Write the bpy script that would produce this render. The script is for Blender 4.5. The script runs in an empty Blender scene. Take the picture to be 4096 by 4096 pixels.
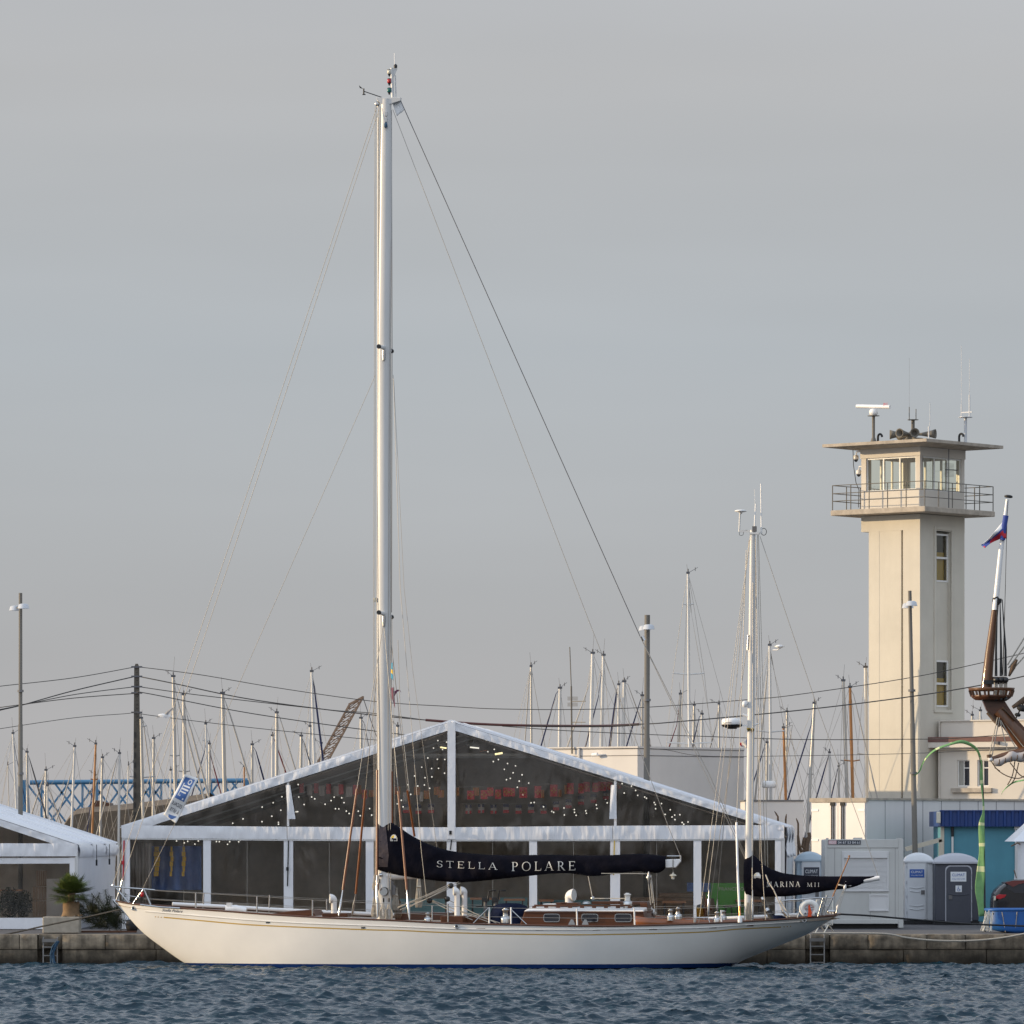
import bpy, math, random
import numpy as np
from mathutils import Vector, Matrix, noise
from mathutils.bvhtree import BVHTree

random.seed(11)
R = math.radians
scene = bpy.context.scene
COL = scene.collection

# ------------------------------------------------------------------ camera, sky, sun
F, H, CX, HY = 21440.0, 4.04, 2048.0, 3330.0      # focal length in photo pixels, eye height, principal point
cam_d = bpy.data.cameras.new('camera'); cam = bpy.data.objects.new('camera', cam_d); COL.objects.link(cam)
cam.location = (0, 0, H); cam.rotation_euler = (R(90), 0, 0)
cam_d.sensor_fit = 'HORIZONTAL'; cam_d.sensor_width = 36.0; cam_d.lens = 36.0 * F / 4096.0
cam_d.shift_y = (HY - 2048.0) / 4096.0
cam_d.clip_start = 1.0; cam_d.clip_end = 6000.0
scene.camera = cam

SUN_EL, SUN_AZ = 10.0, 270.0                       # azimuth clockwise from +Y
sdir = Vector((math.sin(R(SUN_AZ)) * math.cos(R(SUN_EL)), math.cos(R(SUN_AZ)) * math.cos(R(SUN_EL)), math.sin(R(SUN_EL))))
sl = bpy.data.lights.new('sun', 'SUN'); sun = bpy.data.objects.new('sun', sl); COL.objects.link(sun)
sl.energy = 4.45; sl.angle = R(0.53); sl.color = (1.0, 0.765, 0.475)
sun.rotation_euler = (-sdir).to_track_quat('-Z', 'Y').to_euler(); sun.location = (-60, 100, 40)

world = bpy.data.worlds.new('World'); scene.world = world; world.use_nodes = True
nt = world.node_tree; nt.nodes.clear(); N = nt.nodes.new; L = nt.links.new
sky = N('ShaderNodeTexSky'); sky.sky_type = 'NISHITA'; sky.sun_disc = False
sky.sun_elevation = R(SUN_EL); sky.sun_rotation = R(SUN_AZ); sky.air_density = 1.0; sky.dust_density = 2.0
bg1 = N('ShaderNodeBackground'); bg1.inputs[1].default_value = 0.10; L(sky.outputs[0], bg1.inputs[0])
tc = N('ShaderNodeTexCoord'); sep = N('ShaderNodeSeparateXYZ'); L(tc.outputs['Generated'], sep.inputs[0])
rmp = N('ShaderNodeValToRGB'); L(sep.outputs[2], rmp.inputs[0])       # thin high cloud veil, by elevation
cr = rmp.color_ramp
pts = [(0.0, (.512, .498, .503)), (.045, (.474, .488, .512)), (.09, (.470, .502, .540)), (.14, (.545, .548, .562)), (.30, (.66, .72, .82)), (1.0, (.74, .86, 1.04))]
cr.elements[0].position = 0; cr.elements[0].color = (*pts[0][1], 1)
cr.elements[1].position = 1; cr.elements[1].color = (*pts[-1][1], 1)
for p, c in pts[1:-1]:
    e = cr.elements.new(p); e.color = (*c, 1)
mp = N('ShaderNodeMapping'); mp.inputs['Scale'].default_value = (2.2, 2.2, 14.0); mp.inputs['Rotation'].default_value = (0, R(9), 0)
L(tc.outputs['Generated'], mp.inputs[0])
cn = N('ShaderNodeTexNoise'); cn.inputs['Scale'].default_value = 1.25; cn.inputs['Detail'].default_value = 4; cn.inputs['Roughness'].default_value = .5
L(mp.outputs[0], cn.inputs[0])
mr = N('ShaderNodeMapRange'); mr.inputs[1].default_value = .3; mr.inputs[2].default_value = .7; mr.inputs[3].default_value = .93; mr.inputs[4].default_value = 1.085
L(cn.outputs[0], mr.inputs[0])
mul = N('ShaderNodeVectorMath'); mul.operation = 'SCALE'; L(rmp.outputs[0], mul.inputs[0]); L(mr.outputs[0], mul.inputs['Scale'])
dt = N('ShaderNodeVectorMath'); dt.operation = 'DOT_PRODUCT'; L(tc.outputs['Generated'], dt.inputs[0]); dt.inputs[1].default_value = (-.38, -.92, .1)
fm = N('ShaderNodeMapRange'); L(dt.outputs['Value'], fm.inputs[0])              # the sky over the sea behind the viewer is brighter
fm.inputs[1].default_value = .0; fm.inputs[2].default_value = 1.0; fm.inputs[3].default_value = 1.0; fm.inputs[4].default_value = 1.85
mul2 = N('ShaderNodeVectorMath'); mul2.operation = 'SCALE'; L(mul.outputs[0], mul2.inputs[0]); L(fm.outputs[0], mul2.inputs['Scale']); mul = mul2
bg2 = N('ShaderNodeBackground'); bg2.inputs[1].default_value = 1.0; L(mul.outputs[0], bg2.inputs[0])
mx = N('ShaderNodeMixShader'); mx.inputs[0].default_value = 0.88; L(bg1.outputs[0], mx.inputs[1]); L(bg2.outputs[0], mx.inputs[2])
wo = N('ShaderNodeOutputWorld'); L(mx.outputs[0], wo.inputs[0])
vs = scene.view_settings; vs.view_transform = 'Standard'; vs.look = 'None'; vs.exposure = 0.0; vs.gamma = 1.0
scene.render.engine = 'CYCLES'; scene.cycles.max_bounces = 8; scene.cycles.transparent_max_bounces = 16
scene.cycles.use_denoising = True; scene.cycles.caustics_reflective = True; scene.cycles.sample_clamp_indirect = 4.0; scene.cycles.caustics_refractive = False

# ------------------------------------------------------------------ helpers
def W(px, py, Y):
    """photo pixel -> world point at distance Y"""
    return Vector(((px - CX) * Y / F, Y, H - (py - HY) * Y / F))

class Frame:
    """an upright local frame: x runs to the right and, for a > 0, towards the camera"""
    def __init__(s, px, Y, a):
        s.O = ((px - CX) * Y / F, Y); s.a = R(a); s.ca, s.sa = math.cos(s.a), math.sin(s.a)
    def px(s, px, py, c=0.0):
        m = (px - CX) / F
        u = (m * (s.O[1] + c * s.ca) - s.O[0] - c * s.sa) / (s.ca + m * s.sa)
        Y = s.O[1] - u * s.sa + c * s.ca
        return Vector((u, c, H - (py - HY) * Y / F))
    def pu(s, px, py, u=0.0):
        m = (px - CX) / F
        c = (m * (s.O[1] - u * s.sa) - s.O[0] - u * s.ca) / (s.sa - m * s.ca)
        Y = s.O[1] - u * s.sa + c * s.ca
        return Vector((u, c, H - (py - HY) * Y / F))
    def ray(s, px, py):
        d = Vector(((px - CX) / F, 1.0, -(py - HY) / F)).normalized(); o = Vector((0, 0, H))
        def loc(v, pt):
            x, y = (v.x - s.O[0], v.y - s.O[1]) if pt else (v.x, v.y)
            return Vector((x * s.ca - y * s.sa, x * s.sa + y * s.ca, v.z))
        return loc(o, True), loc(d, False)

def tag(o, label=None, cat=None, group=None, kind=None):
    if label: o['label'] = label
    if cat: o['category'] = cat
    if group: o['group'] = group
    if kind: o['kind'] = kind
    return o

WORLD = set()
def thing(name, label, cat, group=None, at=None, frame=None):
    o = bpy.data.objects.new(name, None); COL.objects.link(o); o.empty_display_size = .2
    if frame: o.location = (frame.O[0], frame.O[1], 0); o.rotation_euler = (0, 0, -frame.a)
    else: o.location = at; WORLD.add(o.name)
    return tag(o, label, cat, group)

def topmost(o):
    while o.parent: o = o.parent
    return o

class MB:
    def __init__(s): s.V = []; s.Fc = []; s.mi = []; s.sm = []; s.m = 0
    def add(s, vs, fs, smooth=False, mi=None):
        b = len(s.V); s.V.extend(Vector(v) for v in vs)
        for f in fs:
            s.Fc.append([b + i for i in f]); s.mi.append(s.m if mi is None else mi); s.sm.append(smooth)
        return s
    def box(s, x0, x1, y0, y1, z0, z1, mi=None):
        return s.add([(x0,y0,z0),(x1,y0,z0),(x1,y1,z0),(x0,y1,z0),(x0,y0,z1),(x1,y0,z1),(x1,y1,z1),(x0,y1,z1)],
                     [(0,3,2,1),(4,5,6,7),(0,1,5,4),(1,2,6,5),(2,3,7,6),(3,0,4,7)], False, mi)
    def bar(s, a, b, w, h, mi=None):
        """rectangular bar between two points; w across, h up"""
        a, b = Vector(a), Vector(b); d = (b - a).normalized()
        up = Vector((0,0,1)) if abs(d.z) < .9 else Vector((0,1,0))
        sx = d.cross(up).normalized() * w / 2; sz = sx.cross(d).normalized() * h / 2
        vs = [p + i * sx + j * sz for p in (a, b) for i, j in ((-1,-1),(1,-1),(1,1),(-1,1))]
        return s.add(vs, [(0,1,2,3),(7,6,5,4),(0,4,5,1),(1,5,6,2),(2,6,7,3),(3,7,4,0)], False, mi)
    def tube(s, pts, r, n=6, mi=None, ry=None, caps=True):
        pts = [Vector(p) for p in pts]; k = len(pts)
        rs = list(r) if isinstance(r, (list, tuple)) else [r] * k
        vs = []; side = None
        for i, p in enumerate(pts):
            d = (pts[min(i+1,k-1)] - pts[max(i-1,0)])
            d = d.normalized() if d.length > 1e-9 else Vector((0,0,1))
            if side is None:
                ref = Vector((0,1,0)) if abs(d.y) < .9 else Vector((1,0,0))
                side = d.cross(ref).normalized()
            else:
                side = (side - d * side.dot(d)).normalized()
            oth = d.cross(side)
            q = 1.0 if ry is None else ry
            for j in range(n):
                t = 2 * math.pi * j / n
                vs.append(p + side * (rs[i] * math.cos(t)) + oth * (rs[i] * q * math.sin(t)))
        fs = [(i*n+j, i*n+(j+1)%n, (i+1)*n+(j+1)%n, (i+1)*n+j) for i in range(k-1) for j in range(n)]
        s.add(vs, fs, True, mi)
        if caps:
            s.add(vs[:n], [tuple(range(n))[::-1]], False, mi); s.add(vs[-n:], [tuple(range(n))], False, mi)
        return s
    def lathe(s, prof, c, axis=(0,0,1), n=14, mi=None, smooth=True):
        ax = Vector(axis).normalized(); ref = Vector((0,1,0)) if abs(ax.y) < .9 else Vector((1,0,0))
        a = ax.cross(ref).normalized(); b = ax.cross(a); c = Vector(c); k = len(prof)
        vs = [c + ax * z + a * (r * math.cos(2*math.pi*j/n)) + b * (r * math.sin(2*math.pi*j/n)) for r, z in prof for j in range(n)]
        fs = [(i*n+j, i*n+(j+1)%n, (i+1)*n+(j+1)%n, (i+1)*n+j) for i in range(k-1) for j in range(n)]
        s.add(vs, fs, smooth, mi)
        s.add(vs[:n], [tuple(range(n))], False, mi); s.add(vs[-n:], [tuple(range(n))], False, mi)
        return s
    def prism(s, poly, y0, y1, mi=None):
        """polygon of (x, z) pushed from y0 to y1"""
        n = len(poly); vs = [(x, y0, z) for x, z in poly] + [(x, y1, z) for x, z in poly]
        return s.add(vs, [tuple(range(n)), tuple(range(2*n-1, n-1, -1))] + [(i, i+n, (i+1)%n+n, (i+1)%n) for i in range(n)], False, mi)
    def grid(s, rows, smooth=True, mi=None, closed=False):
        """rows of equal length lists of points"""
        k, n = len(rows), len(rows[0]); vs = [p for r in rows for p in r]
        m = n if closed else n - 1
        return s.add(vs, [(i*n+j, i*n+(j+1)%n, (i+1)*n+(j+1)%n, (i+1)*n+j) for i in range(k-1) for j in range(m)], smooth, mi)
    def build(s, name, mats, parent=None, label=None, cat=None, group=None, kind=None, bevel=0, solid=0, sub=0):
        me = bpy.data.meshes.new(name)
        off = Vector((0,0,0))
        if parent is not None:
            t = topmost(parent)
            if t.name in WORLD: off = Vector(t.location)
        elif kind is None or label:
            lo = Vector((min(v.x for v in s.V), min(v.y for v in s.V), min(v.z for v in s.V)))
            hi = Vector((max(v.x for v in s.V), max(v.y for v in s.V), max(v.z for v in s.V)))
            off = Vector(((lo.x+hi.x)/2, (lo.y+hi.y)/2, lo.z))
        me.from_pydata([tuple(v - off) for v in s.V], [], s.Fc)
        if not isinstance(mats, (list, tuple)): mats = [mats]
        for m in mats: me.materials.append(m)
        me.polygons.foreach_set('material_index', s.mi); me.polygons.foreach_set('use_smooth', s.sm)
        me.update()
        o = bpy.data.objects.new(name, me); COL.objects.link(o)
        if parent is not None: o.parent = parent
        else: o.location = off
        if solid:
            d = o.modifiers.new('thickness', 'SOLIDIFY'); d.thickness = solid; d.offset = 0
        if bevel:
            d = o.modifiers.new('edge', 'BEVEL'); d.width = bevel; d.segments = 2; d.limit_method = 'ANGLE'; d.angle_limit = R(40)
        if sub:
            d = o.modifiers.new('smooth', 'SUBSURF'); d.levels = sub; d.render_levels = sub
        return tag(o, label, cat, group, kind)

def mat(name, col, rough=.5, metal=0.0, nz=None, bump=None, spec=.5, coat=0.0, emit=None, trans=None, alpha=None, streak=None, wet=None):
    m = bpy.data.materials.new(name); m.use_nodes = True; t = m.node_tree; b = t.nodes['Principled BSDF']
    n = t.nodes.new; l = t.links.new
    b.inputs['Base Color'].default_value = (*col, 1); b.inputs['Roughness'].default_value = rough; b.inputs['Metallic'].default_value = metal
    b.inputs['Specular IOR Level'].default_value = spec; b.inputs['Coat Weight'].default_value = coat; b.inputs['Coat Roughness'].default_value = .05
    tcn = n('ShaderNodeTexCoord'); cur = None
    def noise_node(scale, stretch=(1,1,1), detail=5, rg=.6):
        mpp = n('ShaderNodeMapping'); mpp.inputs['Scale'].default_value = stretch; l(tcn.outputs['Object'], mpp.inputs[0])
        x = n('ShaderNodeTexNoise'); x.inputs['Scale'].default_value = scale; x.inputs['Detail'].default_value = detail; x.inputs['Roughness'].default_value = rg
        l(mpp.outputs[0], x.inputs[0]); return x.outputs[0]
    def mulcol(sock, lo, hi, a=.3, z=.7):
        nonlocal cur
        r_ = n('ShaderNodeMapRange'); l(sock, r_.inputs[0]); r_.inputs[1].default_value = a; r_.inputs[2].default_value = z
        r_.inputs[3].default_value = lo; r_.inputs[4].default_value = hi
        v = n('ShaderNodeVectorMath'); v.operation = 'SCALE'
        if cur is None: v.inputs[0].default_value = col
        else: l(cur, v.inputs[0])
        l(r_.outputs[0], v.inputs['Scale']); cur = v.outputs[0]
    if nz:
        mulcol(noise_node(nz[0], nz[2] if len(nz) > 2 else (1,1,1)), 1 - nz[1], 1 + nz[1])
    if streak:
        mulcol(noise_node(streak[0], (1, 1, .06)), 1 - streak[1], 1.0, .35, .6)
    if wet:      # every block its own tone
        oi = n('ShaderNodeObjectInfo'); mulcol(oi.outputs['Random'], .72, 1.25, 0, 1)
        # waterline growth: colour below a height, with a ragged edge
        sp = n('ShaderNodeSeparateXYZ'); geo = n('ShaderNodeNewGeometry'); l(geo.outputs['Position'], sp.inputs[0])
        nn = noise_node(1.6); ad = n('ShaderNodeMath'); ad.operation = 'MULTIPLY_ADD'; l(nn, ad.inputs[0]); ad.inputs[1].default_value = -.7; l(sp.outputs[2], ad.inputs[2])
        r_ = n('ShaderNodeMapRange'); l(ad.outputs[0], r_.inputs[0]); r_.inputs[1].default_value = wet[0] - .35; r_.inputs[2].default_value = wet[1] - .35
        mc = n('ShaderNodeMix'); mc.data_type = 'RGBA'; l(r_.outputs[0], mc.inputs[0]); mc.inputs[6].default_value = (*wet[2], 1)
        if cur is None: mc.inputs[7].default_value = (*col, 1)
        else: l(cur, mc.inputs[7])
        cur = mc.outputs[2]
    if cur is not None: l(cur, b.inputs['Base Color'])
    if bump:
        bp = n('ShaderNodeBump'); bp.inputs['Strength'].default_value = bump[1]; bp.inputs['Distance'].default_value = bump[3] if len(bump) > 3 else .02
        l(noise_node(bump[0], bump[2] if len(bump) > 2 else (1,1,1)), bp.inputs['Height']); l(bp.outputs[0], b.inputs['Normal'])
    if emit:
        b.inputs['Emission Color'].default_value = (*emit[0], 1); b.inputs['Emission Strength'].default_value = emit[1]
    if trans is not None: b.inputs['Transmission Weight'].default_value = trans
    return m

def clear_sheet(name, refl, tint, rough=.03, bump=None):
    """clear plastic or window glass: mostly see-through, mirrors a little"""
    m = bpy.data.materials.new(name); m.use_nodes = True; t = m.node_tree; t.nodes.clear(); n = t.nodes.new; l = t.links.new
    tr = n('ShaderNodeBsdfTransparent'); tr.inputs[0].default_value = (*tint, 1)
    gl = n('ShaderNodeBsdfGlossy'); gl.inputs['Roughness'].default_value = rough
    fr = n('ShaderNodeFresnel'); fr.inputs[0].default_value = 1.45
    ad = n('ShaderNodeMath'); ad.operation = 'ADD'; l(fr.outputs[0], ad.inputs[0]); ad.inputs[1].default_value = refl; ad.use_clamp = True
    mxx = n('ShaderNodeMixShader'); l(ad.outputs[0], mxx.inputs[0]); l(tr.outputs[0], mxx.inputs[1]); l(gl.outputs[0], mxx.inputs[2])
    if bump:
        tcn = n('ShaderNodeTexCoord'); mpp = n('ShaderNodeMapping'); mpp.inputs['Scale'].default_value = bump[2]; l(tcn.outputs['Object'], mpp.inputs[0])
        x = n('ShaderNodeTexNoise'); x.inputs['Scale'].default_value = bump[0]; x.inputs['Detail'].default_value = 2; l(mpp.outputs[0], x.inputs[0])
        bp = n('ShaderNodeBump'); bp.inputs['Strength'].default_value = bump[1]; bp.inputs['Distance'].default_value = .1; l(x.outputs[0], bp.inputs['Height'])
        l(bp.outputs[0], gl.inputs['Normal']); l(bp.outputs[0], fr.inputs['Normal'])
    o = n('ShaderNodeOutputMaterial'); l(mxx.outputs[0], o.inputs[0]); return m

M = {}
def dm(k, *a, **kw): M[k] = mat(k, *a, **kw)
dm('hull_white', (.78,.76,.72), .22, coat=.4, nz=(.9,.03))
dm('boot_blue', (.012,.035,.16), .4)
dm('gold', (.52,.33,.06), .35)
dm('groove', (.80,.79,.77), .3)
dm('varnish', (.085,.027,.008), .42, nz=(3,.3,(.3,4,4)), coat=.06, spec=.35)
dm('dark_wood', (.085,.030,.012), .4, nz=(4,.3,(.3,4,4)))
dm('sleeve', (.20,.062,.015), .3, nz=(4,.2), coat=.3)
dm('teak', (.30,.20,.12), .6, nz=(5,.2,(.3,8,1)))
dm('white_paint', (.80,.79,.78), .32, nz=(1.5,.03))
dm('mast_white', (.60,.595,.585), .35, nz=(1.2,.10,(1,1,.15)))
dm('chrome', (.50,.51,.52), .14, 1.0)
dm('steel', (.42,.42,.42), .3, 1.0)
dm('wire', (.34,.32,.29), .45, .5)
dm('wire_dark', (.10,.10,.11), .5, .3)
dm('rope', (.40,.365,.31), .85, nz=(30,.15))
dm('navy', (.0075,.0072,.0115), .9, nz=(2,.3), bump=(7,.5,(1,1,1),.05), spec=.04)
dm('navy_blue', (.009,.013,.032), .9, nz=(3,.3), bump=(9,.6,(1,1,1),.05), spec=.05)
dm('cloth_white', (.74,.72,.68), .8, nz=(4,.08), bump=(8,.4))
dm('letter', (.62,.60,.55), .6)
dm('letter_dark', (.015,.02,.05), .5)
dm('black', (.012,.012,.013), .45)
dm('rubber', (.02,.02,.021), .8)
dm('glass_dark', (.02,.022,.03), .06, spec=.6)
dm('pane_reflection', (.30,.29,.26), .15)  # pale reflection in the office windows, put into the pane colour
dm('far_wood', (.080,.075,.060), .95, nz=(.05,.5))
dm('brass', (.62,.45,.12), .25, 1.0)
dm('copper', (.70,.30,.14), .25, 1.0)
dm('red_lens', (.42,.012,.02), .2)
dm('green_lens', (.01,.12,.11), .2)
dm('clear_lens', (.62,.58,.48), .15)
dm('orange_cloth', (.72,.08,.015), .7)
dm('cloth_red', (.50,.02,.035), .75, bump=(12,.3))
dm('cloth_blue', (.03,.06,.28), .75, bump=(12,.3))
dm('flag_white', (.78,.78,.78), .75, bump=(12,.3))
dm('cloth_yellow', (.75,.50,.05), .75)
dm('cloth_aqua', (.05,.30,.48), .75)
dm('cloth_purple', (.15,.045,.085), .75)
dm('flag_green', (.17,.35,.13), .7, nz=(5,.15), bump=(8,.4,(1,1,.4)))
dm('flag_band', (.62,.66,.36), .7)
dm('pvc_white', (.74,.75,.78), .35, nz=(2.5,.04), bump=(4,.35,(2.4,1,.25),.05))
dm('pvc_roof', (.74,.75,.78), .35, nz=(1,.05), bump=(1.2,.3))
dm('pvc_strip', (.76,.77,.80), .4, bump=(4,.4,(1,1,.5),.04))
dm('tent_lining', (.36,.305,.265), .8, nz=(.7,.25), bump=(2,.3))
dm('tent_wall', (.72,.63,.54), .8, nz=(.5,.35))
dm('aluminium', (.58,.59,.60), .4, .6)
M['pvc_clear'] = clear_sheet('pvc_clear', .034, (.86,.84,.80), .07, (1.0, .22, (1.6,1,.5)))
M['pane'] = clear_sheet('pane', .05, (.90,.92,.80), .02)
dm('concrete', (.22,.18,.13), .9, nz=(3.0,.55), bump=(9,.6), streak=(3.2,.5), wet=(.05,.75,(.020,.015,.009)))
dm('coping', (.245,.20,.145), .9, nz=(3.0,.5), bump=(9,.6), streak=(3.2,.5), wet=(-.2,.5,(.020,.015,.009)))
dm('concrete_block', (.36,.32,.26), .9, nz=(6,.15), bump=(14,.4))
dm('stone_top', (.25,.235,.22), .9, nz=(.8,.2), bump=(12,.4))
dm('asphalt', (.085,.082,.085), .92, nz=(.6,.2), bump=(20,.3))
dm('render_wall', (.565,.525,.445), .85, nz=(.7,.06), streak=(1.2,.06), bump=(30,.15))
dm('render_light', (.60,.555,.49), .85, nz=(.8,.05), bump=(30,.12))
dm('slab_concrete', (.38,.33,.27), .9, nz=(3,.25), bump=(15,.3))
dm('groove_dark', (.12,.115,.11), .9)
dm('building_white', (.60,.575,.55), .8, nz=(.6,.05), streak=(.7,.05))
dm('trim_dark', (.14,.135,.135), .7)
dm('brown_band', (.14,.072,.062), .8, nz=(2,.2))
dm('window_white', (.70,.69,.66), .4)
dm('truck_white', (.70,.675,.66), .35, nz=(.5,.04), streak=(1.5,.05))
dm('seam', (.25,.24,.25), .6)
dm('cabin_grey', (.53,.535,.515), .55, nz=(1,.05), streak=(2,.06))
dm('cabin_light', (.64,.64,.64), .5)
dm('shutter', (.64,.64,.64), .5)
dm('sign_dark', (.045,.05,.07), .5)
dm('sign_pink', (.62,.36,.38), .5)
dm('sign_blue', (.03,.10,.36), .5)
dm('sign_white', (.72,.74,.76), .5)
dm('toilet_white', (.60,.62,.64), .45, nz=(2,.05))
dm('toilet_blue', (.36,.45,.52), .45, nz=(2,.05))
dm('toilet_grey', (.058,.062,.080), .5, nz=(2,.08))
dm('toilet_roof', (.42,.43,.47), .45)
dm('kiosk_blue', (.004,.034,.16), .45, nz=(1,.08))
dm('kiosk_teal', (.075,.25,.32), .6, nz=(.9,.08), streak=(2,.06))
dm('tub_blue', (.012,.10,.34), .5, nz=(2,.15), streak=(4,.15))
dm('car_black', (.008,.008,.010), .2, coat=.4)
dm('car_red', (.12,.010,.010), .25, coat=.8)
dm('pole_concrete', (.085,.075,.06), .9, nz=(3,.2), bump=(20,.3))
dm('pole_grey', (.13,.118,.10), .7, nz=(.8,.12,(4,4,.6)))
dm('lamp_grey', (.50,.52,.55), .3)
dm('cable', (.02,.02,.022), .6)
dm('cable_sleeve', (.09,.025,.02), .6)
dm('alloy', (.40,.39,.37), .38, .35, nz=(1.2,.12,(3,3,.4)))
dm('alloy_white', (.54,.535,.52), .35, nz=(1.2,.08,(3,3,.4)))
dm('wood_mast', (.34,.14,.035), .35, nz=(3,.2,(4,4,.4)), coat=.3)
dm('spar_brown', (.105,.042,.015), .45, nz=(3,.25,(4,4,.4)), coat=.2)
dm('sail_navy', (.012,.022,.085), .8)
dm('sail_pale', (.45,.43,.40), .8)
dm('sail_red', (.17,.016,.025), .8)
dm('lattice_blue', (.065,.19,.33), .55, nz=(2,.12))
dm('lattice_rust', (.30,.19,.12), .8, nz=(6,.3))
dm('roof_brown', (.13,.10,.072), .9, nz=(1.2,.2,(1,1,4)))
dm('palm_green', (.075,.105,.022), .6, nz=(6,.35), spec=.3)
dm('palm_dark', (.014,.019,.007), .7, nz=(6,.35), spec=.2)
dm('burlap', (.19,.125,.07), .95, nz=(10,.2), bump=(20,.6))
dm('bark', (.13,.085,.055), .95, nz=(8,.3), bump=(14,.8))
dm('rope_blue', (.035,.085,.15), .85, nz=(20,.2))
dm('ladder_grey', (.20,.19,.18), .6, .2)
dm('barrier', (.62,.60,.54), .5, .2)
dm('gull_white', (.72,.72,.72), .8)
dm('gull_grey', (.33,.34,.36), .8)
dm('bulb', (.8,.8,.75), .3, emit=((1,.97,.88), 1.1))
dm('tube_light', (.8,.8,.6), .3, emit=((1,.86,.45), 1.8))
dm('heater_grey', (.32,.33,.34), .5)
dm('fabric_red', (.58,.05,.06), .8)
dm('fabric_yellow', (.44,.29,.04), .8)
dm('fabric_pale', (.46,.42,.40), .8)
dm('fabric_blue', (.04,.05,.12), .8)
dm('emblem_yellow', (.55,.36,.06), .8)
dm('poster_blue', (.08,.16,.42), .7, nz=(.8,.4))
dm('poster_yellow', (.70,.42,.04), .7)
dm('counter_teal', (.16,.34,.38), .7, nz=(1,.25))
dm('counter_green', (.10,.42,.06), .6, nz=(.5,.15))
dm('table_top', (.52,.25,.14), .6)
dm('pallet', (.26,.17,.11), .8, nz=(3,.3))
dm('barrel', (.24,.18,.13), .7, nz=(3,.2))
dm('interior_dark', (.07,.062,.055), .8)
dm('cream', (.55,.50,.40), .6)
dm('banner_blue', (.075,.16,.40), .7, nz=(4,.1), bump=(6,.5))

def font_polys(text, shear=0.0, spacing=1.0):
    """default lettering as flat polygons, cap height about 0.7, starting at x = 0"""
    cu = bpy.data.curves.new('lettering', 'FONT'); cu.body = text; cu.size = 1.0; cu.shear = shear; cu.space_character = spacing; cu.resolution_u = 3
    ob = bpy.data.objects.new('lettering', cu); COL.objects.link(ob)
    dg = bpy.context.evaluated_depsgraph_get(); me = bpy.data.meshes.new_from_object(ob.evaluated_get(dg))
    vs = [(v.co.x, v.co.y) for v in me.vertices]; fs = [tuple(p.vertices) for p in me.polygons]
    bpy.data.objects.remove(ob); bpy.data.curves.remove(cu); bpy.data.meshes.remove(me)
    return vs, fs

def lettering(mb, text, x0, x1, yb, cap, fn, shear=0.0, mirror=False, rot=0.0):
    """text fitted between photo columns x0..x1 on baseline yb with capitals cap pixels high; fn maps a pixel to a point"""
    vs, fs = font_polys(text, shear)
    if not vs: return
    lo = min(v[0] for v in vs); hi = max(v[0] for v in vs); s = (x1 - x0) / (hi - lo)
    out = []
    for x, y in vs:
        px = (x - lo) * s; py = -y / .7 * cap
        if mirror: px = (x1 - x0) - px
        out.append(fn(x0 + px * math.cos(rot) - py * math.sin(rot), yb + px * math.sin(rot) + py * math.cos(rot)))
    mb.add(out, fs)

SER = {  # roman capitals as strokes: line (x0,y0,x1,y1,w) or arc (cx,cy,rx,ry,a0,a1,w); last number is the advance
 'S': ([(.46,.72,.46,.93,.05),(.04,.07,.04,.30,.05)], [(.27,.745,.19,.225,20,270,.10),(.25,.27,.21,.24,-165,90,.11)], .58),
 'T': ([(.34,0,.34,.97,.13),(.02,.965,.66,.965,.07),(.03,.80,.03,.98,.05),(.65,.80,.65,.98,.05),(.20,.02,.48,.02,.05)], [], .74),
 'E': ([(.14,0,.14,1,.13),(.05,.97,.56,.97,.06),(.14,.52,.44,.52,.05),(.05,.03,.58,.03,.06),(.56,.82,.56,.99,.05),(.585,.01,.60,.22,.05),(.44,.43,.44,.61,.04)], [], .70),
 'L': ([(.14,0,.14,1,.13),(.03,.98,.26,.98,.05),(.03,.03,.56,.03,.06),(.56,.01,.59,.24,.05)], [], .66),
 'A': ([(.08,0,.38,1,.055),(.38,1,.68,0,.14),(.20,.34,.56,.34,.05),(.0,.02,.18,.02,.05),(.55,.02,.82,.02,.05)], [], .86),
 'P': ([(.14,0,.14,1,.13),(.03,.97,.30,.97,.05),(.14,.47,.30,.47,.05),(.02,.02,.28,.02,.05)], [(.30,.72,.20,.25,-90,90,.10)], .64),
 'O': ([], [(.42,.5,.35,.49,0,360,.10)], .88),
 'R': ([(.14,0,.14,1,.13),(.03,.97,.30,.97,.05),(.14,.50,.30,.50,.05),(.02,.02,.28,.02,.05),(.32,.50,.62,.02,.13),(.58,.02,.72,.02,.05)], [(.30,.735,.19,.235,-90,90,.10)], .74),
 'M': ([(.12,0,.16,1,.055),(.16,1,.46,.05,.13),(.46,.05,.78,1,.055),(.80,0,.78,1,.13),(.0,.02,.24,.02,.05),(.66,.02,.94,.02,.05),(.04,.98,.20,.98,.05),(.74,.98,.90,.98,.05)], [], 1.0),
 'I': ([(.14,0,.14,1,.13),(.02,.98,.26,.98,.05),(.02,.02,.26,.02,.05)], [], .34),
 'N': ([(.13,0,.13,1,.055),(.13,1,.68,0,.13),(.68,0,.68,1,.055),(.02,.02,.24,.02,.05),(.56,.98,.80,.98,.05),(.02,.98,.16,.98,.05)], [], .86),
 ' ': ([], [], .6)}
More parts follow.
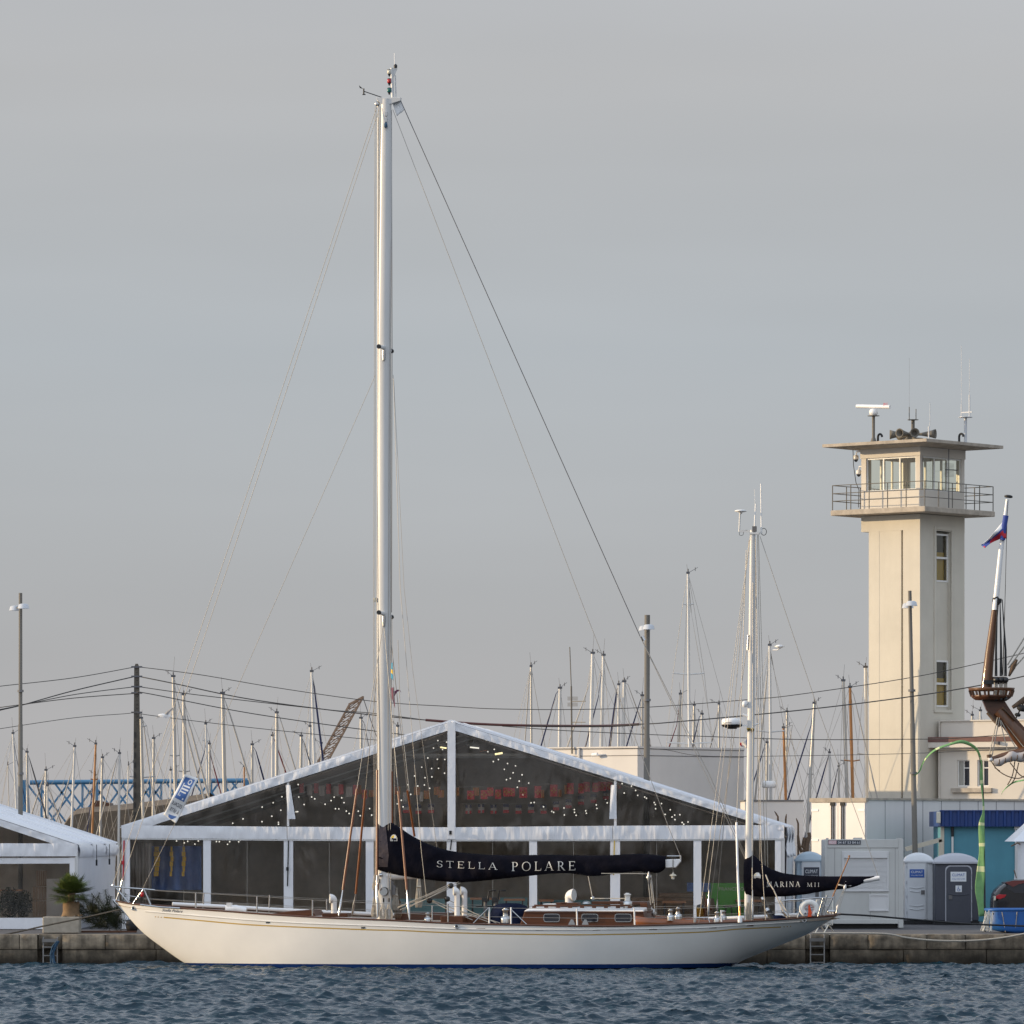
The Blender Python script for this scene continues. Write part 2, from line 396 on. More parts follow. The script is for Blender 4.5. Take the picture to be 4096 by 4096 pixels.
def serif(par, text, x0, y0, x1, y1, cap, fn, gap=.24):
    """spaced roman capitals from pixel (x0,y0) to (x1,y1) along the baseline"""
    tot = sum(SER[c][2] + gap for c in text) - gap; k = (x1 - x0) / tot; x = 0.0; lift = 0
    def put(poly):
        nonlocal lift
        lift += 1
        vs = []
        for a, b in poly:
            X = x0 + (x + a) * k; t = (X - x0) / (x1 - x0)
            vs.append(fn(X, y0 + (y1 - y0) * t - b * cap, .004 + .0004 * (lift % 8)))
        mb.add(vs, [tuple(range(len(vs)))])
    for ch in text:
        mb = MB(); ls, arcs, adv = SER[ch]
        for a, b, c, d, w in ls:
            dx, dy = (c - a) * k, (d - b) * cap; ln = math.hypot(dx, dy); nx, ny = -dy / ln * w * cap * .42, dx / ln * w * cap * .42
            nx /= k; ny /= cap
            q = 5
            for i in range(q):
                t0, t1 = i / q, (i + 1) / q
                put([(a + (c-a)*t0 + nx, b + (d-b)*t0 + ny), (a + (c-a)*t1 + nx, b + (d-b)*t1 + ny), (a + (c-a)*t1 - nx, b + (d-b)*t1 - ny), (a + (c-a)*t0 - nx, b + (d-b)*t0 - ny)])
        for cx, cy, rx, ry, a0, a1, w in arcs:
            n = 14
            for i in range(n):
                ts = [R(a0 + (a1 - a0) * (i + j) / n) for j in (0, 1)]
                def P(t, s):
                    ww = w * .85 * (.4 + .6 * abs(math.cos(t)))     # thick and thin
                    return (cx + (rx + s * ww / 2) * math.cos(t), cy + (ry + s * ww / 2) * math.sin(t))
                put([P(ts[0], 1), P(ts[1], 1), P(ts[1], -1), P(ts[0], -1)])
        x += adv + gap
        if mb.V: mb.build('letter', M['letter'], par)

def spline(pts, n):
    """Catmull-Rom through tuples"""
    pts = [np.array(p, float) for p in pts]; out = []
    k = len(pts) - 1
    for i in range(n):
        t = i / (n - 1) * k; j = min(int(t), k - 1); f = t - j
        p0, p1, p2, p3 = pts[max(j-1,0)], pts[j], pts[j+1], pts[min(j+2,k)]
        out.append(.5 * ((2*p1) + (-p0+p2)*f + (2*p0-5*p1+4*p2-p3)*f*f + (-p0+3*p1-3*p2+p3)*f**3))
    return out
def interp(x, tab):
    xs = [a for a, b in tab]; ys = [b for a, b in tab]; return float(np.interp(x, xs, ys))
# ------------------------------------------------------------------ water
G0 = .927                                            # quay level
def make_water():
    x0, x1, y0, y1 = -24.0, 24.0, 103.0, 164.3
    nx, ny = 1080, 980
    X, Y = np.meshgrid(np.linspace(x0, x1, nx), np.linspace(y0, y1, ny))
    rng = np.random.default_rng(5)
    Z = np.zeros_like(X); DX = np.zeros_like(X); DY = np.zeros_like(X)
    for i in range(110):
        lam = .15 * (1.3 / .15) ** (rng.random() ** 1.0) if i < 98 else rng.uniform(1.6, 3.4)
        th = R(-80) + rng.normal(0, R(36)); k = 2 * math.pi / lam
        a = .064 * lam / (2 * math.pi) * (1.0 if lam < 1.6 else .38)
        ph = rng.random() * 6.283
        # groups of waves: amplitude wanders slowly over the basin
        env = .62 + .80 * np.sin(X * rng.uniform(.1, .5) + Y * rng.uniform(.05, .25) + rng.random() * 6.283)
        p = k * (X * math.cos(th) + Y * math.sin(th)) + ph
        Z += a * env * np.sin(p); c = a * env * np.cos(p) * .9
        DX += c * math.cos(th); DY += c * math.sin(th)
    edge = np.minimum.reduce([(X - x0) / 1.0, (x1 - X) / 1.0, (Y - y0) / 1.0, np.full_like(X, 1.0)]).clip(0, 1)
    Z *= edge; DX *= edge; DY *= edge
    co = np.stack([X + DX, Y + DY, Z], -1).reshape(-1, 3).astype(np.float32)
    idx = np.arange(nx * ny).reshape(ny, nx)
    q = np.stack([idx[:-1, :-1], idx[:-1, 1:], idx[1:, 1:], idx[1:, :-1]], -1).reshape(-1, 4)
    # calm outer sheet
    o = len(co); B = 1500.0
    ext = np.array([(-B,-900,0),(B,-900,0),(B,y0,0),(-B,y0,0),(-B,y1,0),(x0,y1,0),(x0,y0,0),(x1,y0,0),(x1,y1,0),(B,y1,0)], np.float32)
    co = np.vstack([co, ext])
    q = np.vstack([q, np.array([(o,o+1,o+2,o+3),(o+3,o+6,o+5,o+4),(o+7,o+2,o+9,o+8)])])
    me = bpy.data.meshes.new('water'); me.vertices.add(len(co)); me.vertices.foreach_set('co', co.ravel())
    me.loops.add(q.size); me.loops.foreach_set('vertex_index', q.ravel().astype(np.int32))
    me.polygons.add(len(q)); me.polygons.foreach_set('loop_start', np.arange(0, q.size, 4, dtype=np.int32))
    me.polygons.foreach_set('use_smooth', np.ones(len(q), bool)); me.update(calc_edges=True)
    m = bpy.data.materials.new('sea'); m.use_nodes = True; t = m.node_tree; b = t.nodes['Principled BSDF']
    b.inputs['Base Color'].default_value = (.007, .028, .044, 1); b.inputs['Roughness'].default_value = .07; b.inputs['IOR'].default_value = 1.33
    tcn = t.nodes.new('ShaderNodeTexCoord'); x = t.nodes.new('ShaderNodeTexNoise'); x.inputs['Scale'].default_value = 15; x.inputs['Detail'].default_value = 4
    t.links.new(tcn.outputs['Object'], x.inputs[0]); bp = t.nodes.new('ShaderNodeBump'); bp.inputs['Strength'].default_value = .6; bp.inputs['Distance'].default_value = .03
    t.links.new(x.outputs[0], bp.inputs['Height']); t.links.new(bp.outputs[0], b.inputs['Normal'])
    me.materials.append(m)
    ob = bpy.data.objects.new('water', me); COL.objects.link(ob); tag(ob, kind='structure')
make_water()
# the opposite shore, behind the viewer: a long wooded hill that the clear panels and the chrome mirror
rows = []
for j, (f, y) in enumerate(((0, -420), (.35, -450), (.8, -520), (1, -600), (.7, -760), (0, -900))):
    rows.append([(x, y + 12 * noise.noise(Vector((x * .02, j, 1))), -.5 + f * (9 + 9 * noise.noise(Vector((x * .012, 3, 7))) + 4 * noise.noise(Vector((x * .03, j, 2))))) for x in np.linspace(-900, 900, 160)])
mb = MB(); mb.grid(rows); mb.build('hills', M['far_wood'], kind='structure')

# ------------------------------------------------------------------ quay
QY = 163.9
mb = MB(); mb.add([(-1500, QY + .9, G0 - .012), (1500, QY + .9, G0 - .012), (1500, 3000, G0 - .012), (-1500, 3000, G0 - .012)], [(0,1,2,3)])
mb.build('ground', M['asphalt'], kind='structure')
qx = lambda px: (px - CX) * QY / F
quay = thing('quay_wall', 'low stained stone quay wall along the water behind the white yacht', 'quay wall', at=(0, QY, 0))
RECESS = [(qx(150), qx(248)), (qx(3222), qx(3320))]
def course(z0, z1, w0, w1, name, top):
    x = -32.0
    while x < 32:
        x2 = x + random.uniform(w0, w1)
        for a, b in RECESS:
            if x < a < x2: x2 = a
        rec = any(a - .01 <= x < b - .01 for a, b in RECESS)
        if rec: x2 = [b for a, b in RECESS if a - .01 <= x < b - .01][0]
        d = (.45 if rec and not top else .22 if rec else random.uniform(-.03, .03))
        m_ = MB()
        nx = max(3, int((x2 - x) / .12)); nz = 6
        rows = []
        for j in range(nz + 1):
            row = []
            for i in range(nx + 1):
                px_, pz_ = x + .012 + (x2 - x - .024) * i / nx, z0 + .006 + (z1 - z0 - .012) * j / nz
                e = min(i, nx - i, j, nz - j)
                ch = (.045 if e == 0 else 0.0) + .035 * noise.noise(Vector((px_ * 1.3, pz_ * 2.5, z0 * 7))) + .02 * noise.noise(Vector((px_ * 5, pz_ * 6, 3)))
                if top and j == nz: ch += max(0, .16 * noise.noise(Vector((px_ * 1.9, 4, 1))))
                row.append((px_, QY + d + ch, pz_))
            rows.append(row)
        m_.grid(rows, True)
        m_.grid([rows[-1], [(p[0], QY + 1.0, p[2]) for p in rows[-1]]], False)
        m_.build(name, M['coping' if top else 'concrete'], quay)
        x = x2
course(.47, G0, 1.1, 2.0, 'coping_stone', True)
course(-.5, .46, 2.2, 3.6, 'wall_block', False)
mb = MB(); mb.box(-32, 32, QY + .55, QY + .9, -.5, .90); mb.build('backing', M['concrete'], quay)

def ladder(px0, px1, pyt, pyb, name, label, rung):
    t = thing(name, label, 'ladder', 'quay ladders', at=(qx((px0+px1)/2), QY, 0))
    Y = QY + .06
    a, b = W(px0, pyt, Y), W(px1, pyt, Y); zb = -.35
    for p in (a, b):
        m_ = MB(); m_.tube([(p.x, Y, zb), (p.x, Y, p.z), (p.x, Y + .25, p.z + .02)], .022, 8); m_.build('rail', M['ladder_grey'], t)
    for py in rung:
        z = W(0, py, Y).z; m_ = MB(); m_.bar((a.x, Y, z), (b.x, Y, z), .03, .035); m_.build('rung', M['ladder_grey'], t)
    z = W(0, rung[0] - 26, Y).z; m_ = MB(); m_.bar((a.x - .03, Y - .03, z), (b.x + .03, Y - .03, z), .015, .10); m_.build('bracket', M['ladder_grey'], t)
    return t
ladder(173, 229, 3752, 3880, 'quay_ladder', 'grey quay ladder draped with a blue rope near the palm planter', [3788, 3822, 3852])
ladder(3242, 3297, 3742, 3880, 'quay_ladder', 'bare rusty quay ladder below the stern of the white yacht', [3785, 3818, 3850])
mb = MB()
for i in range(16):
    o = random.uniform(-1, 1); p = []
    for k, (x, y) in enumerate([(232, 3765), (218, 3785), (208, 3815), (211, 3845), (218, 3872)]):
        w = W(x + o * (5, 8, 7, 9, 15)[k] + random.uniform(-1, 1), y + random.uniform(-2, 2), QY - .02); p.append(w + Vector((0, random.uniform(-.06, .0), 0)))
    mb.tube(p, .013, 5)
mb.build('rope_bundle', M['rope_blue'], label='frayed bundle of blue rope hung over the quay ladder', cat='rope')

# ------------------------------------------------------------------ harbour control tower
T = Frame(3680, 210, 40)
uL = T.px(3475, 2600).x; uN = T.px(3445, 2000).x; cW = T.pu(3858, 2000).y
zz = lambda py, fr=T: fr.px(3680, py).z
tw = thing('control_tower', 'tall cream harbour control tower with a glazed lookout cabin', 'tower', frame=T)
z0 = G0
zN0, zN1 = zz(2118), zz(2055)          # neck under the balcony
mb = MB()
# shaft, with a shallow panel and a dark joint on the sunny side and a recessed strip on the shaded side
pl, pr = T.px(3517, 2600).x, T.px(3604, 2600).x
def wall_left(m_, ua, ub, za, zb, c): m_.add([(ua,c,za),(ub,c,za),(ub,c,zb),(ua,c,zb)], [(0,1,2,3)])
mb.box(uL, pl, 0, cW, z0, zN0); mb.box(pl, pr, .007, cW, z0, zN0 + .12)
jr = T.px(3612, 2600).x
mb.box(pr, jr, .22, cW, z0, zN0 + .12)
s0, s1 = T.pu(3742, 2500).y, T.pu(3803, 2500).y
zS1, zS0 = zz(2113), zz(2837)
mb.box(jr, -.30, 0, cW, z0, zN0)
mb.box(-.34, -.301, s0, s1, zS0, zS1); mb.box(-.30, 0, 0, s0, z0, zN0); mb.box(-.30, 0, s1, cW, z0, zN0); mb.box(-.30, 0, s0, s1, z0, zS0)
mb.box(-.30, 0, s0, s1, zS1, zN0)
mb.box(uN, 0.004, -.004, cW + .004, zN0, zN1)
mb.build('shaft', M['render_wall'], tw)
for q0, q1 in ((zz(2637), zz(2322)), (zS0, zz(2825))): mb = MB(); mb.box(-.295, -.14, s0, s1, q0, q1); mb.build('recess_panel', M['render_wall'], tw)
mb = MB(); mb.box(-.02, .05, s0 - .12, s0, zS0 - .1, zS1 + .12); mb.box(-.02, .05, s1, s1 + .12, zS0 - .1, zS1 + .12); mb.box(-.02, .05, s0, s1, zS1, zS1 + .12); mb.box(-.02, .05, s0, s1, zS0 - .1, zS0)
mb.build('recess_frame', M['render_wall'], tw)
for za, zb in ((2322, 2128), (2825, 2637)):
    a, b = zz(za), zz(zb); mid = (a + b) / 2
    m_ = MB(); w = .07
    m_.box(-.2, -.12, s0, s0 + w, a, b); m_.box(-.2, -.12, s1 - w, s1, a, b); m_.box(-.2, -.12, s0 + w, s1 - w, b - w, b); m_.box(-.2, -.12, s0 + w, s1 - w, a, a + w); m_.box(-.2, -.12, s0 + w, s1 - w, mid - .04, mid + .04)
    fr = m_.build('window', M['window_white'], tw)
    m_ = MB(); m_.add([(-.165, s0 + w, a + w), (-.165, s1 - w, a + w), (-.165, s1 - w, b - w), (-.165, s0 + w, b - w)], [(0,1,2,3)]); m_.build('pane', M['pane'], fr)
    m_ = MB(); m_.box(-.30, -.27, s0 + w, s0 + (s1 - s0) * .45, a + w, b - w, 0); m_.box(-.29, -.28, s0 + (s1 - s0) * .45, s1 - w, a + w, a + (b - a) * .62, 1); m_.box(-.29, -.28, s0 + (s1 - s0) * .45, s1 - w, a + (b - a) * .62, b - w, 2); m_.build('window_reflection', [M['fabric_pale'], M['emblem_yellow'], M['interior_dark']], fr)  # pale, yellow and dark boxes paint the reflected light behind the pane
# balcony, cabin, roof
ov = .87
zB0, zB1 = zz(2053), zz(2031)
mb = MB(); mb.box(uN - ov, ov, -ov, cW + ov, zB0, zB1); mb.build('balcony_slab', M['slab_concrete'], tw, bevel=.03)
zC1 = zz(1786); zW0, zW1 = zz(1958), zz(1822)
wl0, wl1 = T.px(3464, 1890).x, T.px(3664, 1890).x
wr0, wr1 = T.pu(3688, 1890).y, T.pu(3846, 1890).y
t_ = .2
mb = MB()
mb.box(uN, 0, 0, t_, zB1, zW0); mb.box(-t_, 0, t_, cW, zB1, zW0)
for za_, zb_ in ((zB1, zW0), (zW1, zC1)): mb.box(uN, uN + t_, t_, cW, za_, zb_); mb.box(uN + t_, -t_, cW - t_, cW, za_, zb_)
mb.box(uN, uN + t_, cW - .3, cW, zW0, zW1); mb.box(uN, uN + t_, t_, t_ + .2, zW0, zW1)
mb.box(uN, wl0, 0, t_, zW0, zW1); mb.box(wl1, 0, 0, t_, zW0, zW1)
mb.box(-t_, 0, wr1, cW, zW0, zW1); mb.box(-t_, 0, t_, wr0, zW0, zW1)
mb.box(uN - .03, .03, -.03, t_, zW1, zC1); mb.box(-t_, .03, t_, cW + .03, zW1, zC1)
mb.box(uN + t_, -t_, t_, cW - t_, zB1 + .01, zB1 + .06)
mb.build('cabin', M['render_light'], tw)
def glazed(name, fixed, lo, hi, nd, left):
    m_ = MB(); w = .06
    def B(a, b, c, d):
        if left: m_.box(a, b, .05, .13, c, d)
        else: m_.box(-.13, -.05, a, b, c, d)
    B(lo, hi, zW0, zW0 + w); B(lo, hi, zW1 - w, zW1)
    for i in range(nd + 1):
        q = lo + (hi - lo - w) * i / nd; B(q, q + w, zW0 + w, zW1 - w)
    fr = m_.build(name, M['window_white'], tw)
    g = MB()
    if left: g.add([(lo,.09,zW0),(hi,.09,zW0),(hi,.09,zW1),(lo,.09,zW1)], [(0,1,2,3)])
    else: g.add([(-.09,lo,zW0),(-.09,hi,zW0),(-.09,hi,zW1),(-.09,lo,zW1)], [(0,1,2,3)])
    g.build('pane', M['pane'], fr)
glazed('window', 0, wl0, wl1, 3, True); glazed('window', 0, wr0, wr1, 3, False)
# far-side windows of the cabin let the sky through
m_ = MB()
for i in range(4):
    q = uN + t_ + (-.1 - uN - 2*t_) * i / 3; m_.box(q, q + .08, cW - .15, cW - .08, zW0, zW1)
    q = .4 + (cW - .8) * i / 3; m_.box(uN + .08, uN + .15, q, q + .07, zW0, zW1)
m_.build('window', M['window_white'], tw)
ro = 1.1; zR0, zR1 = zz(1781), zz(1765)
mb = MB()
lo_, hi_ = (uN - ro, -ro), (ro, cW + ro)
ins = .9; zt = zR1 + .02
mb.add([(lo_[0],lo_[1],zR1-.12),(hi_[0],lo_[1],zR1-.12),(hi_[0],hi_[1],zR1-.12),(lo_[0],hi_[1],zR1-.12),
        (lo_[0],lo_[1],zR1),(hi_[0],lo_[1],zR1),(hi_[0],hi_[1],zR1),(lo_[0],hi_[1],zR1),
        (uN-.06,-.06,zC1),(.06,-.06,zC1),(.06,cW+.06,zC1),(uN-.06,cW+.06,zC1)],
       [(4,5,6,7),(0,1,5,4),(1,2,6,5),(2,3,7,6),(3,0,4,7),(8,9,1,0),(9,10,2,1),(10,11,3,2),(11,8,0,3)])
mb.build('roof', M['slab_concrete'], tw)
# railing
rl = MB(); e = ov - .06; zr = [zB1 + .98, zB1 + .66, zB1 + .36]
c4 = [(uN - e, -e), (e, -e), (e, cW + e), (uN - e, cW + e)]
for i in range(4):
    a, b = c4[i], c4[(i + 1) % 4]
    for z in zr: rl.tube([(a[0], a[1], z), (b[0], b[1], z)], .016, 6)
    n_ = 5
    for k in range(n_):
        p = (a[0] + (b[0]-a[0]) * k / n_, a[1] + (b[1]-a[1]) * k / n_); rl.tube([(p[0], p[1], zB1 - .01), (p[0], p[1], zr[0])], .022, 6)
rl.build('railing', M['pole_grey'], tw)
# roof gear: each fitting stands on the roof plane, found along its column of the picture
def onroof(px, c): return T.px(px, 1765, c).x
cm = cW * .5
u = onroof(3494, .3); b_ = (u, .3)
ZR = zR1
rad = MB(); rad.tube([(u, .3, ZR), (u, .3, zz(1650))], .06, 8); rad.lathe([(.16, 0), (.07, .28)], (u, .3, ZR), n=8); rad.lathe([(.24, 0), (.24, .02)], (u, .3, zz(1650)), n=10)
rr = rad.build('radar_mast', M['pole_grey'], tw)
m_ = MB(); m_.lathe([(.10, 0), (.17, .06), (.17, .2), (.1, .26)], (u, .3, zz(1650) + .02), n=12); m_.build('radar_drive', M['white_paint'], rr)
za = zz(1614); dx = T.px(3560, 1614, .3).x
m_ = MB(); m_.tube([(T.px(3427, 1611, .3).x, .3, za + .08), (dx, .3, za - .03)], .075, 10); m_.build('radar_scanner', M['white_paint'], rr)
m_ = MB()
def fT(c, lift=.0): return lambda px, py, *a: T.px(px, py, c) - Vector((0, lift, 0))
lettering(m_, 'JRC', 3537, 3557, 1621, 9, fT(.3, .085)); m_.build('radar_lettering', M['cloth_red'], rr)
mb = MB(); us = onroof(3652, cm); mb.tube([(us, cm, ZR), (us, cm, zz(1662))], .07, 8); mb.box(us - .28, us + .28, cm - .28, cm + .28, ZR, ZR + .28); mb.lathe([(.22, 0), (.22, .02)], (us, cm, zz(1664)), n=10)
for dxp, top in ((-15, 1610), (12, 1620)):
    uu = T.px(3652 + dxp, 1650, cm).x; mb.tube([(uu, cm, zz(1665)), (uu, cm, zz(top))], .018, 6)
mb.tube([(us - .18, cm, zz(1664)), (us - .18, cm, zz(1412))], .003, 5)
sp_ = mb.build('siren_post', M['pole_grey'], tw)
zs = zz(1722)
for ang, tip in ((200, 1), (255, 1), (310, 1), (350, 1), (170, .9), (60, .9)):
    d = Vector((math.cos(R(ang - 40)), math.sin(R(ang - 40)), 0))
    m_ = MB(); m_.lathe([(.05, .18), (.06, .35), (.14, .75), (.19, .92), (.15, .90), (.06, .7)], (us, cm, zs), d, 14); m_.build('siren_horn', M['pole_grey'], tw)
um = onroof(3862, cW - .4); cc = cW - .4
mb = MB(); mb.tube([(um, cc, ZR), (um, cc, zz(1655))], .06, 8); mb.lathe([(.28, 0), (.28, .02)], (um, cc, zz(1656)), n=10)
ua, ub = T.px(3846, 1640, cc).x, T.px(3878, 1640, cc).x
mb.tube([(ua, cc, zz(1655)), (ua, cc, zz(1600))], .025, 6); mb.tube([(ua, cc, zz(1600)), (ua, cc, zz(1366))], .011, 6)
mb.tube([(ub, cc, zz(1655)), (ub, cc, zz(1566))], .03, 6); mb.tube([(ub, cc, zz(1566)), (ub, cc, zz(1418))], .010, 6); mb.bar((ua, cc, zz(1635)), (ub + .12, cc, zz(1635)), .04, .04)
mb.build('antenna_mast', M['lamp_grey'], tw)
uw = onroof(3715, .8); mb = MB(); mb.tube([(uw, .8, ZR), (uw, .8, zz(1700))], .03, 6); mb.tube([(uw + .06, .8, zz(1700)), (uw + .06, .8, zz(1605))], .012, 5); mb.build('antenna_rod', M['lamp_grey'], tw)
for px_, c_ in ((3520, .5), (3845, cW - .6)):
    uu = onroof(px_, c_); mb = MB(); mb.tube([(uu + .10 * math.cos(t), c_, ZR + .30 + .12 * math.sin(t)) for t in np.linspace(0, math.pi, 9)] + [(uu - .10, c_, ZR)], .045, 8); mb.build('vent_pipe', M['rubber'], tw)
for px_, py_ in ((3424, 1836), (3435, 1895)):
    p = T.px(px_, py_, .5); q = (uN, .5, p.z + .28)
    mb = MB(); mb.tube([q, (uN - .1, .5, p.z + .30), (p.x + .03, .5, p.z + .28), (p.x, .5, p.z + .14)], .025, 6)
    cmn = mb.build('camera_bracket', M['white_paint'], tw)
    mb = MB(); mb.lathe([(.04, .16), (.10, .13), (.11, .0), (.09, -.02)], (p.x, .5, p.z), n=12); mb.build('camera_housing', M['white_paint'], cmn)
    mb = MB(); mb.lathe([(.085, -.02), (.07, -.08), (.02, -.12)], (p.x, .5, p.z), n=12); mb.build('camera_dome', M['glass_dark'], cmn)
# yagi aerial on the shaded window wall
mb = MB(); yc = T.pu(3795, 1900, .35).y; mb.tube([(.35, yc, zB1), (.35, yc, zz(1790))], .02, 6); zy = zz(1874)
mb.tube([(.35, yc - .25, zy), (.35, yc + .6, zy + .02)], .02, 6)
for k in range(5):
    for s_ in (-1, 1): mb.tube([(.35, yc - .35, zy + s_ * (.05 + .05 * k)), (.35, yc + .35, zy + s_ * (.05 + .05 * k))], .006, 4)
mb.build('television_aerial', M['wire_dark'], tw)
mb = MB(); mb.tube([T.px(3412, 1795, .2), T.px(3414, 1860, .2), T.px(3424, 1930, .2), T.px(3436, 1960, .3), T.px(3434, 2030, .3)], .016, 5); mb.build('hanging_cable', M['cable'], tw)

# ------------------------------------------------------------------ low wing beside the tower
Wg = Frame(3757, 210.57, 31)
wing = thing('harbour_office', 'low cream harbour office with a brown roof band beside the control tower', 'building', frame=Wg)
wz = lambda py: Wg.px(3757, py).z
U = 8.0
ws = [(Wg.px(a, 3090).x, Wg.px(b, 3090).x) for a, b in ((3829, 3879), (3909, 3955))]
za, zb = wz(3146), wz(3041)
mb = MB(); zt = wz(2950)
mb.box(0, U, .2, 6, G0, zt - .01)
mb.box(0, ws[0][0], 0, .2, za, zb); mb.box(ws[0][1], ws[1][0], 0, .2, za, zb); mb.box(ws[1][1], U, 0, .2, za, zb); mb.box(0, U, 0, .2, G0, za); mb.box(0, U, 0, .2, zb, zt)
mb.build('wall', M['render_light'], wing)
mb = MB(); mb.box(-.02, U, .12, 6, wz(2948), wz(2886)); mb.box(-.06, U + .04, .06, 6.04, wz(2886), wz(2881)); mb.build('parapet', M['render_light'], wing)
mb = MB(); mb.box(-.36, U, -.38, 6, wz(2969), wz(2949)); mb.build('roof_band', M['brown_band'], wing)
mb = MB(); mb.box(-.34, U, -.36, 6, wz(2991), wz(2969) - .002); mb.box(-.12, U, -.14, 6, wz(3000), wz(2991) - .002); mb.build('cornice', M['render_light'], wing)
for a, b in ws:
    m_ = MB(); w = .04
    m_.box(a, a + w, .05, .13, za, zb); m_.box(b - w, b, .05, .13, za, zb); m_.box(a + w, b - w, .05, .13, za, za + w); m_.box(a + w, b - w, .05, .13, zb - w, zb)
    m_.box((a+b)/2 - .012, (a+b)/2 + .012, .05, .13, za + w, zb - w); m_.box((a+b)/2 + .012, b - w, .06, .12, za + (zb-za)*.68, za + (zb-za)*.68 + .04)
    fr = m_.build('window', M['window_white'], wing)
    m_ = MB(); m_.box((a+b)/2 + .012, b - w, .1, .11, za + w, zb - w); m_.build('pane', M['glass_dark'], fr)
    m_ = MB(); m_.box(a + w, (a+b)/2 - .012, .1, .11, za + w, zb - w); m_.build('pane', M['pane_reflection'], fr)
mb = MB(); mb.box(ws[0][0] - .22, ws[1][1] + .16, -.14, -.002, wz(3170), wz(3153)); mb.build('window_sill', M['slab_concrete'], wing)
mb = MB(); x_ = Wg.px(3749, 3000).x; mb.tube([(.02, -.06, G0), (.02, -.06, wz(3002))], .03, 6); mb.tube([(-.02, .05, wz(2948)), (-.02, .05, wz(2890)), (.05, .05, wz(2884))], .03, 6); mb.build('drain_pipe', M['render_light'], wing)
p = Wg.px(3985, 2972, -.45); mb = MB(); mb.box(p.x - .06, p.x + .12, -.56, -.37, p.z - .05, p.z + .06); mb.build('security_camera', M['trim_dark'], wing)

# ------------------------------------------------------------------ white flat-roofed block behind the marquee
Bw = Frame(2550, 203, 40)
blk = thing('flat_roof_building', 'plain white flat-roofed building rising behind the large marquee', 'building', frame=Bw)
bl = Bw.px(2080, 2990).x; bc = Bw.pu(2975, 2990).y; bz = lambda py: Bw.px(2550, py).z
mb = MB(); mb.box(bl, 0, 0, bc, G0, bz(2996)); mb.build('wall', M['building_white'], blk)
mb = MB(); mb.box(bl - .02, .02, -.02, bc + .02, bz(2993), bz(2985)); mb.build('parapet', M['building_white'], blk)
mb = MB(); mb.box(bl - .012, .012, -.012, bc + .012, bz(2996), bz(2993)); mb.box(bl - .01, .01, -.01, bc + .01, bz(3023), bz(3020)); mb.build('joint_line', M['trim_dark'], blk)
mb = MB(); q = Bw.px(2320, 3000).x; mb.tube([(q, -.06, bz(3100)), (q, -.06, bz(2988))], .045, 8); mb.build('drain_pipe', M['building_white'], blk)
p = Bw.px(2380, 3020, -.2); mb = MB(); mb.tube([(p.x - .12, -.22, p.z), (p.x + .12, -.2, p.z + .02)], .07, 10); mb.tube([(p.x + .1, -.2, p.z), (p.x + .14, 0, p.z)], .03, 6); mb.build('security_camera', M['white_paint'], blk)
mb = MB(); q0, q1 = Bw.px(2288, 3015, -.1), Bw.px(2279, 2588, -.1)
mb.tube([q0, Bw.px(2285, 2745, -.1)], .035, 6); mb.tube([Bw.px(2285, 2745, -.1), q1], .02, 6); mb.bar(Bw.px(2284, 2806, -.1), Bw.px(2342, 2805, -.1), .03, .03); mb.bar(Bw.px(2287, 2889, -.1), Bw.px(2341, 2889, -.1), .03, .03)
for k in range(4):
    for s_ in (-1, 1): mb.tube([Bw.px(2270, 2806 + s_ * (6 + 4 * k), -.1), Bw.px(2311, 2806 + s_ * (6 + 4 * k), -.1)], .008, 4)
mb.build('television_aerial', M['pole_grey'], blk)
Gb = Frame(2980, 197, 0); gb = thing('grey_shed', 'small windowless grey shed behind the marquee end near the mizzen mast', 'shed', frame=Gb)
x1_ = Gb.px(3212, 3300).x; z_ = Gb.px(2980, 3206).z
mb = MB(); mb.box(0, x1_, 0, 4, G0, z_); mb.build('wall', M['building_white'], gb)
mb = MB(); mb.box(-.03, x1_ + .03, -.03, 4.03, z_, z_ + .06); mb.build('roof', M['trim_dark'], gb)

# ------------------------------------------------------------------ box trailer
Tr = Frame(3463, 190, 40)
tr = thing('box_trailer', 'big white box trailer with closed rear doors parked behind the cabin', 'trailer', frame=Tr)
tl = Tr.px(3242, 3250).x; tz = lambda py: Tr.px(3463, py).z; tlen = 14.0
zt = tz(3193); zb = G0 + 1.15
mb = MB(); mb.box(tl, 0, .05, tlen, zb, zt); mb.build('body', M['truck_white'], tr, bevel=.02)
mb = MB(); mb.box(tl - .03, .03, -.02, .12, tz(3208), zt + .015); mb.box(0.002, .05, .12, tlen, tz(3200), zt + .01); mb.build('roof_rail', M['slab_concrete'], tr)
mid = tl / 2
for a, b in ((tl + .05, mid - .01), (mid + .01, -.04)):
    m_ = MB(); m_.box(a, b, 0, .045, zb + .1, tz(3211)); d = m_.build('door', M['truck_white'], tr)
    s_ = 1 if a > mid else -1; q = mid + s_ * .17
    for k in (0, .1):
        m_ = MB(); m_.tube([(q + s_ * k, -.03, zb + .1), (q + s_ * k, -.03, tz(3209))], .02, 6); m_.box(q + s_ * k - .05, q + s_ * k + .05, -.05, 0, tz(3222), tz(3210)); m_.build('lock_rod', M['rubber'], d)
    for py in (3240, 3360):
        h = b - .3 if s_ > 0 else a; m_ = MB(); m_.box(h, h + .3, -.02, 0, tz(py + 5), tz(py - 4)); m_.build('hinge', M['white_paint'], d)
mb = MB()
for k in range(1, 12): mb.box(.001, .012, k * 1.15, k * 1.15 + .02, zb, tz(3202))
mb.build('panel_seam', M['seam'], tr)
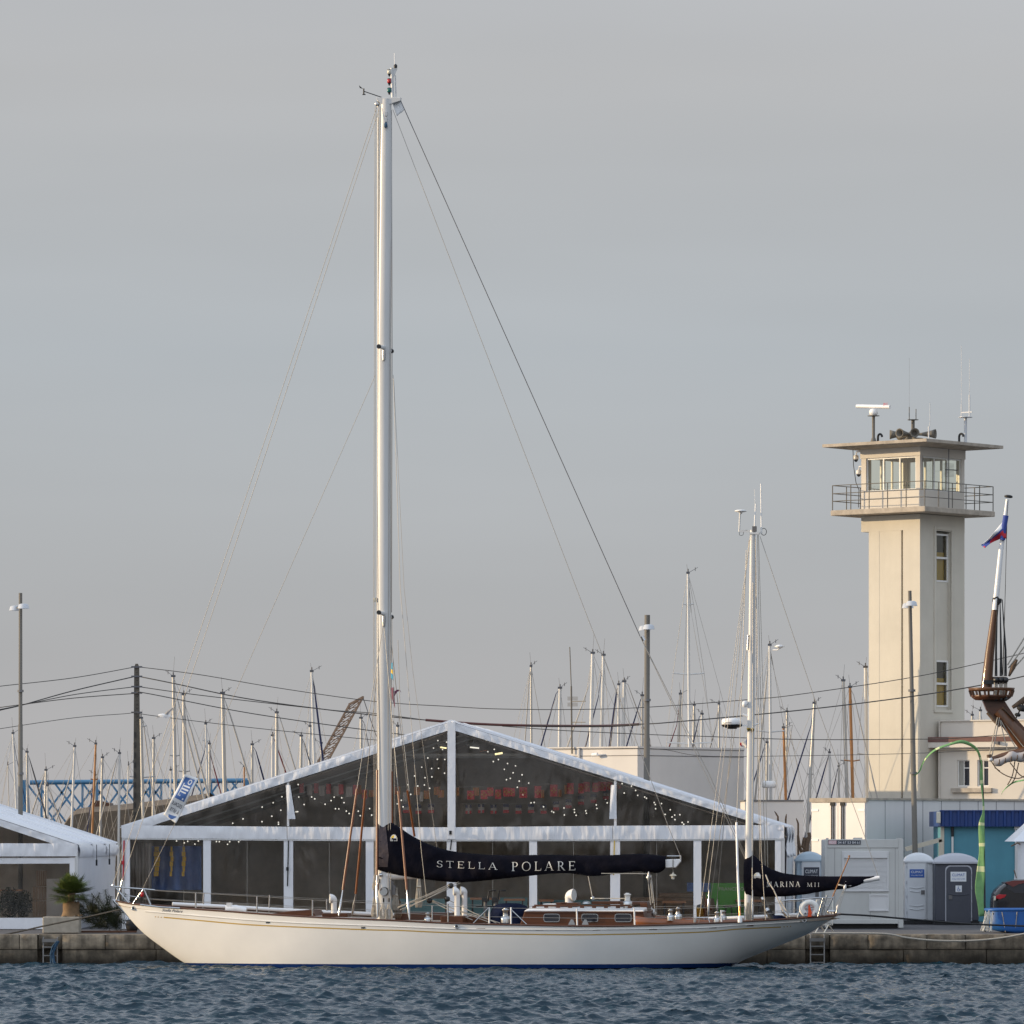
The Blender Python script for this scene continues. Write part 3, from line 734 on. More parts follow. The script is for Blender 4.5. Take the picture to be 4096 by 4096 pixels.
for k in (1.6, 2.9, 4.2):
    for uu in (-.2, tl + .2):
        mb = MB(); mb.lathe([(.3, -.15), (.5, -.14), (.5, .14), (.3, .15)], (uu, k, G0 + .5), (1, 0, 0), 18); mb.build('wheel', M['rubber'], tr)
mb = MB(); mb.box(tl + .5, -.5, .5, tlen - .5, G0 + .7, zb); mb.box(tl + .6, -.6, tlen - 2, tlen - 1.7, G0, G0 + .8); mb.build('chassis', M['black'], tr)

# ------------------------------------------------------------------ brown barn roof far left, blue gantry, rusty crane
Br = Frame(430, 235, 0)
br = thing('barn_roof_building', 'long low brown-roofed shed between the two marquees far behind', 'shed', frame=Br)
mb = MB(); pr_ = [Br.px(x, y) for x, y in ((250, 3310), (275, 3275), (300, 3258), (350, 3250), (450, 3244), (560, 3232), (640, 3222), (760, 3205), (820, 3196))]
rows = []
for c, dz in ((0, 0), (1.5, .25), (4, .3), (10, .1)):
    rows.append([(p.x, c, p.z + dz) for p in pr_])
mb.grid([[(p.x, 0, G0) for p in pr_]] + rows + [[(p.x, 10, G0) for p in pr_]], False); mb.build('roof', M['roof_brown'], br)
mb = MB(); a = Br.px(345, 3250); b = Br.px(435, 3243)
mb.prism([(a.x, a.z - .2), (a.x + .3, a.z + .55), (b.x - .1, b.z + .35), (b.x, b.z - .2)], 1.5, 4); mb.build('dormer', M['dark_wood'], br)

Gt = 255
gt = thing('lattice_gantry', 'bright blue steel lattice gantry behind the masts near the utility pole', 'gantry', at=W(450, 3400, Gt))
def P3(x, y, dy=0): return W(x, y, Gt + dy)
for dy, sh in ((0, 0), (3.0, 0)):
    m_ = MB(); m_.tube([P3(120, 3130, dy), P3(990, 3122, dy)], .11, 8); m_.build('top_chord', M['lattice_blue'], gt)
    m_ = MB(); m_.tube([P3(90, 3420, dy), P3(990, 3412, dy)], .11, 8); m_.build('bottom_chord', M['lattice_blue'], gt)
    m_ = MB()
    xs = [105 + i * 112 + (40 if dy else 0) for i in range(9)]
    for i in range(8):
        a, b = (3130, 3412) if i % 2 == 0 else (3412, 3130)
        m_.bar(P3(xs[i], 3130, dy), P3(xs[i+1] + 60, 3360, dy), .09, .09); m_.bar(P3(xs[i+1] + 60, 3130, dy), P3(xs[i], 3360, dy), .09, .09)
    m_.build('diagonal_brace', M['lattice_blue'], gt)
m_ = MB()
for x in (166, 330, 388, 600, 645, 845, 905): m_.bar(P3(x, 3130), P3(x, 3412), .10, .10)
for x in (165, 388, 640, 900): m_.bar(P3(x, 3130), P3(x, 3130, 3.0), .08, .08)
m_.build('upright', M['lattice_blue'], gt)
for x in (100, 985):
    m_ = MB(); 
    for dy in (0, 3): m_.bar(P3(x, 3120, dy), Vector((P3(x, 3120).x, Gt + dy, G0)), .3, .3)
    m_.build('leg', M['lattice_blue'], gt)

Cr = 275
cr_ = thing('crane_boom', 'rusty lattice crane boom leaning to the right above the marquee roof', 'crane', at=W(1250, 3400, Cr))
p0, p1 = W(1295, 3040, Cr), W(1425, 2803, Cr); d = (p1 - p0); base = p0 - d * 1.6
wv = Vector((.34, 0, .18)); yv = Vector((0, .6, 0))
m_ = MB(); cs = [wv * i + yv * j * .5 for i, j in ((-1,-1),(1,-1),(1,1),(-1,1))]
for c_ in cs: m_.bar(base + c_, p1 + c_, .085, .085)
m_.build('boom_chord', M['lattice_rust'], cr_)
m_ = MB(); n_ = 34; tot = p1 - base
for i in range(n_):
    for k in range(4):
        a, b = base + tot * (i / n_) + cs[k], base + tot * ((i + 1) / n_) + cs[(k + 1) % 4]
        if i % 2: a, b = base + tot * (i / n_) + cs[(k + 1) % 4], base + tot * ((i + 1) / n_) + cs[k]
        m_.bar(a, b, .045, .045)
for k in range(4): m_.bar(p1 + cs[k], p1 + cs[(k+1) % 4], .1, .1)
m_.build('boom_lacing', M['lattice_rust'], cr_)
m_ = MB(); m_.tube([p1 + wv, W(1500, 2930, Cr), W(1560, 3060, Cr)], .02, 4); m_.build('pendant_cable', M['wire_dark'], cr_)
m_ = MB(); b0 = Vector((base.x, Cr, G0)); m_.box(b0.x - 2.4, b0.x + 1.2, Cr - 1.4, Cr + 1.4, G0 + .9, max(G0 + 3.2, base.z)); m_.box(b0.x - 2.6, b0.x + 2, Cr - 1.6, Cr + 1.6, G0, G0 + .9); m_.build('crane_house', M['lattice_rust'], cr_)
# ------------------------------------------------------------------ lamp posts, utility pole, cables
def lamp_post(pxt, pyt, pxb, pyb, Y, r0, r1, heads, label, cap_h):
    b = W(pxb, pyb, Y); t = W(pxt, pyt, Y); d = (b - t) / (b.z - t.z); base = t + d * (G0 - t.z)
    o = thing('lamp_post', label, 'lamp post', 'harbour lamp posts', at=base)
    m_ = MB(); k = t + (base - t) * .4
    m_.tube([base, k, k, t], [r0, (r0 + r1) / 2 + .006, (r0 + r1) / 2 - .006, r1], 12); m_.build('pole', M['pole_grey'], o)
    for hx, hy, dy in heads:
        p = W(hx, hy, Y + dy)
        m_ = MB(); m_.lathe([(.21, -.09), (.20, -.07), (.17, .05), (.10, .08), (.02, .085)], p, n=18); h = m_.build('lamp_head', M['lamp_grey'], o)
        q = t + (base - t) * ((p.z - t.z) / (base.z - t.z))
        m_ = MB(); m_.tube([q, p + Vector((0, 0, .0))], .04, 8); m_.build('lamp_bracket', M['pole_grey'], h)
    for hy in (cap_h, cap_h + 330):
        q = t + (base - t) * ((W(0, hy, Y).z - t.z) / (base.z - t.z)); m_ = MB(); m_.lathe([(r0 + .025, -.04), (r0 + .025, .04)], q, n=12); m_.build('clamp', M['trim_dark'], o)
    return o
lamp_post(82, 2372, 82, 3220, 188, .085, .062, [(94, 2424, -.35), (60, 2432, .35)], 'slim grey lamp post with two shades behind the small marquee', 2764)
lamp_post(2589, 2460, 2587, 3100, 184, .105, .095, [(2595, 2507, -.35), (2578, 2512, .35)], 'thick grey lamp post with two shades before the flat-roofed building', 2800)
lamp_post(3639, 2363, 3660, 3390, 186, .100, .062, [(3646, 2413, -.35), (3631, 2422, .35)], 'tall grey lamp post with two shades in front of the tower', 2762)
UY = 195
ub = W(548, 3300, UY); ub.z = G0
up = thing('utility_pole', 'dark square concrete utility pole carrying the overhead cables', 'utility pole', at=ub)
mb = MB(); t_ = W(547, 2655, UY); t0 = .088; b0 = .16
mb.add([ub + Vector((i*b0, j*b0, 0)) for i, j in ((-1,-1),(1,-1),(1,1),(-1,1))] + [t_ + Vector((i*t0, j*t0, -.12)) for i, j in ((-1,-1),(1,-1),(1,1),(-1,1))] + [t_ + Vector((i*t0*.5, j*t0*.5, 0)) for i, j in ((-1,-1),(1,-1),(1,1),(-1,1))],
       [(0,1,5,4),(1,2,6,5),(2,3,7,6),(3,0,4,7),(4,5,9,8),(5,6,10,9),(6,7,11,10),(7,4,8,11),(8,9,10,11)])
mb.build('pole', M['pole_concrete'], up)
mb = MB()
for py in range(2690, 2900, 16): p = W(549, py, UY); mb.tube([(p.x, UY - .125, p.z), (p.x, UY - .10, p.z)], .016, 6)
for py in range(2940, 3300, 40): p = W(541, py, UY); mb.box(p.x - .02, p.x + .02, UY - .17, UY - .10, p.z - .1, p.z + .1)
mb.build('pole_hole', M['black'], up)
mb = MB()
for py in (2668, 2706, 2747, 2772, 2850): p = W(548, py, UY); mb.bar(p + Vector((-.2, -.12, 0)), p + Vector((.2, -.12, 0)), .05, .06)
mb.build('cable_clamp', M['wire_dark'], up)
def cable(label, segs, r=.0145, sleeve=None, name='overhead_cable'):
    o = None; m_ = MB()
    for pts, Y0, Y1 in segs:
        pp = list(spline(pts, len(pts) * 5))
        if pts[0][0] <= 0: q = pp[0] + (pp[0] - pp[2]) / np.hypot(*(pp[0] - pp[2])) * 900; pp = [q] + pp
        if pts[-1][0] >= 4150: q = pp[-1] + (pp[-1] - pp[-3]) / np.hypot(*(pp[-1] - pp[-3])) * 900; pp = pp + [q]
        n_ = len(pp)
        m_.tube([W(p[0], p[1], Y0 + (Y1 - Y0) * i / (n_ - 1)) for i, p in enumerate(pp)], r, 5)
    o = m_.build(name, M['cable'], label=label, cat='cable', group='overhead cables')
    if sleeve:
        m_ = MB(); m_.tube([W(p[0], p[1], sleeve[1]) - Vector(o.location) for p in spline(sleeve[0], 16)], .045, 6)
        s_ = m_.build('cable_sleeve', M['cable_sleeve'], o)
cable('topmost overhead cable spanning from the utility pole past the tower', [([(-60, 2756), (0, 2745), (290, 2712), (540, 2668)], UY, UY), ([(556, 2668), (800, 2699), (1100, 2750), (1490, 2805), (1800, 2826), (2000, 2836), (2300, 2838), (2590, 2829), (3000, 2798), (3200, 2777), (3640, 2711), (3955, 2645), (4150, 2600)], UY, 184)])
cable('thick overhead cable with a brown protective sleeve above the marquee ridge', [([(-60, 2858), (0, 2841), (90, 2820), (290, 2764), (540, 2706)], UY, UY), ([(556, 2706), (700, 2735), (1000, 2797), (1400, 2850), (1700, 2880), (1900, 2893), (2100, 2902), (2400, 2905), (2560, 2897), (2700, 2888), (3200, 2841), (3640, 2787), (3955, 2735), (4150, 2692)], UY, 184)], .021, ([(1702, 2880), (1900, 2895), (2100, 2902), (2400, 2904), (2558, 2897)], 190))
cable('thin third cable running just under the sleeved overhead cable', [([(0, 2838), (100, 2818), (300, 2778), (540, 2747)], UY, UY), ([(556, 2747), (800, 2781), (1300, 2838), (1480, 2852), (1700, 2880)], UY, 192)], .016)
cable('fourth cable down the utility pole dipping behind the main mast', [([(0, 2830), (90, 2818), (300, 2792), (540, 2774), (580, 2772), (1000, 2853), (1488, 2923), (1800, 2960)], UY, 192)], .017)
cable('lowest faint cable on the utility pole with black end fittings', [([(0, 2915), (290, 2872), (500, 2855), (545, 2850), (600, 2861), (1000, 2910), (1480, 2958), (1700, 2972)], UY, 194)], .012)
cable('low cable running level behind the mizzen mast towards the tower', [([(2010, 2905), (2250, 2922), (2590, 2938), (2800, 2945), (3200, 2958), (3640, 2957), (3820, 2953), (4150, 2930)], 190, 184)], .015)
cable('faint slack cable crossing the flat roof and the tower base', [([(2000, 2998), (2590, 2994), (2810, 3024), (3200, 3023), (3640, 3014), (3900, 3002), (4150, 2990)], 190, 184)], .010)

# ------------------------------------------------------------------ yachts' masts in the marina behind
AL, WH, WD = 'alloy', 'alloy_white', 'wood_mast'
NV, PA, RD = 'sail_navy', 'sail_pale', 'sail_red'
MASTS = [  # top x, y, low x, y, width px, distance, material, stay (x0,y0,x1,y1,w,material) list, spreaders (y, half px), label
 (52,2933,65,3215,9,240,WH,[(62,3010,80,3100,3,NV)],[], 'pale mast leaning beside the slim lamp post, wind vane on top'),
 (31,3060,35,3205,4,250,AL,[],[], 'thinnest bare pole rising over the small marquee roof'),
 (108,3008,110,3235,10,232,AL,[(118,3035,182,3256,6,'wire_dark')],[], 'grey mast with a long dark stay right of the slim lamp post'),
 (184,3080,180,3255,10,245,AL,[(178,3095,132,3240,6,PA)],[], 'short grey mast at the gantry corner with a pale stay'),
 (190,3142,190,3260,9,236,WH,[(196,3155,240,3280,6,PA)],[], 'very short white mast touching the gantry corner mast'),
 (299,2985,287,3300,10,228,WH,[(288,3080,230,3270,5,PA)],[], 'bright white mast leaning left in front of the blue gantry'),
 (383,2975,370,3300,9,226,WD,[(380,3075,362,3220,4,NV)],[(3120,14)], 'varnished brown mast before the blue gantry'),
 (382,3100,380,3310,7,242,AL,[],[], 'short grey mast close behind the varnished brown mast'),
 (410,3030,402,3300,10,230,AL,[(401,3045,385,3130,4,PA)],[], 'weathered grey mast just right of the varnished brown mast'),
 (478,3013,475,3320,10,228,WH,[(470,3030,410,3250,5,PA)],[], 'straight pale mast midway between brown mast and utility pole'),
 (514,3060,503,3310,4,238,AL,[],[], 'thin stick mast left of the utility pole'),
 (564,2872,573,3300,13,222,AL,[(572,2880,602,3110,5,PA)],[(2907,22),(3110,52)], 'grey mast hugging the right side of the utility pole'),
 (615,2953,612,3290,11,229,AL,[],[], 'stout grey mast with bare head right of the utility pole'),
 (693,2705,704,3290,14,215,AL,[(708,2790,815,3190,8,PA)],[(3025,20)], 'tallest mast near the utility pole with a whip aerial'),
 (735,2778,739,3290,14,218,AL,[(748,2860,836,3190,8,PA)],[(3088,22)], 'second tall mast beside the whip aerial mast'),
 (683,3080,681,3290,8,244,WH,[],[], 'short white mast under the tall whip aerial mast'),
 (823,2895,833,3240,9,236,WH,[(820,3000,788,3110,5,NV)],[(2965,14)], 'slender white mast with a green lamp on its head'),
 (838,2975,838,3240,10,246,AL,[(843,3025,880,3160,5,RD)],[], 'short mast with a dark red furled sail'),
 (890,2772,900,3240,16,212,AL,[(918,2848,998,3120,8,PA)],[], 'stoutest pale mast standing alone left of the banner line'),
 (1009,2978,1008,3200,11,226,AL,[(1024,3005,1050,3100,7,'sail_navy')],[], 'short mast with a radar reflector and bright blue furled sail'),
 (1107,2850,1107,3180,13,220,AL,[(1119,2868,1176,3060,6,PA)],[], 'grey mast with a long pale stay over the marquee slope'),
 (1090,2942,1090,3180,11,233,WH,[(1102,2970,1138,3075,6,RD)],[], 'short white mast with a red furled sail beside a taller one'),
 (1205,2943,1203,3150,12,235,AL,[(1216,2970,1240,3050,5,'wire_dark')],[], 'short mast with a T-shaped head left of the mast pair'),
 (1240,2905,1237,3150,10,240,WH,[],[], 'thin pale mast just left of the instrument-laden mast'),
 (1247,2685,1260,3150,12,216,WH,[(1255,2735,1290,3025,8,NV)],[], 'tall mast crowded with instruments and a dark furled sail'),
 (1285,2972,1288,3150,10,246,AL,[],[], 'small grey mast beside the foot of the crane boom'),
 (1444,2872,1445,3100,12,224,AL,[(1456,2890,1470,2960,3,'wire_dark')],[], 'lone mast between the crane boom and the main mast'),
 (977,3065,977,3200,7,250,WD,[],[], 'stubby brown post showing above the long marquee slope'),
 (1591,2904,1590,3050,11,222,AL,[],[], 'cut-off mast head just right of the main mast'),
 (2124,2665,2126,3080,9,222,AL,[(2118,2700,2100,2965,5,PA),(2130,2700,2175,2960,2,'wire')],[], 'slim grey mast with close shrouds right of the marquee peak'),
 (2240,2752,2237,3100,14,218,WH,[(2224,2775,2165,2980,6,NV)],[], 'patchy white mast with a blue and white furled sail'),
 (2371,2612,2360,3110,15,212,WH,[(2356,2740,2270,2985,6,PA)],[], 'left one of the two tall white masts over the flat roof'),
 (2414,2620,2402,3110,14,214,WH,[(2394,2785,2342,2985,6,NV)],[], 'right one of the two tall white masts over the flat roof'),
 (2475,2738,2473,3110,10,224,WH,[(2466,2765,2438,2985,9,NV)],[], 'narrow mast with a thick dark blue furled sail'),
 (2497,2726,2490,3110,14,218,WH,[(2512,2738,2520,2760,4,PA)],[], 'stout white mast against the narrow mast with blue sail'),
 (2569,2782,2568,3110,12,222,AL,[(2562,2800,2506,2985,6,NV)],[], 'grey mast with blue furled sail left of the thick lamp post'),
 (2722,2775,2708,3110,11,224,AL,[(2707,2900,2678,2985,5,RD)],[], 'grey mast with a red furled sail right of the thick lamp post'),
 (2752,2292,2758,3120,11,208,WH,[(2738,2640,2720,2985,4,PA),(2765,2450,2860,3000,1.5,'wire')],[(2420,21),(2698,62),(2975,90)], 'tallest white marina mast with wide spreaders'),
 (2777,2820,2770,3110,10,236,AL,[],[], 'pale mast half hidden behind the tallest marina mast'),
 (2808,2856,2805,3110,11,228,WH,[(2797,2868,2770,2985,5,NV)],[], 'short white mast with striped furled sail near the radar dome'),
 (2876,2816,2876,3110,8,238,AL,[(2866,2900,2842,2985,4,'wire_dark')],[], 'bare pole directly below the radar dome'),
 (3079,2580,3084,3260,12,210,WH,[(3070,2680,3020,3200,8,PA),(3090,2660,3150,2900,1.5,'wire')],[(2928,56)], 'tall white mast with a dish-shaped aerial right of the mizzen'),
 (3068,2970,3066,3260,10,226,AL,[(3060,2980,3010,3140,5,NV)],[], 'short grey mast with blue sail at the mizzen mast'),
 (3148,2846,3143,3260,9,232,AL,[],[], 'grey mast directly behind the orange wooden mast'),
 (3134,2910,3145,3260,11,216,WD,[(3170,2900,3120,3190,4,PA)],[], 'orange wooden mast behind the grey shed'),
 (3258,2812,3224,3420,13,206,AL,[(3243,2905,3152,3195,6,NV)],[(3100,12)], 'leaning grey mast passing behind the trailer edge'),
 (3318,3010,3321,3250,9,228,WH,[(3312,3030,3264,3195,6,NV)],[], 'short white mast with striped stay above the trailer doors'),
 (3355,3065,3356,3250,8,236,AL,[(3350,3080,3325,3190,5,NV)],[], 'shortest mast above the trailer doors'),
 (3373,2722,3391,3260,14,210,AL,[],[(3045,22)], 'stout grey mast left of the brown mast by the tower'),
 (3400,2748,3413,3260,13,208,WD,[(3415,2780,3470,3020,5,PA)],[(3045,32)], 'dark brown wooden mast by the tower'),
 (3462,2668,3467,3260,15,214,WH,[],[(3018,36)], 'white mast touching the left edge of the tower'),
 (3889,2860,3890,2960,10,226,AL,[],[], 'mast stub peeping over the office roof, the shorter of two'),
 (3922,2842,3923,2960,10,230,WH,[],[], 'mast stub peeping over the office roof, the taller of two'),
]
def mast(tx, ty, bx, by, w, Y, mt, stays, spr, label, vane=True):
    t = W(tx, ty, Y); b = W(bx, by, Y); d = (b - t) / (b.z - t.z)
    base = t + d * (G0 - .2 - t.z)
    o = thing('sailboat_mast', label, 'mast', 'marina masts behind the quay', at=base)
    r = w * .5 * Y / F
    m_ = MB(); m_.tube([base, t + (base - t) * .25, t], [r, r, r * .86], 10); sp_ = m_.build('mast_tube', M[mt], o)
    m_ = MB(); m_.box(t.x - r * 1.25, t.x + r * 1.25, Y - r, Y + r, t.z - .03, t.z + .05); m_.tube([t, t + Vector((0, 0, .16))], .026, 6); m_.build('masthead', M['wire_dark'], o)
    if vane:
        s_ = random.choice((-1, 1)); h = random.uniform(.14, .32)
        m_ = MB(); m_.tube([t, t + Vector((s_ * h, 0, .16)), t + Vector((s_ * (h + .10), 0, .22))], .009, 5); m_.tube([t + Vector((s_ * h, 0, .08)), t + Vector((s_ * h, 0, .22))], .014, 5)
        m_.tube([t, t + Vector((-.05 * s_, 0, random.uniform(.3, .8)))], .005, 4); m_.build('wind_vane', M['wire_dark'], o)
    for x0, y0, x1, y1, sw, sm in stays:
        p, q = W(x0, y0, Y), W(x1, y1, Y + .6); e = (q - p) / (q.z - p.z); q2 = p + e * (G0 + 1.2 - p.z)
        rr = sw * .5 * Y / F
        m_ = MB(); m_.tube([t + (base - t) * .004, p], .012, 4); m_.tube([p, p + (q2 - p) * .12, q2], [rr * .5, rr, rr * 1.15], 7); m_.build('furled_sail' if sw >= 4 else 'stay_wire', M[sm], o)
    m_ = MB()
    for s_ in (-1, 1):
        hw = random.uniform(.9, 1.7)
        q = base + Vector((s_ * hw, random.uniform(-1, 1), 1.3)); wpt = t
        for sy, hp in spr:
            a = t + (base - t) * ((W(0, sy, Y).z - t.z) / (base.z - t.z)); k = a + Vector((s_ * hp * Y / F, 0, .05))
            m_.tube([wpt, k], .007, 4); wpt = k
        m_.tube([wpt, q], .007, 4)
        k = t + (base - t) * random.uniform(.3, .5); m_.tube([k, q + Vector((-s_ * .15, 0, 0))], .006, 4)
    q = base + Vector((random.choice((-1, 1)) * random.uniform(2, 4), 0, 1.3)); m_.tube([t, q], .006, 4)
    m_.build('shroud_wire', M['wire'], o)
    for sy, hp in spr:
        a = t + (base - t) * ((W(0, sy, Y).z - t.z) / (base.z - t.z)); k = hp * Y / F
        m_ = MB(); m_.tube([a + Vector((-k, 0, .05)), a, a + Vector((k, 0, .05))], .026, 6); m_.build('spreader', M[mt], o)
    return o
for row in MASTS: mast(*row)
p = W(3118, 2586, 209.5); mb = MB(); mb.lathe([(.02, -.09), (.1, -.05), (.2, 0), (.1, .06), (.02, .07)], p, n=12); mb.tube([p + Vector((0, 0, -.05)), p + Vector((-.05, .3, -.12)), p + Vector((-.28, .5, -.12))], .02, 6)
mb.build('dish_aerial', M['white_paint'], bpy.data.objects.get('sailboat_mast.%03d' % [i for i, r_ in enumerate(MASTS) if 'dish-shaped' in r_[9]][0]))
p = W(3076, 3140, 209); mb = MB(); mb.lathe([(.22, -.12), (.27, -.08), (.27, .1), (.2, .16)], p, n=14)
mb.build('radar_dome', M['white_paint'], bpy.data.objects.get('sailboat_mast.%03d' % [i for i, r_ in enumerate(MASTS) if 'dish-shaped' in r_[9]][0]))

# ------------------------------------------------------------------ marquees
TD = 15.0
A = Frame(1805, 172.6, 4.0)
mq = thing('marquee', 'large white gabled marquee with clear front panels behind the yacht', 'marquee', frame=A)
az = lambda py, px=1805: A.px(px, py).z
eL, eR, pk = A.px(487, 3310), A.px(3138, 3308), A.px(1806, 2886)
def mixp(a, b, t): return a + (b - a) * t
def shell(name, lift, thick, c0, c1, m):
    m_ = MB()
    L_ = [Vector((eL.x - .05, 0, eL.z + lift)), Vector((pk.x, 0, pk.z + lift)), Vector((eR.x + .05, 0, eR.z + lift))]
    for a, b in ((L_[0], L_[1]), (L_[1], L_[2])):
        rows = []
        for j in range(13):
            t = j / 12; p = mixp(a, b, t); row = []
            for i in range(25):
                c = c0 + (c1 - c0) * i / 24; sag = -.05 * math.sin(math.pi * ((i / 24 * 3) % 1.0)) if 0 < i < 24 else 0
                row.append((p.x, c, p.z + sag * (1 - abs(2 * t - 1) ** 4)))
            rows.append(row)
        m_.grid(rows, True)
    return m_.build(name, m, mq, solid=thick)
shell('roof', .0, .02, -.08, TD, M['pvc_roof'])
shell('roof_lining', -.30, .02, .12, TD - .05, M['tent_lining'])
rb = MB()                                              # roof arches: one per bay, a little proud
for c in (0, 5, 10, 15):
    for a, b in ((eL, pk), (pk, eR)): rb.bar((a.x, c, a.z + .03), (b.x, c, b.z + .03), .12, .06)
rb.build('roof_arch', M['pvc_strip'], mq)
# valance: the gathered strip along the gable
def fold_band(m_, pa, pb, qa, qb, n, amp, wl, c=-.10):
    """cloth strip between line pa-pb (top) and qa-qb (bottom) with hanging folds"""
    rows = []; ln = (Vector(pb) - Vector(pa)).length
    for j in range(6):
        v = j / 5; row = []
        for i in range(n + 1):
            t = i / n; p = mixp(mixp(Vector(pa), Vector(pb), t), mixp(Vector(qa), Vector(qb), t), v)
            x = t * ln / wl
            f = noise.noise(Vector((x * 1.0, v * .8, pa[2]))) + .6 * noise.noise(Vector((x * 2.7, v * 1.2, 5)))
            row.append((p.x, c - amp * (.3 + f) * (.45 + .55 * math.sin(math.pi * min(1, v * .9 + .1))), p.z))
        rows.append(row)
    m_.grid(rows, True)
vb = lambda px: (2921 + .3165 * (1797 - px)) if px < 1797 else (2921 + .3085 * (px - 1815))
m_ = MB(); fold_band(m_, A.px(487, 3308), A.px(1800, 2890), A.px(495, vb(495) + 6), A.px(1792, vb(1792)), 260, .032, .30); m_.build('gable_valance', M['pvc_white'], mq)
m_ = MB(); fold_band(m_, A.px(1812, 2890), A.px(3138, 3306), A.px(1820, vb(1820)), A.px(3125, vb(3125) - 2), 260, .032, .36); m_.build('gable_valance', M['pvc_white'], mq)
# eave band across the front, in sections
edges = [487, 1150, 1804, 2452, 3138]
for i in range(4):
    m_ = MB(); a, b = edges[i] + 1, edges[i + 1] - 1
    yt = [3301, 3307, 3309, 3303, 3300][i:i+2]; yb_ = [3351, 3357, 3359, 3358, 3354][i:i+2]
    fold_band(m_, A.px(a, yt[0]), A.px(b, yt[1]), A.px(a, yb_[0]), A.px(b, yb_[1]), 150, .030, .30, -.11); m_.build('eave_band', M['pvc_white'], mq)
    m_ = MB(); m_.bar(A.px(a, yb_[0] + 3, -.06), A.px(b, yb_[1] + 3, -.06), .08, .05); m_.build('eave_beam', M['aluminium'], mq)
# uprights
def post(x0, x1, yt, yb, c0=-.08, c1=.10, m='pvc_strip'):
    a, b = A.px(x0, yt, c0), A.px(x1, yt, c0); m_ = MB(); zb = G0 if yb is None else az(yb)
    m_.box(a.x, b.x, c0, c1, zb, a.z); return m_.build('upright', M[m], mq)
for x0, x1 in ((500, 519), (813, 843), (1135, 1172), (1463, 1494), (1787, 1825), (2117, 2148), (2441, 2480), (2774, 2805), (3100, 3124)): post(x0, x1, 3352, None)
post(487, 499, 3352, None, -.09, .12, 'aluminium'); post(3125, 3139, 3352, None, -.09, .12, 'aluminium')
post(1790, 1821, 2888, 3356, -.14, .06); post(1148, 1156, 3112, 3305, -.04, .06); post(2456, 2466, 3118, 3303, -.04, .06)
for x0, x1, sg in ((1140, 1180, 1), (2437, 2468, -1)):
    m_ = MB(); rows = []
    for j in range(9):
        t = j / 8; y = 3140 + 136 * t; hw = 9 + 6 * t; cx = (1152 + 15 * t) if sg > 0 else (2453 - 1 * t)
        rows.append([A.px(cx + hw * q, y, -.15 - .02 * math.sin(q * 2 + t * 4)) for q in (-1, -.5, 0, .5, 1)])
    m_.grid(rows, False); m_.build('rolled_flap', M['pvc_roof'], mq)
# clear panels
xs = [519, 813, 843, 1135, 1172, 1463, 1494, 1787, 1825, 2117, 2148, 2441, 2480, 2774, 2805, 3100]
for i in range(0, 16, 2):
    a, b = A.px(xs[i], 3354, .02), A.px(xs[i + 1], 3354, .02); m_ = MB()
    m_.add([(a.x, .02, G0 + .05), (b.x, .02, G0 + .05), (b.x, .02, b.z), (a.x, .02, a.z)], [(0,1,2,3)]); m_.build('clear_panel', M['pvc_clear'], mq)
    if i not in (0, 14):
        c_ = (a.x + b.x) / 2; m_ = MB(); m_.bar((c_, .0, G0 + .05), (c_, .0, a.z), .012, .01); m_.build('panel_seam', M['wire'], mq)
for pts in ([(560, 3301), (741, 3250), (1150, 3121), (1790, 2919), (1790, 3307), (1150, 3305)], [(1822, 2921), (2460, 3116), (3045, 3299), (2460, 3303), (1822, 3307)]):
    m_ = MB(); q = [A.px(x, y, .03) for x, y in pts]; m_.add(q, [tuple(range(len(q)))]); m_.build('clear_panel', M['pvc_clear'], mq)
# side and back walls, floor
m_ = MB(); m_.box(eL.x, eL.x + .04, .12, TD, G0, eL.z - .05); m_.build('side_wall', M['pvc_strip'], mq)
m_ = MB()
rows = []
for j in range(2):
    rows.append([(eR.x + .02 + .06 * math.sin(c * 5.1) * (j == 0) + .03 * noise.noise(Vector((c * 2, 0, 0))), c, eR.z - .02 if j == 0 else G0) for c in np.linspace(.14, TD, 60)])
m_.grid(rows); m_.build('side_wall', M['pvc_strip'], mq)
for c in (.15, 5, 10):
    m_ = MB(); rows = []
    for j in range(8):
        t = j / 7; rows.append([(eR.x + .10 + .10 * math.sin(q * 3 + j) * t, c + .9 * q, eR.z + .02 - 1.0 * t) for q in np.linspace(0, 1, 9)])
    m_.grid(rows); m_.build('rolled_side_flap', M['pvc_strip'], mq, solid=.01)
m_ = MB(); m_.box(eL.x + .05, eR.x - .05, TD - .06, TD - .02, G0, eL.z); m_.add([(eL.x, TD - .03, eL.z), (eR.x, TD - .03, eR.z), (pk.x, TD - .03, pk.z - .05)], [(0,1,2)]); m_.build('back_wall', M['tent_wall'], mq)
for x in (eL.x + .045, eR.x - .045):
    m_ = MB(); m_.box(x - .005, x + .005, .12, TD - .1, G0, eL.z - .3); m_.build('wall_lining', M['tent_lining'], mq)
m_ = MB(); m_.box(eL.x + .06, eR.x - .06, .05, TD - .1, G0 - .01, G0 + .03); m_.build('floor', M['interior_dark'], mq)
for c in (5, 10):
    m_ = MB()
    for a, b in ((eL, pk), (pk, eR)): m_.bar((a.x, c, a.z - .25), (b.x, c, b.z - .25), .1, .22)
    m_.bar((pk.x - 2, c, pk.z - 1.0), (pk.x + 2, c, pk.z - 1.0), .08, .08); m_.build('rafter', M['aluminium'], mq)

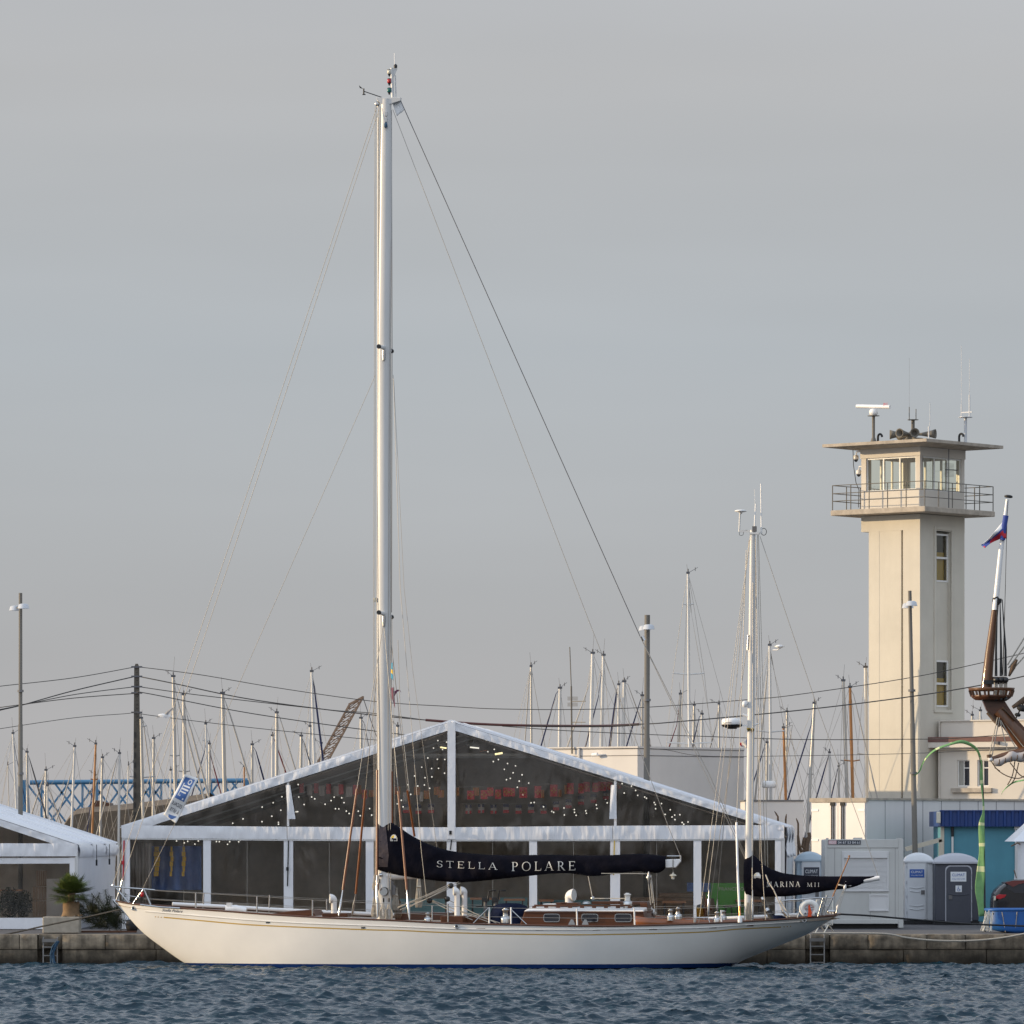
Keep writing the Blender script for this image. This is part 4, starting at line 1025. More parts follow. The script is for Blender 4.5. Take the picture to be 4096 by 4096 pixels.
# things inside the marquee, hung or standing
inside = lambda px, py, c: (lambda v: Vector((A.O[0] + v.x * A.ca + v.y * A.sa, A.O[1] - v.x * A.sa + v.y * A.ca, v.z)))(A.px(px, py, c))
def bulbs(name, label, pts, c0, c1):
    p0 = inside(*pts[0], c0); o = thing(name, label, 'string light', 'string lights in the marquee', at=p0)
    ps = []
    for i, (x, y) in enumerate(pts):
        p = inside(x, y, random.uniform(c0, c1)); ps.append(p)
        m_ = MB(); m_.lathe([(.004, -.024), (.018, -.014), (.023, 0), (.018, .014), (.008, .024)], p, n=8); m_.build('bulb', M['bulb'], o)
    ps.sort(key=lambda p: p.x); m_ = MB(); m_.tube(ps, .004, 3); m_.build('light_wire', M['wire_dark'], o)
def crop(ox, oy, k, pts): return [(ox + a * k, oy + b * k) for a, b in pts]
B5 = [(1090,875),(1175,890),(1048,948),(1135,962),(993,1043),(1085,1055),(1157,1058),(934,1133),(1030,1145),(1097,1143),(1155,1190),(865,1217),(966,1234),(1032,1226),(797,1303),(896,1314),(960,1304),(1011,1336),(828,1395),(737,1452),(698,1486),(754,1515)]
B5r = [(1556,872),(1590,892),(1660,913),(1635,960),(1573,982),(1675,1058),(1626,1078),(1763,1097),(1840,1120),(1732,1153),(1817,1186),(1903,1206),(1790,1240),(1753,1253),(1877,1267),(1858,1326),(1913,1397)]
B7 = [(72,1338),(150,1360),(40,1394),(125,1427),(213,1447),(101,1483),(63,1495),(186,1508),(277,1528),(167,1567),(223,1638),(300,1718),(330,1714),(420,1756),(500,1800),(518,1810),(618,1768),(622,1835),(718,1783),(720,1810),(735,1838),(828,1795),(835,1818),(930,1738),(936,1772),(1036,1718),(1020,1680)]
B7r = [(1180,1533),(1270,1556),(1310,1598),(1330,1645),(1200,1623),(1398,1662),(1415,1674),(1490,1715),(1500,1735),(1503,1775),(1560,1725),(1595,1830),(1645,1785),(1662,1855),(1690,1880),(1688,1837),(1737,1833),(1760,1908),(1775,1925),(1816,1903)]
B3 = [(1190,1300),(1033,1418),(1195,1420),(948,1476),(842,1518),(1022,1548),(935,1606),(657,1632),(558,1673),(840,1658),(1170,1563),(1185,1562),(1000,1665),(1000,1683),(1247,1493),(1320,1420),(1350,1438),(1450,1490),(1508,1455),(1537,1422),(1632,1475),(1610,1428),(1550,1533),(1582,1535),(1655,1557),(1682,1580),(1770,1557),(1790,1600),(1880,1533),(1900,1595)]
B3l = [(15,1845),(90,1863),(123,1848),(192,1875),(225,1845),(400,1850),(428,1852),(508,1877),(528,1852),(615,1853),(628,1836),(717,1825)]
K = .41408
bulbs('string_light', 'string of white bulbs climbing to the peak left of the centre post', crop(1300, 2600, K, B5), .8, 6)
bulbs('string_light', 'string of white bulbs falling from the peak right of the centre post', crop(1300, 2600, K, B5r), .8, 6)
bulbs('string_light', 'string of white bulbs in clusters above the sail lettering', crop(2000, 2500, K, [q for q in B7 if q[0] > 170]), .8, 5)
bulbs('string_light', 'string of white bulbs in the thin right corner of the gable', crop(2000, 2500, K, B7r), .5, 1.5)
bulbs('string_light', 'string of white bulbs across the left gable panel under the red flags', crop(700, 2600, K, B3), .6, 2)
bulbs('string_light', 'short string of white bulbs under the eave near the bow', crop(700, 2600, K, B3l), .6, 2)
def emblem(m_, c, s):
    for k in range(4):
        t = math.pi / 2 * k; u, v = math.cos(t), math.sin(t)
        for s_ in (-1, 1):
            m_.add([c + Vector((s*(u*.05*0 + u*.06 - v*.04*s_), -.006, s*(v*.06 + u*.04*s_))), c + Vector((s*(u*.42 - v*.14*s_), -.006, s*(v*.42 + u*.14*s_))), c + Vector((s*(u*.50), -.006, s*(v*.50))), c + Vector((s*(u*.40), -.007, s*(v*.40)))], [(0,1,2,3)])
def bunting(label, items, c, line_y):
    o = thing('bunting', label, 'bunting', 'rows of flags hung in the marquee', at=inside(items[0][0], items[0][1], c))
    ps = [inside(x, line_y(x), c) for x in np.linspace(items[0][0] - 20, items[-1][0] + 30, 14)]
    m_ = MB(); m_.tube(ps, .006, 3); m_.build('cord', M['fabric_pale'], o)
    for x, y, w, h, kind in items:
        P = lambda u, v: inside(x + w * u, y + h * v, c) + Vector((0, .02 * math.sin(u * 5 + x), 0))
        m_ = MB(); n_ = 6
        m_.grid([[P(i / n_, j / 4) for i in range(n_ + 1)] for j in range(5)])
        base = {'rw': 'fabric_red', 'w': 'fabric_pale', 'y': 'fabric_yellow', 'o': 'fabric_red', 'f': 'fabric_pale'}[kind]
        f_ = m_.build('flag', M[base], o)
        m2 = MB()
        if kind == 'y':
            for k in range(4): m2.add([P(.14 + .22*k, 0) - Vector((0,.03,0)), P(.22 + .22*k, 0) - Vector((0,.03,0)), P(.22 + .22*k, 1) - Vector((0,.03,0)), P(.14 + .22*k, 1) - Vector((0,.03,0))], [(0,1,2,3)])
            m2.build('flag_stripe', M['fabric_red'], f_)
        elif kind == 'o':
            emblem(m2, P(.5, .5) - Vector((0, .03, 0)), .17); m2.build('flag_emblem', M['emblem_yellow'], f_)
        elif kind == 'f':
            for a, b, k in ((0, .34, 'fabric_blue'), (.66, 1, 'fabric_red')):
                m3 = MB(); m3.add([P(0, a) - Vector((0,.03,0)), P(1, a) - Vector((0,.03,0)), P(1, b) - Vector((0,.03,0)), P(0, b) - Vector((0,.03,0))], [(0,1,2,3)]); m3.build('flag_stripe', M[k], f_)
it = [(1198 + 26 * i + (i % 3) * 3, 3131 + (i % 2) * 9 + i, 17 + (i * 5 % 9), 40, 'w' if i % 2 else 'rw') for i in range(9)]
bunting('row of red and white flags high in the left gable panel', it, 2.2, lambda x: 3130 + (x - 1200) * .04)
it = [(1421, 3140, 25, 36, 'y'), (1447, 3158, 22, 36, 'o'), (1475, 3160, 24, 28, 'y'), (1578, 3146, 24, 33, 'y'), (1612, 3168, 14, 38, 'w'), (1655, 3148, 26, 32, 'y'), (1678, 3168, 14, 38, 'w'), (1695, 3162, 22, 34, 'y'), (1735, 3147, 24, 33, 'y'), (1752, 3160, 24, 30, 'y')]
bunting('row of yellow striped flags behind the main mast', it, 2.4, lambda x: 3145 + (x - 1420) * .01)
it = [(1826, 3150, 11, 34, 'y'), (1868, 3162, 30, 36, 'o'), (1892, 3150, 25, 33, 'y'), (1922, 3160, 27, 37, 'o'), (1948, 3150, 26, 35, 'o'), (1980, 3158, 25, 38, 'o'), (2012, 3150, 27, 36, 'o'), (2030, 3152, 30, 34, 'o'), (2077, 3148, 32, 44, 'o'), (2138, 3144, 27, 48, 'o'), (2165, 3160, 12, 32, 'y'), (2200, 3138, 30, 48, 'o'), (2233, 3158, 14, 30, 'y'), (2258, 3140, 13, 36, 'y'), (2268, 3132, 27, 44, 'o'), (2312, 3134, 24, 40, 'o'), (2333, 3127, 27, 40, 'o'), (2369, 3130, 25, 38, 'o'), (2392, 3126, 32, 38, 'o'), (2425, 3126, 24, 34, 'o'), (2470, 3126, 16, 28, 'o')]
bunting('row of red flags with yellow crosses right of the centre post', it, 2.2, lambda x: 3150 - (x - 1826) * .04)
it = [(1612 + 50 * i, 3216 + (i % 2) * 3 - max(0, i - 11) * 11, 24, 36, 'f') for i in range(17) if not (3 <= i <= 4)]
bunting('faint low row of small tricolour flags strung across the gable', it, 3.4, lambda x: 3215 - max(0, (x - 2150)) * .2)
for x0, x1, y, lab in ((1752, 1790, 2985, 'grey patio heater hood hanging left of the centre post'), (1866, 1922, 2985, 'grey patio heater hood hanging right of the centre post')):
    p = inside((x0 + x1) / 2, y, 1.0); o = thing('hanging_heater', lab, 'heater', 'heaters under the marquee peak', at=p)
    hw = (x1 - x0) / 2 * .0081; m_ = MB(); rows = []
    for i in range(9):
        t = i / 8; r = .13 * math.sin(math.pi * (.12 + .76 * t)) + .02; rows.append([p + Vector((hw * (2*t-1), .2 * math.cos(q), r * max(0, math.sin(q)) - .05 * t)) for q in np.linspace(0, math.pi, 9)])
    m_.grid(rows); m_.tube([p + Vector((0, 0, .1)), p + Vector((0, .2, .5))], .015, 5); m_.build('hood', M['heater_grey'], o)
    m_ = MB(); m_.bar(p + Vector((-hw * .5, -.12, -.03)), p + Vector((hw * .8, -.12, -.06)), .05, .05); m_.build('heating_tube', M['bulb' if x0 > 1800 else 'tube_light'], o)
for x0, x1, y, lab, mt in ((1980, 2010, 3014, 'glowing yellow tube lamp under the marquee ridge', 'tube_light'), (1919, 1950, 3003, 'thin pinkish tube lamp beside the right heater hood', 'copper')):
    m_ = MB(); m_.tube([inside(x0, y + 3, 3.0), inside(x1, y - 2, 3.0)], .03, 6); m_.build('tube_lamp', M[mt], label=lab, cat='lamp')
# posters, counters, tables and signs seen through the panels
m_ = MB(); m_.grid([[inside(x, y, 1.6 + .25 * math.sin(x * .06)) for x in np.linspace(606, 806, 30)] for y in (3384, 3470, 3560)]); ps_ = m_.build('banner_wall', M['poster_blue'], label='tall blue and yellow banners hung inside near the bow', cat='banner')
m_ = MB()
for x0, y0, wd in ((618, 3386, 22), (682, 3386, 12), (730, 3386, 14)):
    for k in range(6): m_.add([inside(x0 - (k % 2) * 3, y0 + k * 20, 1.30) - ps_.location, inside(x0 + wd - abs(k - 2) * 2, y0 + k * 20, 1.30) - ps_.location, inside(x0 + wd - abs(k - 2) * 2, y0 + k * 20 + 19, 1.30) - ps_.location, inside(x0 - (k % 2) * 3, y0 + k * 20 + 19, 1.30) - ps_.location], [(0,1,2,3)])
m_.build('banner_stripe', M['poster_yellow'], ps_)
m_ = MB(); m_.grid([[inside(x, y, .9 + .12 * math.sin(x * .25)) for x in np.linspace(524, 606, 40)] for y in (3372, 3500, 3690)]); m_.build('curtain', M['fabric_pale'], label='pale pleated curtain tied back inside the marquee corner', cat='curtain')
def counter(x0, x1, yt, c, mt, label, dpt=.8):
    a, b = A.px(x0, yt, c), A.px(x1, yt, c); m_ = MB(); o_ = inside(x0, yt, c)
    p = [inside(x0, yt, c), inside(x1, yt, c), inside(x1, yt, c + dpt), inside(x0, yt, c + dpt)]
    lo = [Vector((q.x, q.y, G0 + .031)) for q in p]; m_.add(p + lo, [(0,1,2,3),(4,5,1,0),(5,6,2,1),(6,7,3,2),(7,4,0,3)])
    return m_.build('bar_counter', M[mt], label=label, cat='counter')
counter(1560, 1780, 3595, 4, 'counter_teal', 'teal panelled bar counter inside behind the main mast')
counter(1830, 2110, 3590, 4.5, 'counter_teal', 'teal panelled bar counter inside above the coffee grinders')
counter(2150, 2435, 3600, 5, 'counter_teal', 'teal panelled bar counter inside above the deckhouse')
gp = counter(2822, 2985, 3532, 2.0, 'counter_green', 'bright green stall front lettered in white inside the marquee', .3)
m_ = MB(); lettering(m_, 'FRANCEBOISSONS', 2877, 3040, 3562, 13, lambda x, y: inside(x, y, 1.985) - gp.location); m_.build('lettering', M['letter'], gp)
m_ = MB(); p = [inside(2748, 3530, 1.9), inside(2842, 3532, 1.9), inside(2842, 3568, 1.9), inside(2748, 3566, 1.9)]; m_.add(p + [q + Vector((0, .06, 0)) for q in p], [(0,1,2,3),(0,4,5,1),(3,2,6,7),(0,3,7,4),(1,5,6,2),(7,6,5,4)]); m_.build('screen', M['poster_blue'], label='dark blue screen beside the green stall front', cat='screen')
def table(x0, x1, yt, c, label, mt='table_top'):
    o = thing('bistro_table', label, 'table', 'tables inside the marquee', at=Vector((inside((x0+x1)/2, yt, c).x, inside(x0, yt, c).y, G0 + .03)))
    a, b = inside(x0, yt, c), inside(x1, yt, c); m_ = MB(); m_.box(a.x, b.x, a.y, a.y + .7, a.z - .07, a.z); m_.build('table_top', M[mt], o)
    for x in (a.x + .08, b.x - .08):
        for y in (a.y + .08, a.y + .6): m_ = MB(); m_.tube([(x, y, G0 + .03), (x, y, a.z - .07)], .025, 6); m_.build('leg', M['wire_dark'], o)
table(1880, 2000, 3591, 2.2, 'long orange table behind the coffee grinder pedestals'); table(2015, 2100, 3595, 2.4, 'orange table just right of the grinder pedestals')
table(2155, 2215, 3598, 2.2, 'orange table behind the deckhouse cowl vent'); table(2650, 2745, 3604, 1.8, 'reddish table behind the boom tackle'); table(2945, 3050, 3599, 1.2, 'wooden high table in front of the green stall')
for x, y0, lab in ((2710, 3578, 'pale stack of pallets behind the cockpit'), (2600, 3590, 'low stack of pallets behind the boom block')):
    o = thing('pallet_stack', lab, 'pallets', 'pallet stacks inside the marquee', at=Vector((inside(x, y0, 3).x, inside(x, y0, 3).y, G0 + .03)))
    p = inside(x, y0, 3); z = G0 + .03; k = 0
    while z < p.z and k < 8:
        m_ = MB(); m_.box(p.x - .6, p.x + .6, p.y, p.y + .8, z + .09, z + .12); m_.box(p.x - .6, p.x + .6, p.y, p.y + .1, z, z + .09); m_.box(p.x - .6, p.x - .5, p.y + .1, p.y + .8, z, z + .09); m_.box(p.x + .5, p.x + .6, p.y + .1, p.y + .8, z, z + .09); m_.build('pallet', M['pallet'], o); z += .14; k += 1
p = inside(2822, 3600, 1.4); m_ = MB(); zz0 = G0 + .03; m_.lathe([(.26, 0), (.32, .3), (.33, .5), (.32, .7), (.26, .95)], (p.x, p.y, zz0), n=16); br_ = m_.build('barrel', M['barrel'], label='wooden cask standing by the green stall', cat='barrel')
for x, y, lab in ((2000, 3650, 'dark bar stool under the long orange table'), (2915, 3640, 'dark bar stool before the green stall'), (2560, 3650, 'dark bar stool behind the deckhouse door')):
    p = inside(x, y, 1.5); o = thing('bar_stool', lab, 'stool', 'stools inside the marquee', at=Vector((p.x, p.y, G0 + .03)))
    m_ = MB(); m_.lathe([(.17, .66), (.18, .70), (.15, .72)], (p.x, p.y, G0 + .03), n=12); m_.build('seat', M['interior_dark'], o)
    for k in range(4):
        t = math.pi / 4 + k * math.pi / 2; m_ = MB(); m_.tube([(p.x + .2*math.cos(t), p.y + .2*math.sin(t), G0 + .03), (p.x + .12*math.cos(t), p.y + .12*math.sin(t), G0 + .69)], .016, 5); m_.build('leg', M['interior_dark'], o)
# three ratchet straps on the uprights
for x, y0, y1, mt, lab in ((496, 3362, 3520, 'cloth_red', 'red ratchet strap on the corner upright at the bow'), (1154, 3362, 3545, 'rubber', 'black ratchet strap on the upright left of the brown shrouds'), (1806, 3360, 3400, 'rubber', 'short black strap under the centre post'), (2458, 3362, 3500, 'brass', 'tan strap on the upright behind the boom')):
    m_ = MB(); p, q = inside(x, y0, -.14), inside(x - 4, y1, -.16); m_.bar(p, q, .04, .012); m_.box(q.x - .04, q.x + .04, q.y - .03, q.y + .01, q.z + .5, q.z + .62); m_.build('ratchet_strap', M[mt], label=lab, cat='strap', group='straps on the marquee uprights')

# ---- small marquee
S = Frame(0, 172.6, 0)
sm = thing('marquee', 'small white marquee at the frame edge beside the palm planter', 'marquee', frame=S)
sz = lambda py: S.px(0, py).z
sd = 17.0
e0, apex = S.px(312, 3380), S.px(-900, 2984)
eL2 = Vector((2 * apex.x - e0.x, 0, e0.z))
m_ = MB()
for a, b in ((eL2, apex), (apex, e0)):
    rows = []
    for j in range(21):
        t = j / 20; p = mixp(a, b, t)
        rows.append([(p.x, sd * i / 36 - .05, p.z - (.07 * math.sin(math.pi * ((i / 36 * 3) % 1)) if i % 12 else -.03) * (1 - .3 * t)) for i in range(37)])
    m_.grid(rows)
m_.build('roof', M['pvc_roof'], sm, solid=.02)
for c in (sd / 3, 2 * sd / 3, sd):
    m_ = MB(); m_.bar((apex.x, c, apex.z + .04), (e0.x + .02, c, e0.z + .04), .10, .05); m_.build('roof_arch', M['pvc_strip'], sm)
m_ = MB(); fold_band(m_, (S.px(-900, 2984)), S.px(312, 3380), S.px(-900, 3006), S.px(312, 3408), 220, .03, .22, -.08); m_.build('gable_valance', M['pvc_white'], sm)
m_ = MB(); fold_band(m_, S.px(-700, 3371), S.px(309, 3374), S.px(-700, 3427), S.px(309, 3425), 240, .035, .2, -.10); m_.build('eave_band', M['pvc_white'], sm)
m_ = MB(); fold_band(m_, S.px(-700, 3431), S.px(288, 3431), S.px(-700, 3458), S.px(288, 3454), 120, .008, .6, -.03); m_.build('panel_border', M['pvc_white'], sm)
for x0, x1 in ((279, 300),): m_ = MB(); a, b = S.px(x0, 3430), S.px(x1, 3430); m_.box(a.x, b.x, -.05, .08, G0, a.z); m_.build('upright', M['pvc_strip'], sm)
m_ = MB(); a, b = S.px(301, 3400), S.px(313, 3400); m_.box(a.x, b.x, -.07, .12, G0, a.z); m_.build('upright', M['aluminium'], sm)
m_ = MB(); fold_band(m_, S.px(-700, 3671), S.px(280, 3671), S.px(-700, 3716), S.px(280, 3716), 120, .01, .7, -.02); m_.build('panel_border', M['pvc_white'], sm)
m_ = MB(); a, b = S.px(-700, 3454, .02), S.px(280, 3454, .02); zb = sz(3673); m_.add([(a.x,.02,zb),(b.x,.02,zb),(b.x,.02,b.z),(a.x,.02,a.z)], [(0,1,2,3)]); m_.build('clear_panel', M['pvc_clear'], sm)
m_ = MB(); q = [S.px(x, y, .02) for x, y in ((-880, 3020), (205, 3372), (-880, 3374))]; m_.add(q, [(0,1,2)]); m_.build('clear_panel', M['pvc_clear'], sm)
m_ = MB(); rows = []
for j in range(10):
    t = j / 9; rows.append([(e0.x - .05 + .05 * noise.noise(Vector((c * 1.1, t * 1.5, 2))) + .12 * max(0, .3 - t), c, e0.z - .02 + (G0 - e0.z) * t) for c in np.linspace(.1, sd, 70)])
m_.grid(rows); m_.build('side_wall', M['pvc_white'], sm)
for k in range(3):
    c0, c1 = sd * k / 3 + .1, sd * (k + 1) / 3 - .1
    m_ = MB(); m_.grid([[(e0.x + .02 + .05 * math.sin(math.pi * v) ** .7 + .03 * noise.noise(Vector((c * 1.5, v * 2, 7))), c, e0.z - .02 - .38 * v) for c in np.linspace(c0, c1, 30)] for v in np.linspace(0, 1, 9)]); m_.build('side_valance', M['pvc_strip'], sm)
for k in (1, 2):
    c = sd * k / 3; m_ = MB(); m_.tube([(e0.x + .16, c, e0.z), (e0.x + .16, c, e0.z - .5)], .012, 5); m_.tube([(e0.x + .16, c, e0.z - .5), (e0.x + .16, c, e0.z - .7)], .03, 6); m_.build('strap', M['rubber'], sm)
m_ = MB(); m_.box(eL2.x, e0.x - .1, sd - .05, sd, G0, e0.z); m_.add([(eL2.x, sd - .03, e0.z), (e0.x, sd - .03, e0.z), (apex.x, sd - .03, apex.z - .05)], [(0,1,2)]); m_.build('back_wall', M['tent_wall'], sm)
m_ = MB(); m_.box(eL2.x, e0.x - .1, .05, sd - .1, G0 - .01, G0 + .03); m_.build('floor', M['interior_dark'], sm)
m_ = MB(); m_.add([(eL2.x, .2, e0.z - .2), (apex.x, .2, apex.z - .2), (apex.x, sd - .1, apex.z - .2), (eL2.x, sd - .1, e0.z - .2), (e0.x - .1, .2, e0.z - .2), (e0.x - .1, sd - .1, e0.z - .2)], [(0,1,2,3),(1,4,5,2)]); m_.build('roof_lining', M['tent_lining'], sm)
m_ = MB(); m_.box(S.px(-700, 3716).x, S.px(285, 3716).x, -.25, .0, sz(3730), sz(3722)); m_.build('deck_edge', M['slab_concrete'], sm)
# inside the small marquee
p = W(130, 3482, 174); q = W(188, 3660, 174)
o = thing('crate_shelf', 'tall brown wooden crate shelf inside the small marquee', 'shelf', at=Vector(((p.x + q.x) / 2, 174, G0 + .03)))
for i, (ya, yb_) in enumerate(((3482, 3545), (3547, 3602), (3604, 3668))):
    m_ = MB(); za, zb = W(0, yb_, 174).z, W(0, ya, 174).z
    xo = p.x + (.12 if i == 0 else 0)
    for k in range(5): m_.box(xo + (q.x - xo) * k / 5, xo + (q.x - xo) * (k + .85) / 5, 174, 174.03, za, zb)
    m_.box(xo, q.x, 174.04, 174.4, za, za + .03); m_.build('crate', M['pallet'], o)
m_ = MB(); a, b = W(-40, 3558, 174.5), W(88, 3563, 174.5); m_.box(a.x, b.x, 174.5, 174.9, a.z - .05, a.z); tb = m_.build('wall_shelf', M['table_top'], label='orange wooden plank shelf inside the small marquee', cat='shelf')
m_ = MB(); a, b = W(186, 3515, 173.4), W(262, 3665, 173.4); m_.box(a.x, b.x, 173.4, 173.45, b.z, a.z); m_.build('white_board', M['fabric_pale'], label='pale board leaning behind the palm inside the small marquee', cat='board')
def shrub(px, py, Y, r, n, label, mt, name='potted_shrub'):
    c = W(px, py, Y); m_ = MB()
    for i in range(n):
        d = Vector((random.gauss(0, 1), random.gauss(0, 1), random.gauss(0, 1))).normalized() * r * random.random() ** .4
        p = c + Vector((d.x * .9, d.y * .9, d.z * 1.2)); a = Vector((random.uniform(-1,1), random.uniform(-1,1), random.uniform(-.2,1))).normalized() * .09; b = a.cross(Vector((0,1,.3))).normalized() * .02
        m_.add([p - a, p + b, p + a, p - b], [(0,1,2,3)])
    m_.tube([(c.x, c.y, G0 + .03), (c.x, c.y, c.z)], .03, 5, 1); m_.lathe([(.15, 0), (.2, .3), (.19, .31)], (c.x, c.y, G0 + .03), n=10, mi=1)
    m_.build(name, [M[mt], M['bark']], label=label, cat='plant', group='shrubs inside the small marquee')
shrub(40, 3610, 174, .42, 420, 'dark potted shrub under the plank shelf', 'palm_dark'); shrub(95, 3615, 174.4, .36, 320, 'dark potted shrub beside the crate shelf', 'palm_dark')
# ------------------------------------------------------------------ the yacht
Y_ = Frame(1850, 160.0, 8)
yacht = thing('sailing_yacht', 'long white classic ketch with varnished deckhouse and covered sails moored along the quay', 'sailing yacht', frame=Y_)
yp = Y_.px
# stations: bottom pixel, sheer pixel, half beam, fullness
ST = [((463,3606),(463,3602),.03,.9),((500,3652),(522,3613),.26,.85),((567,3726),(640,3625),.66,.78),((646,3788),(770,3634),1.00,.72),((741,3854),(900,3643),1.32,.66),
      ((860,3915),(1060,3655),1.68,.58),((1050,3985),(1300,3669),2.08,.46),((1350,4030),(1550,3679),2.34,.38),((1700,4048),(1800,3691),2.50,.34),((2050,4050),(2080,3698),2.55,.33),
      ((2350,4035),(2370,3703),2.50,.34),((2600,3990),(2620,3699),2.36,.38),((2780,3930),(2790,3693),2.18,.42),((2900,3880),(2910,3688),1.98,.46),((2972,3841),(2985,3684),1.84,.50),
      ((3062,3804),(3095,3678),1.60,.52),((3135,3775),(3200,3671),1.34,.53),((3190,3753),(3280,3665),1.12,.52),((3226,3739),(3344,3660),.86,.50)]
tab = []
for (bx, by), (sx, sy), hb, pw in ST:
    b = yp(bx, by, 0); s = yp(sx, sy, -hb); tab.append((b.x, b.z, s.x, s.z, hb, pw))
NS, NV_ = 120, 30
st = spline(tab, NS)
def sect(q, v):
    bx, bz, sx, sz, hb, pw = q
    return Vector((bx + (sx - bx) * v, hb * (v ** pw if v > 0 else 0), bz + (sz - bz) * v))
vsx = [(i / NV_) ** 1.7 for i in range(NV_ + 1)]
port = [[sect(q, v) * Vector((1, 1, 1)) if False else Vector((sect(q, v).x, -sect(q, v).y, sect(q, v).z)) for v in vsx] for q in st]
star = [[Vector((p.x, -p.y, p.z)) for p in r] for r in port]
mb = MB(); mb.grid(port); mb.grid(star)
mb.add(port[-1] + star[-1][::-1], [tuple(range(2 * (NV_ + 1)))], False)
def hull_mat():
    m = mat('hull_paint', (.88,.86,.82), .25, coat=.35, nz=(.9,.035), bump=(1.1,.12,(.35,1,1.6),.03)); t = m.node_tree; b = t.nodes['Principled BSDF']; n = t.nodes.new; l = t.links.new
    old = b.inputs['Base Color'].links[0].from_socket
    tcn = n('ShaderNodeTexCoord'); sp = n('ShaderNodeSeparateXYZ'); l(tcn.outputs['Object'], sp.inputs[0])
    # blue boot stripe below a level that lifts a little towards the stern, black antifouling under it
    x2 = n('ShaderNodeMath'); x2.operation = 'MULTIPLY_ADD'; l(sp.outputs[0], x2.inputs[0]); x2.inputs[1].default_value = -.004; l(sp.outputs[2], x2.inputs[2])
    g = n('ShaderNodeMath'); g.operation = 'GREATER_THAN'; l(x2.outputs[0], g.inputs[0]); g.inputs[1].default_value = .155
    g2 = n('ShaderNodeMath'); g2.operation = 'GREATER_THAN'; l(x2.outputs[0], g2.inputs[0]); g2.inputs[1].default_value = .035
    a = n('ShaderNodeMix'); a.data_type = 'RGBA'; l(g2.outputs[0], a.inputs[0]); a.inputs[6].default_value = (.008,.008,.01,1); a.inputs[7].default_value = (.008,.034,.15,1)
    c = n('ShaderNodeMix'); c.data_type = 'RGBA'; l(g.outputs[0], c.inputs[0]); l(a.outputs[2], c.inputs[6]); l(old, c.inputs[7]); l(c.outputs[2], b.inputs['Base Color'])
    return m
hull = mb.build('hull', hull_mat(), yacht)
bvh = BVHTree.FromPolygons([tuple(p) for r in port for p in r], [(i*(NV_+1)+j, i*(NV_+1)+j+1, (i+1)*(NV_+1)+j+1, (i+1)*(NV_+1)+j) for i in range(NS-1) for j in range(NV_)])
def hh(px, py, lift=.004):
    o, d = Y_.ray(px, py); h = bvh.ray_cast(o, d)
    if h[0] is None: return yp(px, py, -1.8)
    n = h[1] if h[1].dot(d) < 0 else -h[1]
    return h[0] + n * lift
def ribbon(m_, pts, w, lift=.004, n=90):
    pp = spline(pts, n); m_.grid([[hh(p[0], p[1] - w / 2, lift), hh(p[0], p[1] + w / 2, lift)] for p in pp], True)
m_ = MB(); ribbon(m_, [(655,3669),(800,3682),(1000,3699),(1240,3710),(1478,3719),(1607,3722),(1814,3731),(2187,3738),(2414,3738),(2787,3729),(2954,3716),(3124,3708)], 4.5); m_.build('gold_stripe', M['gold'], yacht)
for x, y in ((620,3667),(631,3668),(643,3669),(3134,3707),(3147,3706),(3160,3705)): m_ = MB(); ribbon(m_, [(x, y), (x + 4, y)], 4, n=3); m_.build('gold_dot', M['gold'], yacht)
m_ = MB()
pp = spline([(582,3645),(760,3660),(1000,3680),(1240,3694),(1478,3702),(1700,3711),(1900,3717),(2187,3718),(2450,3717),(2787,3711),(2954,3701),(3124,3691),(3200,3686)], 110)
m_.tube([hh(p[0], p[1], .0) for p in pp], .022, 6); m_.build('rubbing_strake', M['hull_white'], yacht)
# toe rail, deck
she_p = [r[-1] for r in port]; she_s = [r[-1] for r in star]
m_ = MB()
for sh in (she_p, she_s): m_.tube([p + Vector((0, 0, -.012)) for p in sh], .026, 6)
m_.tube([she_p[-1] + Vector((0,0,.012)), she_s[-1] + Vector((0,0,.012))], .028, 6)
m_.build('toe_rail', M['dark_wood'], yacht)
m_ = MB(); m_.grid([[p + (q - p) * t + Vector((0, 0, .03 * math.sin(math.pi * t) - .13)) for t in np.linspace(.03, .97, 9)] for p, q in zip(she_p, she_s)]); m_.build('deck', M['teak'], yacht)
m_ = MB()
m_.tube([p + Vector((0, -.12, .06)) for p in she_s[14:104]], .06, 5)
m_.build('bulwark_cap', M['white_paint'], yacht)
shx = [p.x for p in she_p]
def edge(px, side=-1, inn=.10):
    """point of the deck edge in a picture column"""
    c = -2.0
    for _ in range(5):
        u = yp(px, 3690, c).x; hb = float(np.interp(u, shx, [-p.y for p in she_p])); c = side * max(.05, hb - inn)
    return Vector((u, c, float(np.interp(u, shx, [p.z for p in she_p]))))
def deckz(u): return float(np.interp(u, shx, [p.z for p in she_p]))
m_ = MB(); b_ = [(455,3603),(470,3600),(500,3608),(487,3640)]; m_.tube([yp(456,3604), yp(470,3618), yp(489,3640), yp(515,3668)], [.05,.045,.03,.01], 8); m_.tube([yp(452,3601), yp(478,3604)], .035, 8); m_.build('stem_fitting', M['chrome'], yacht)
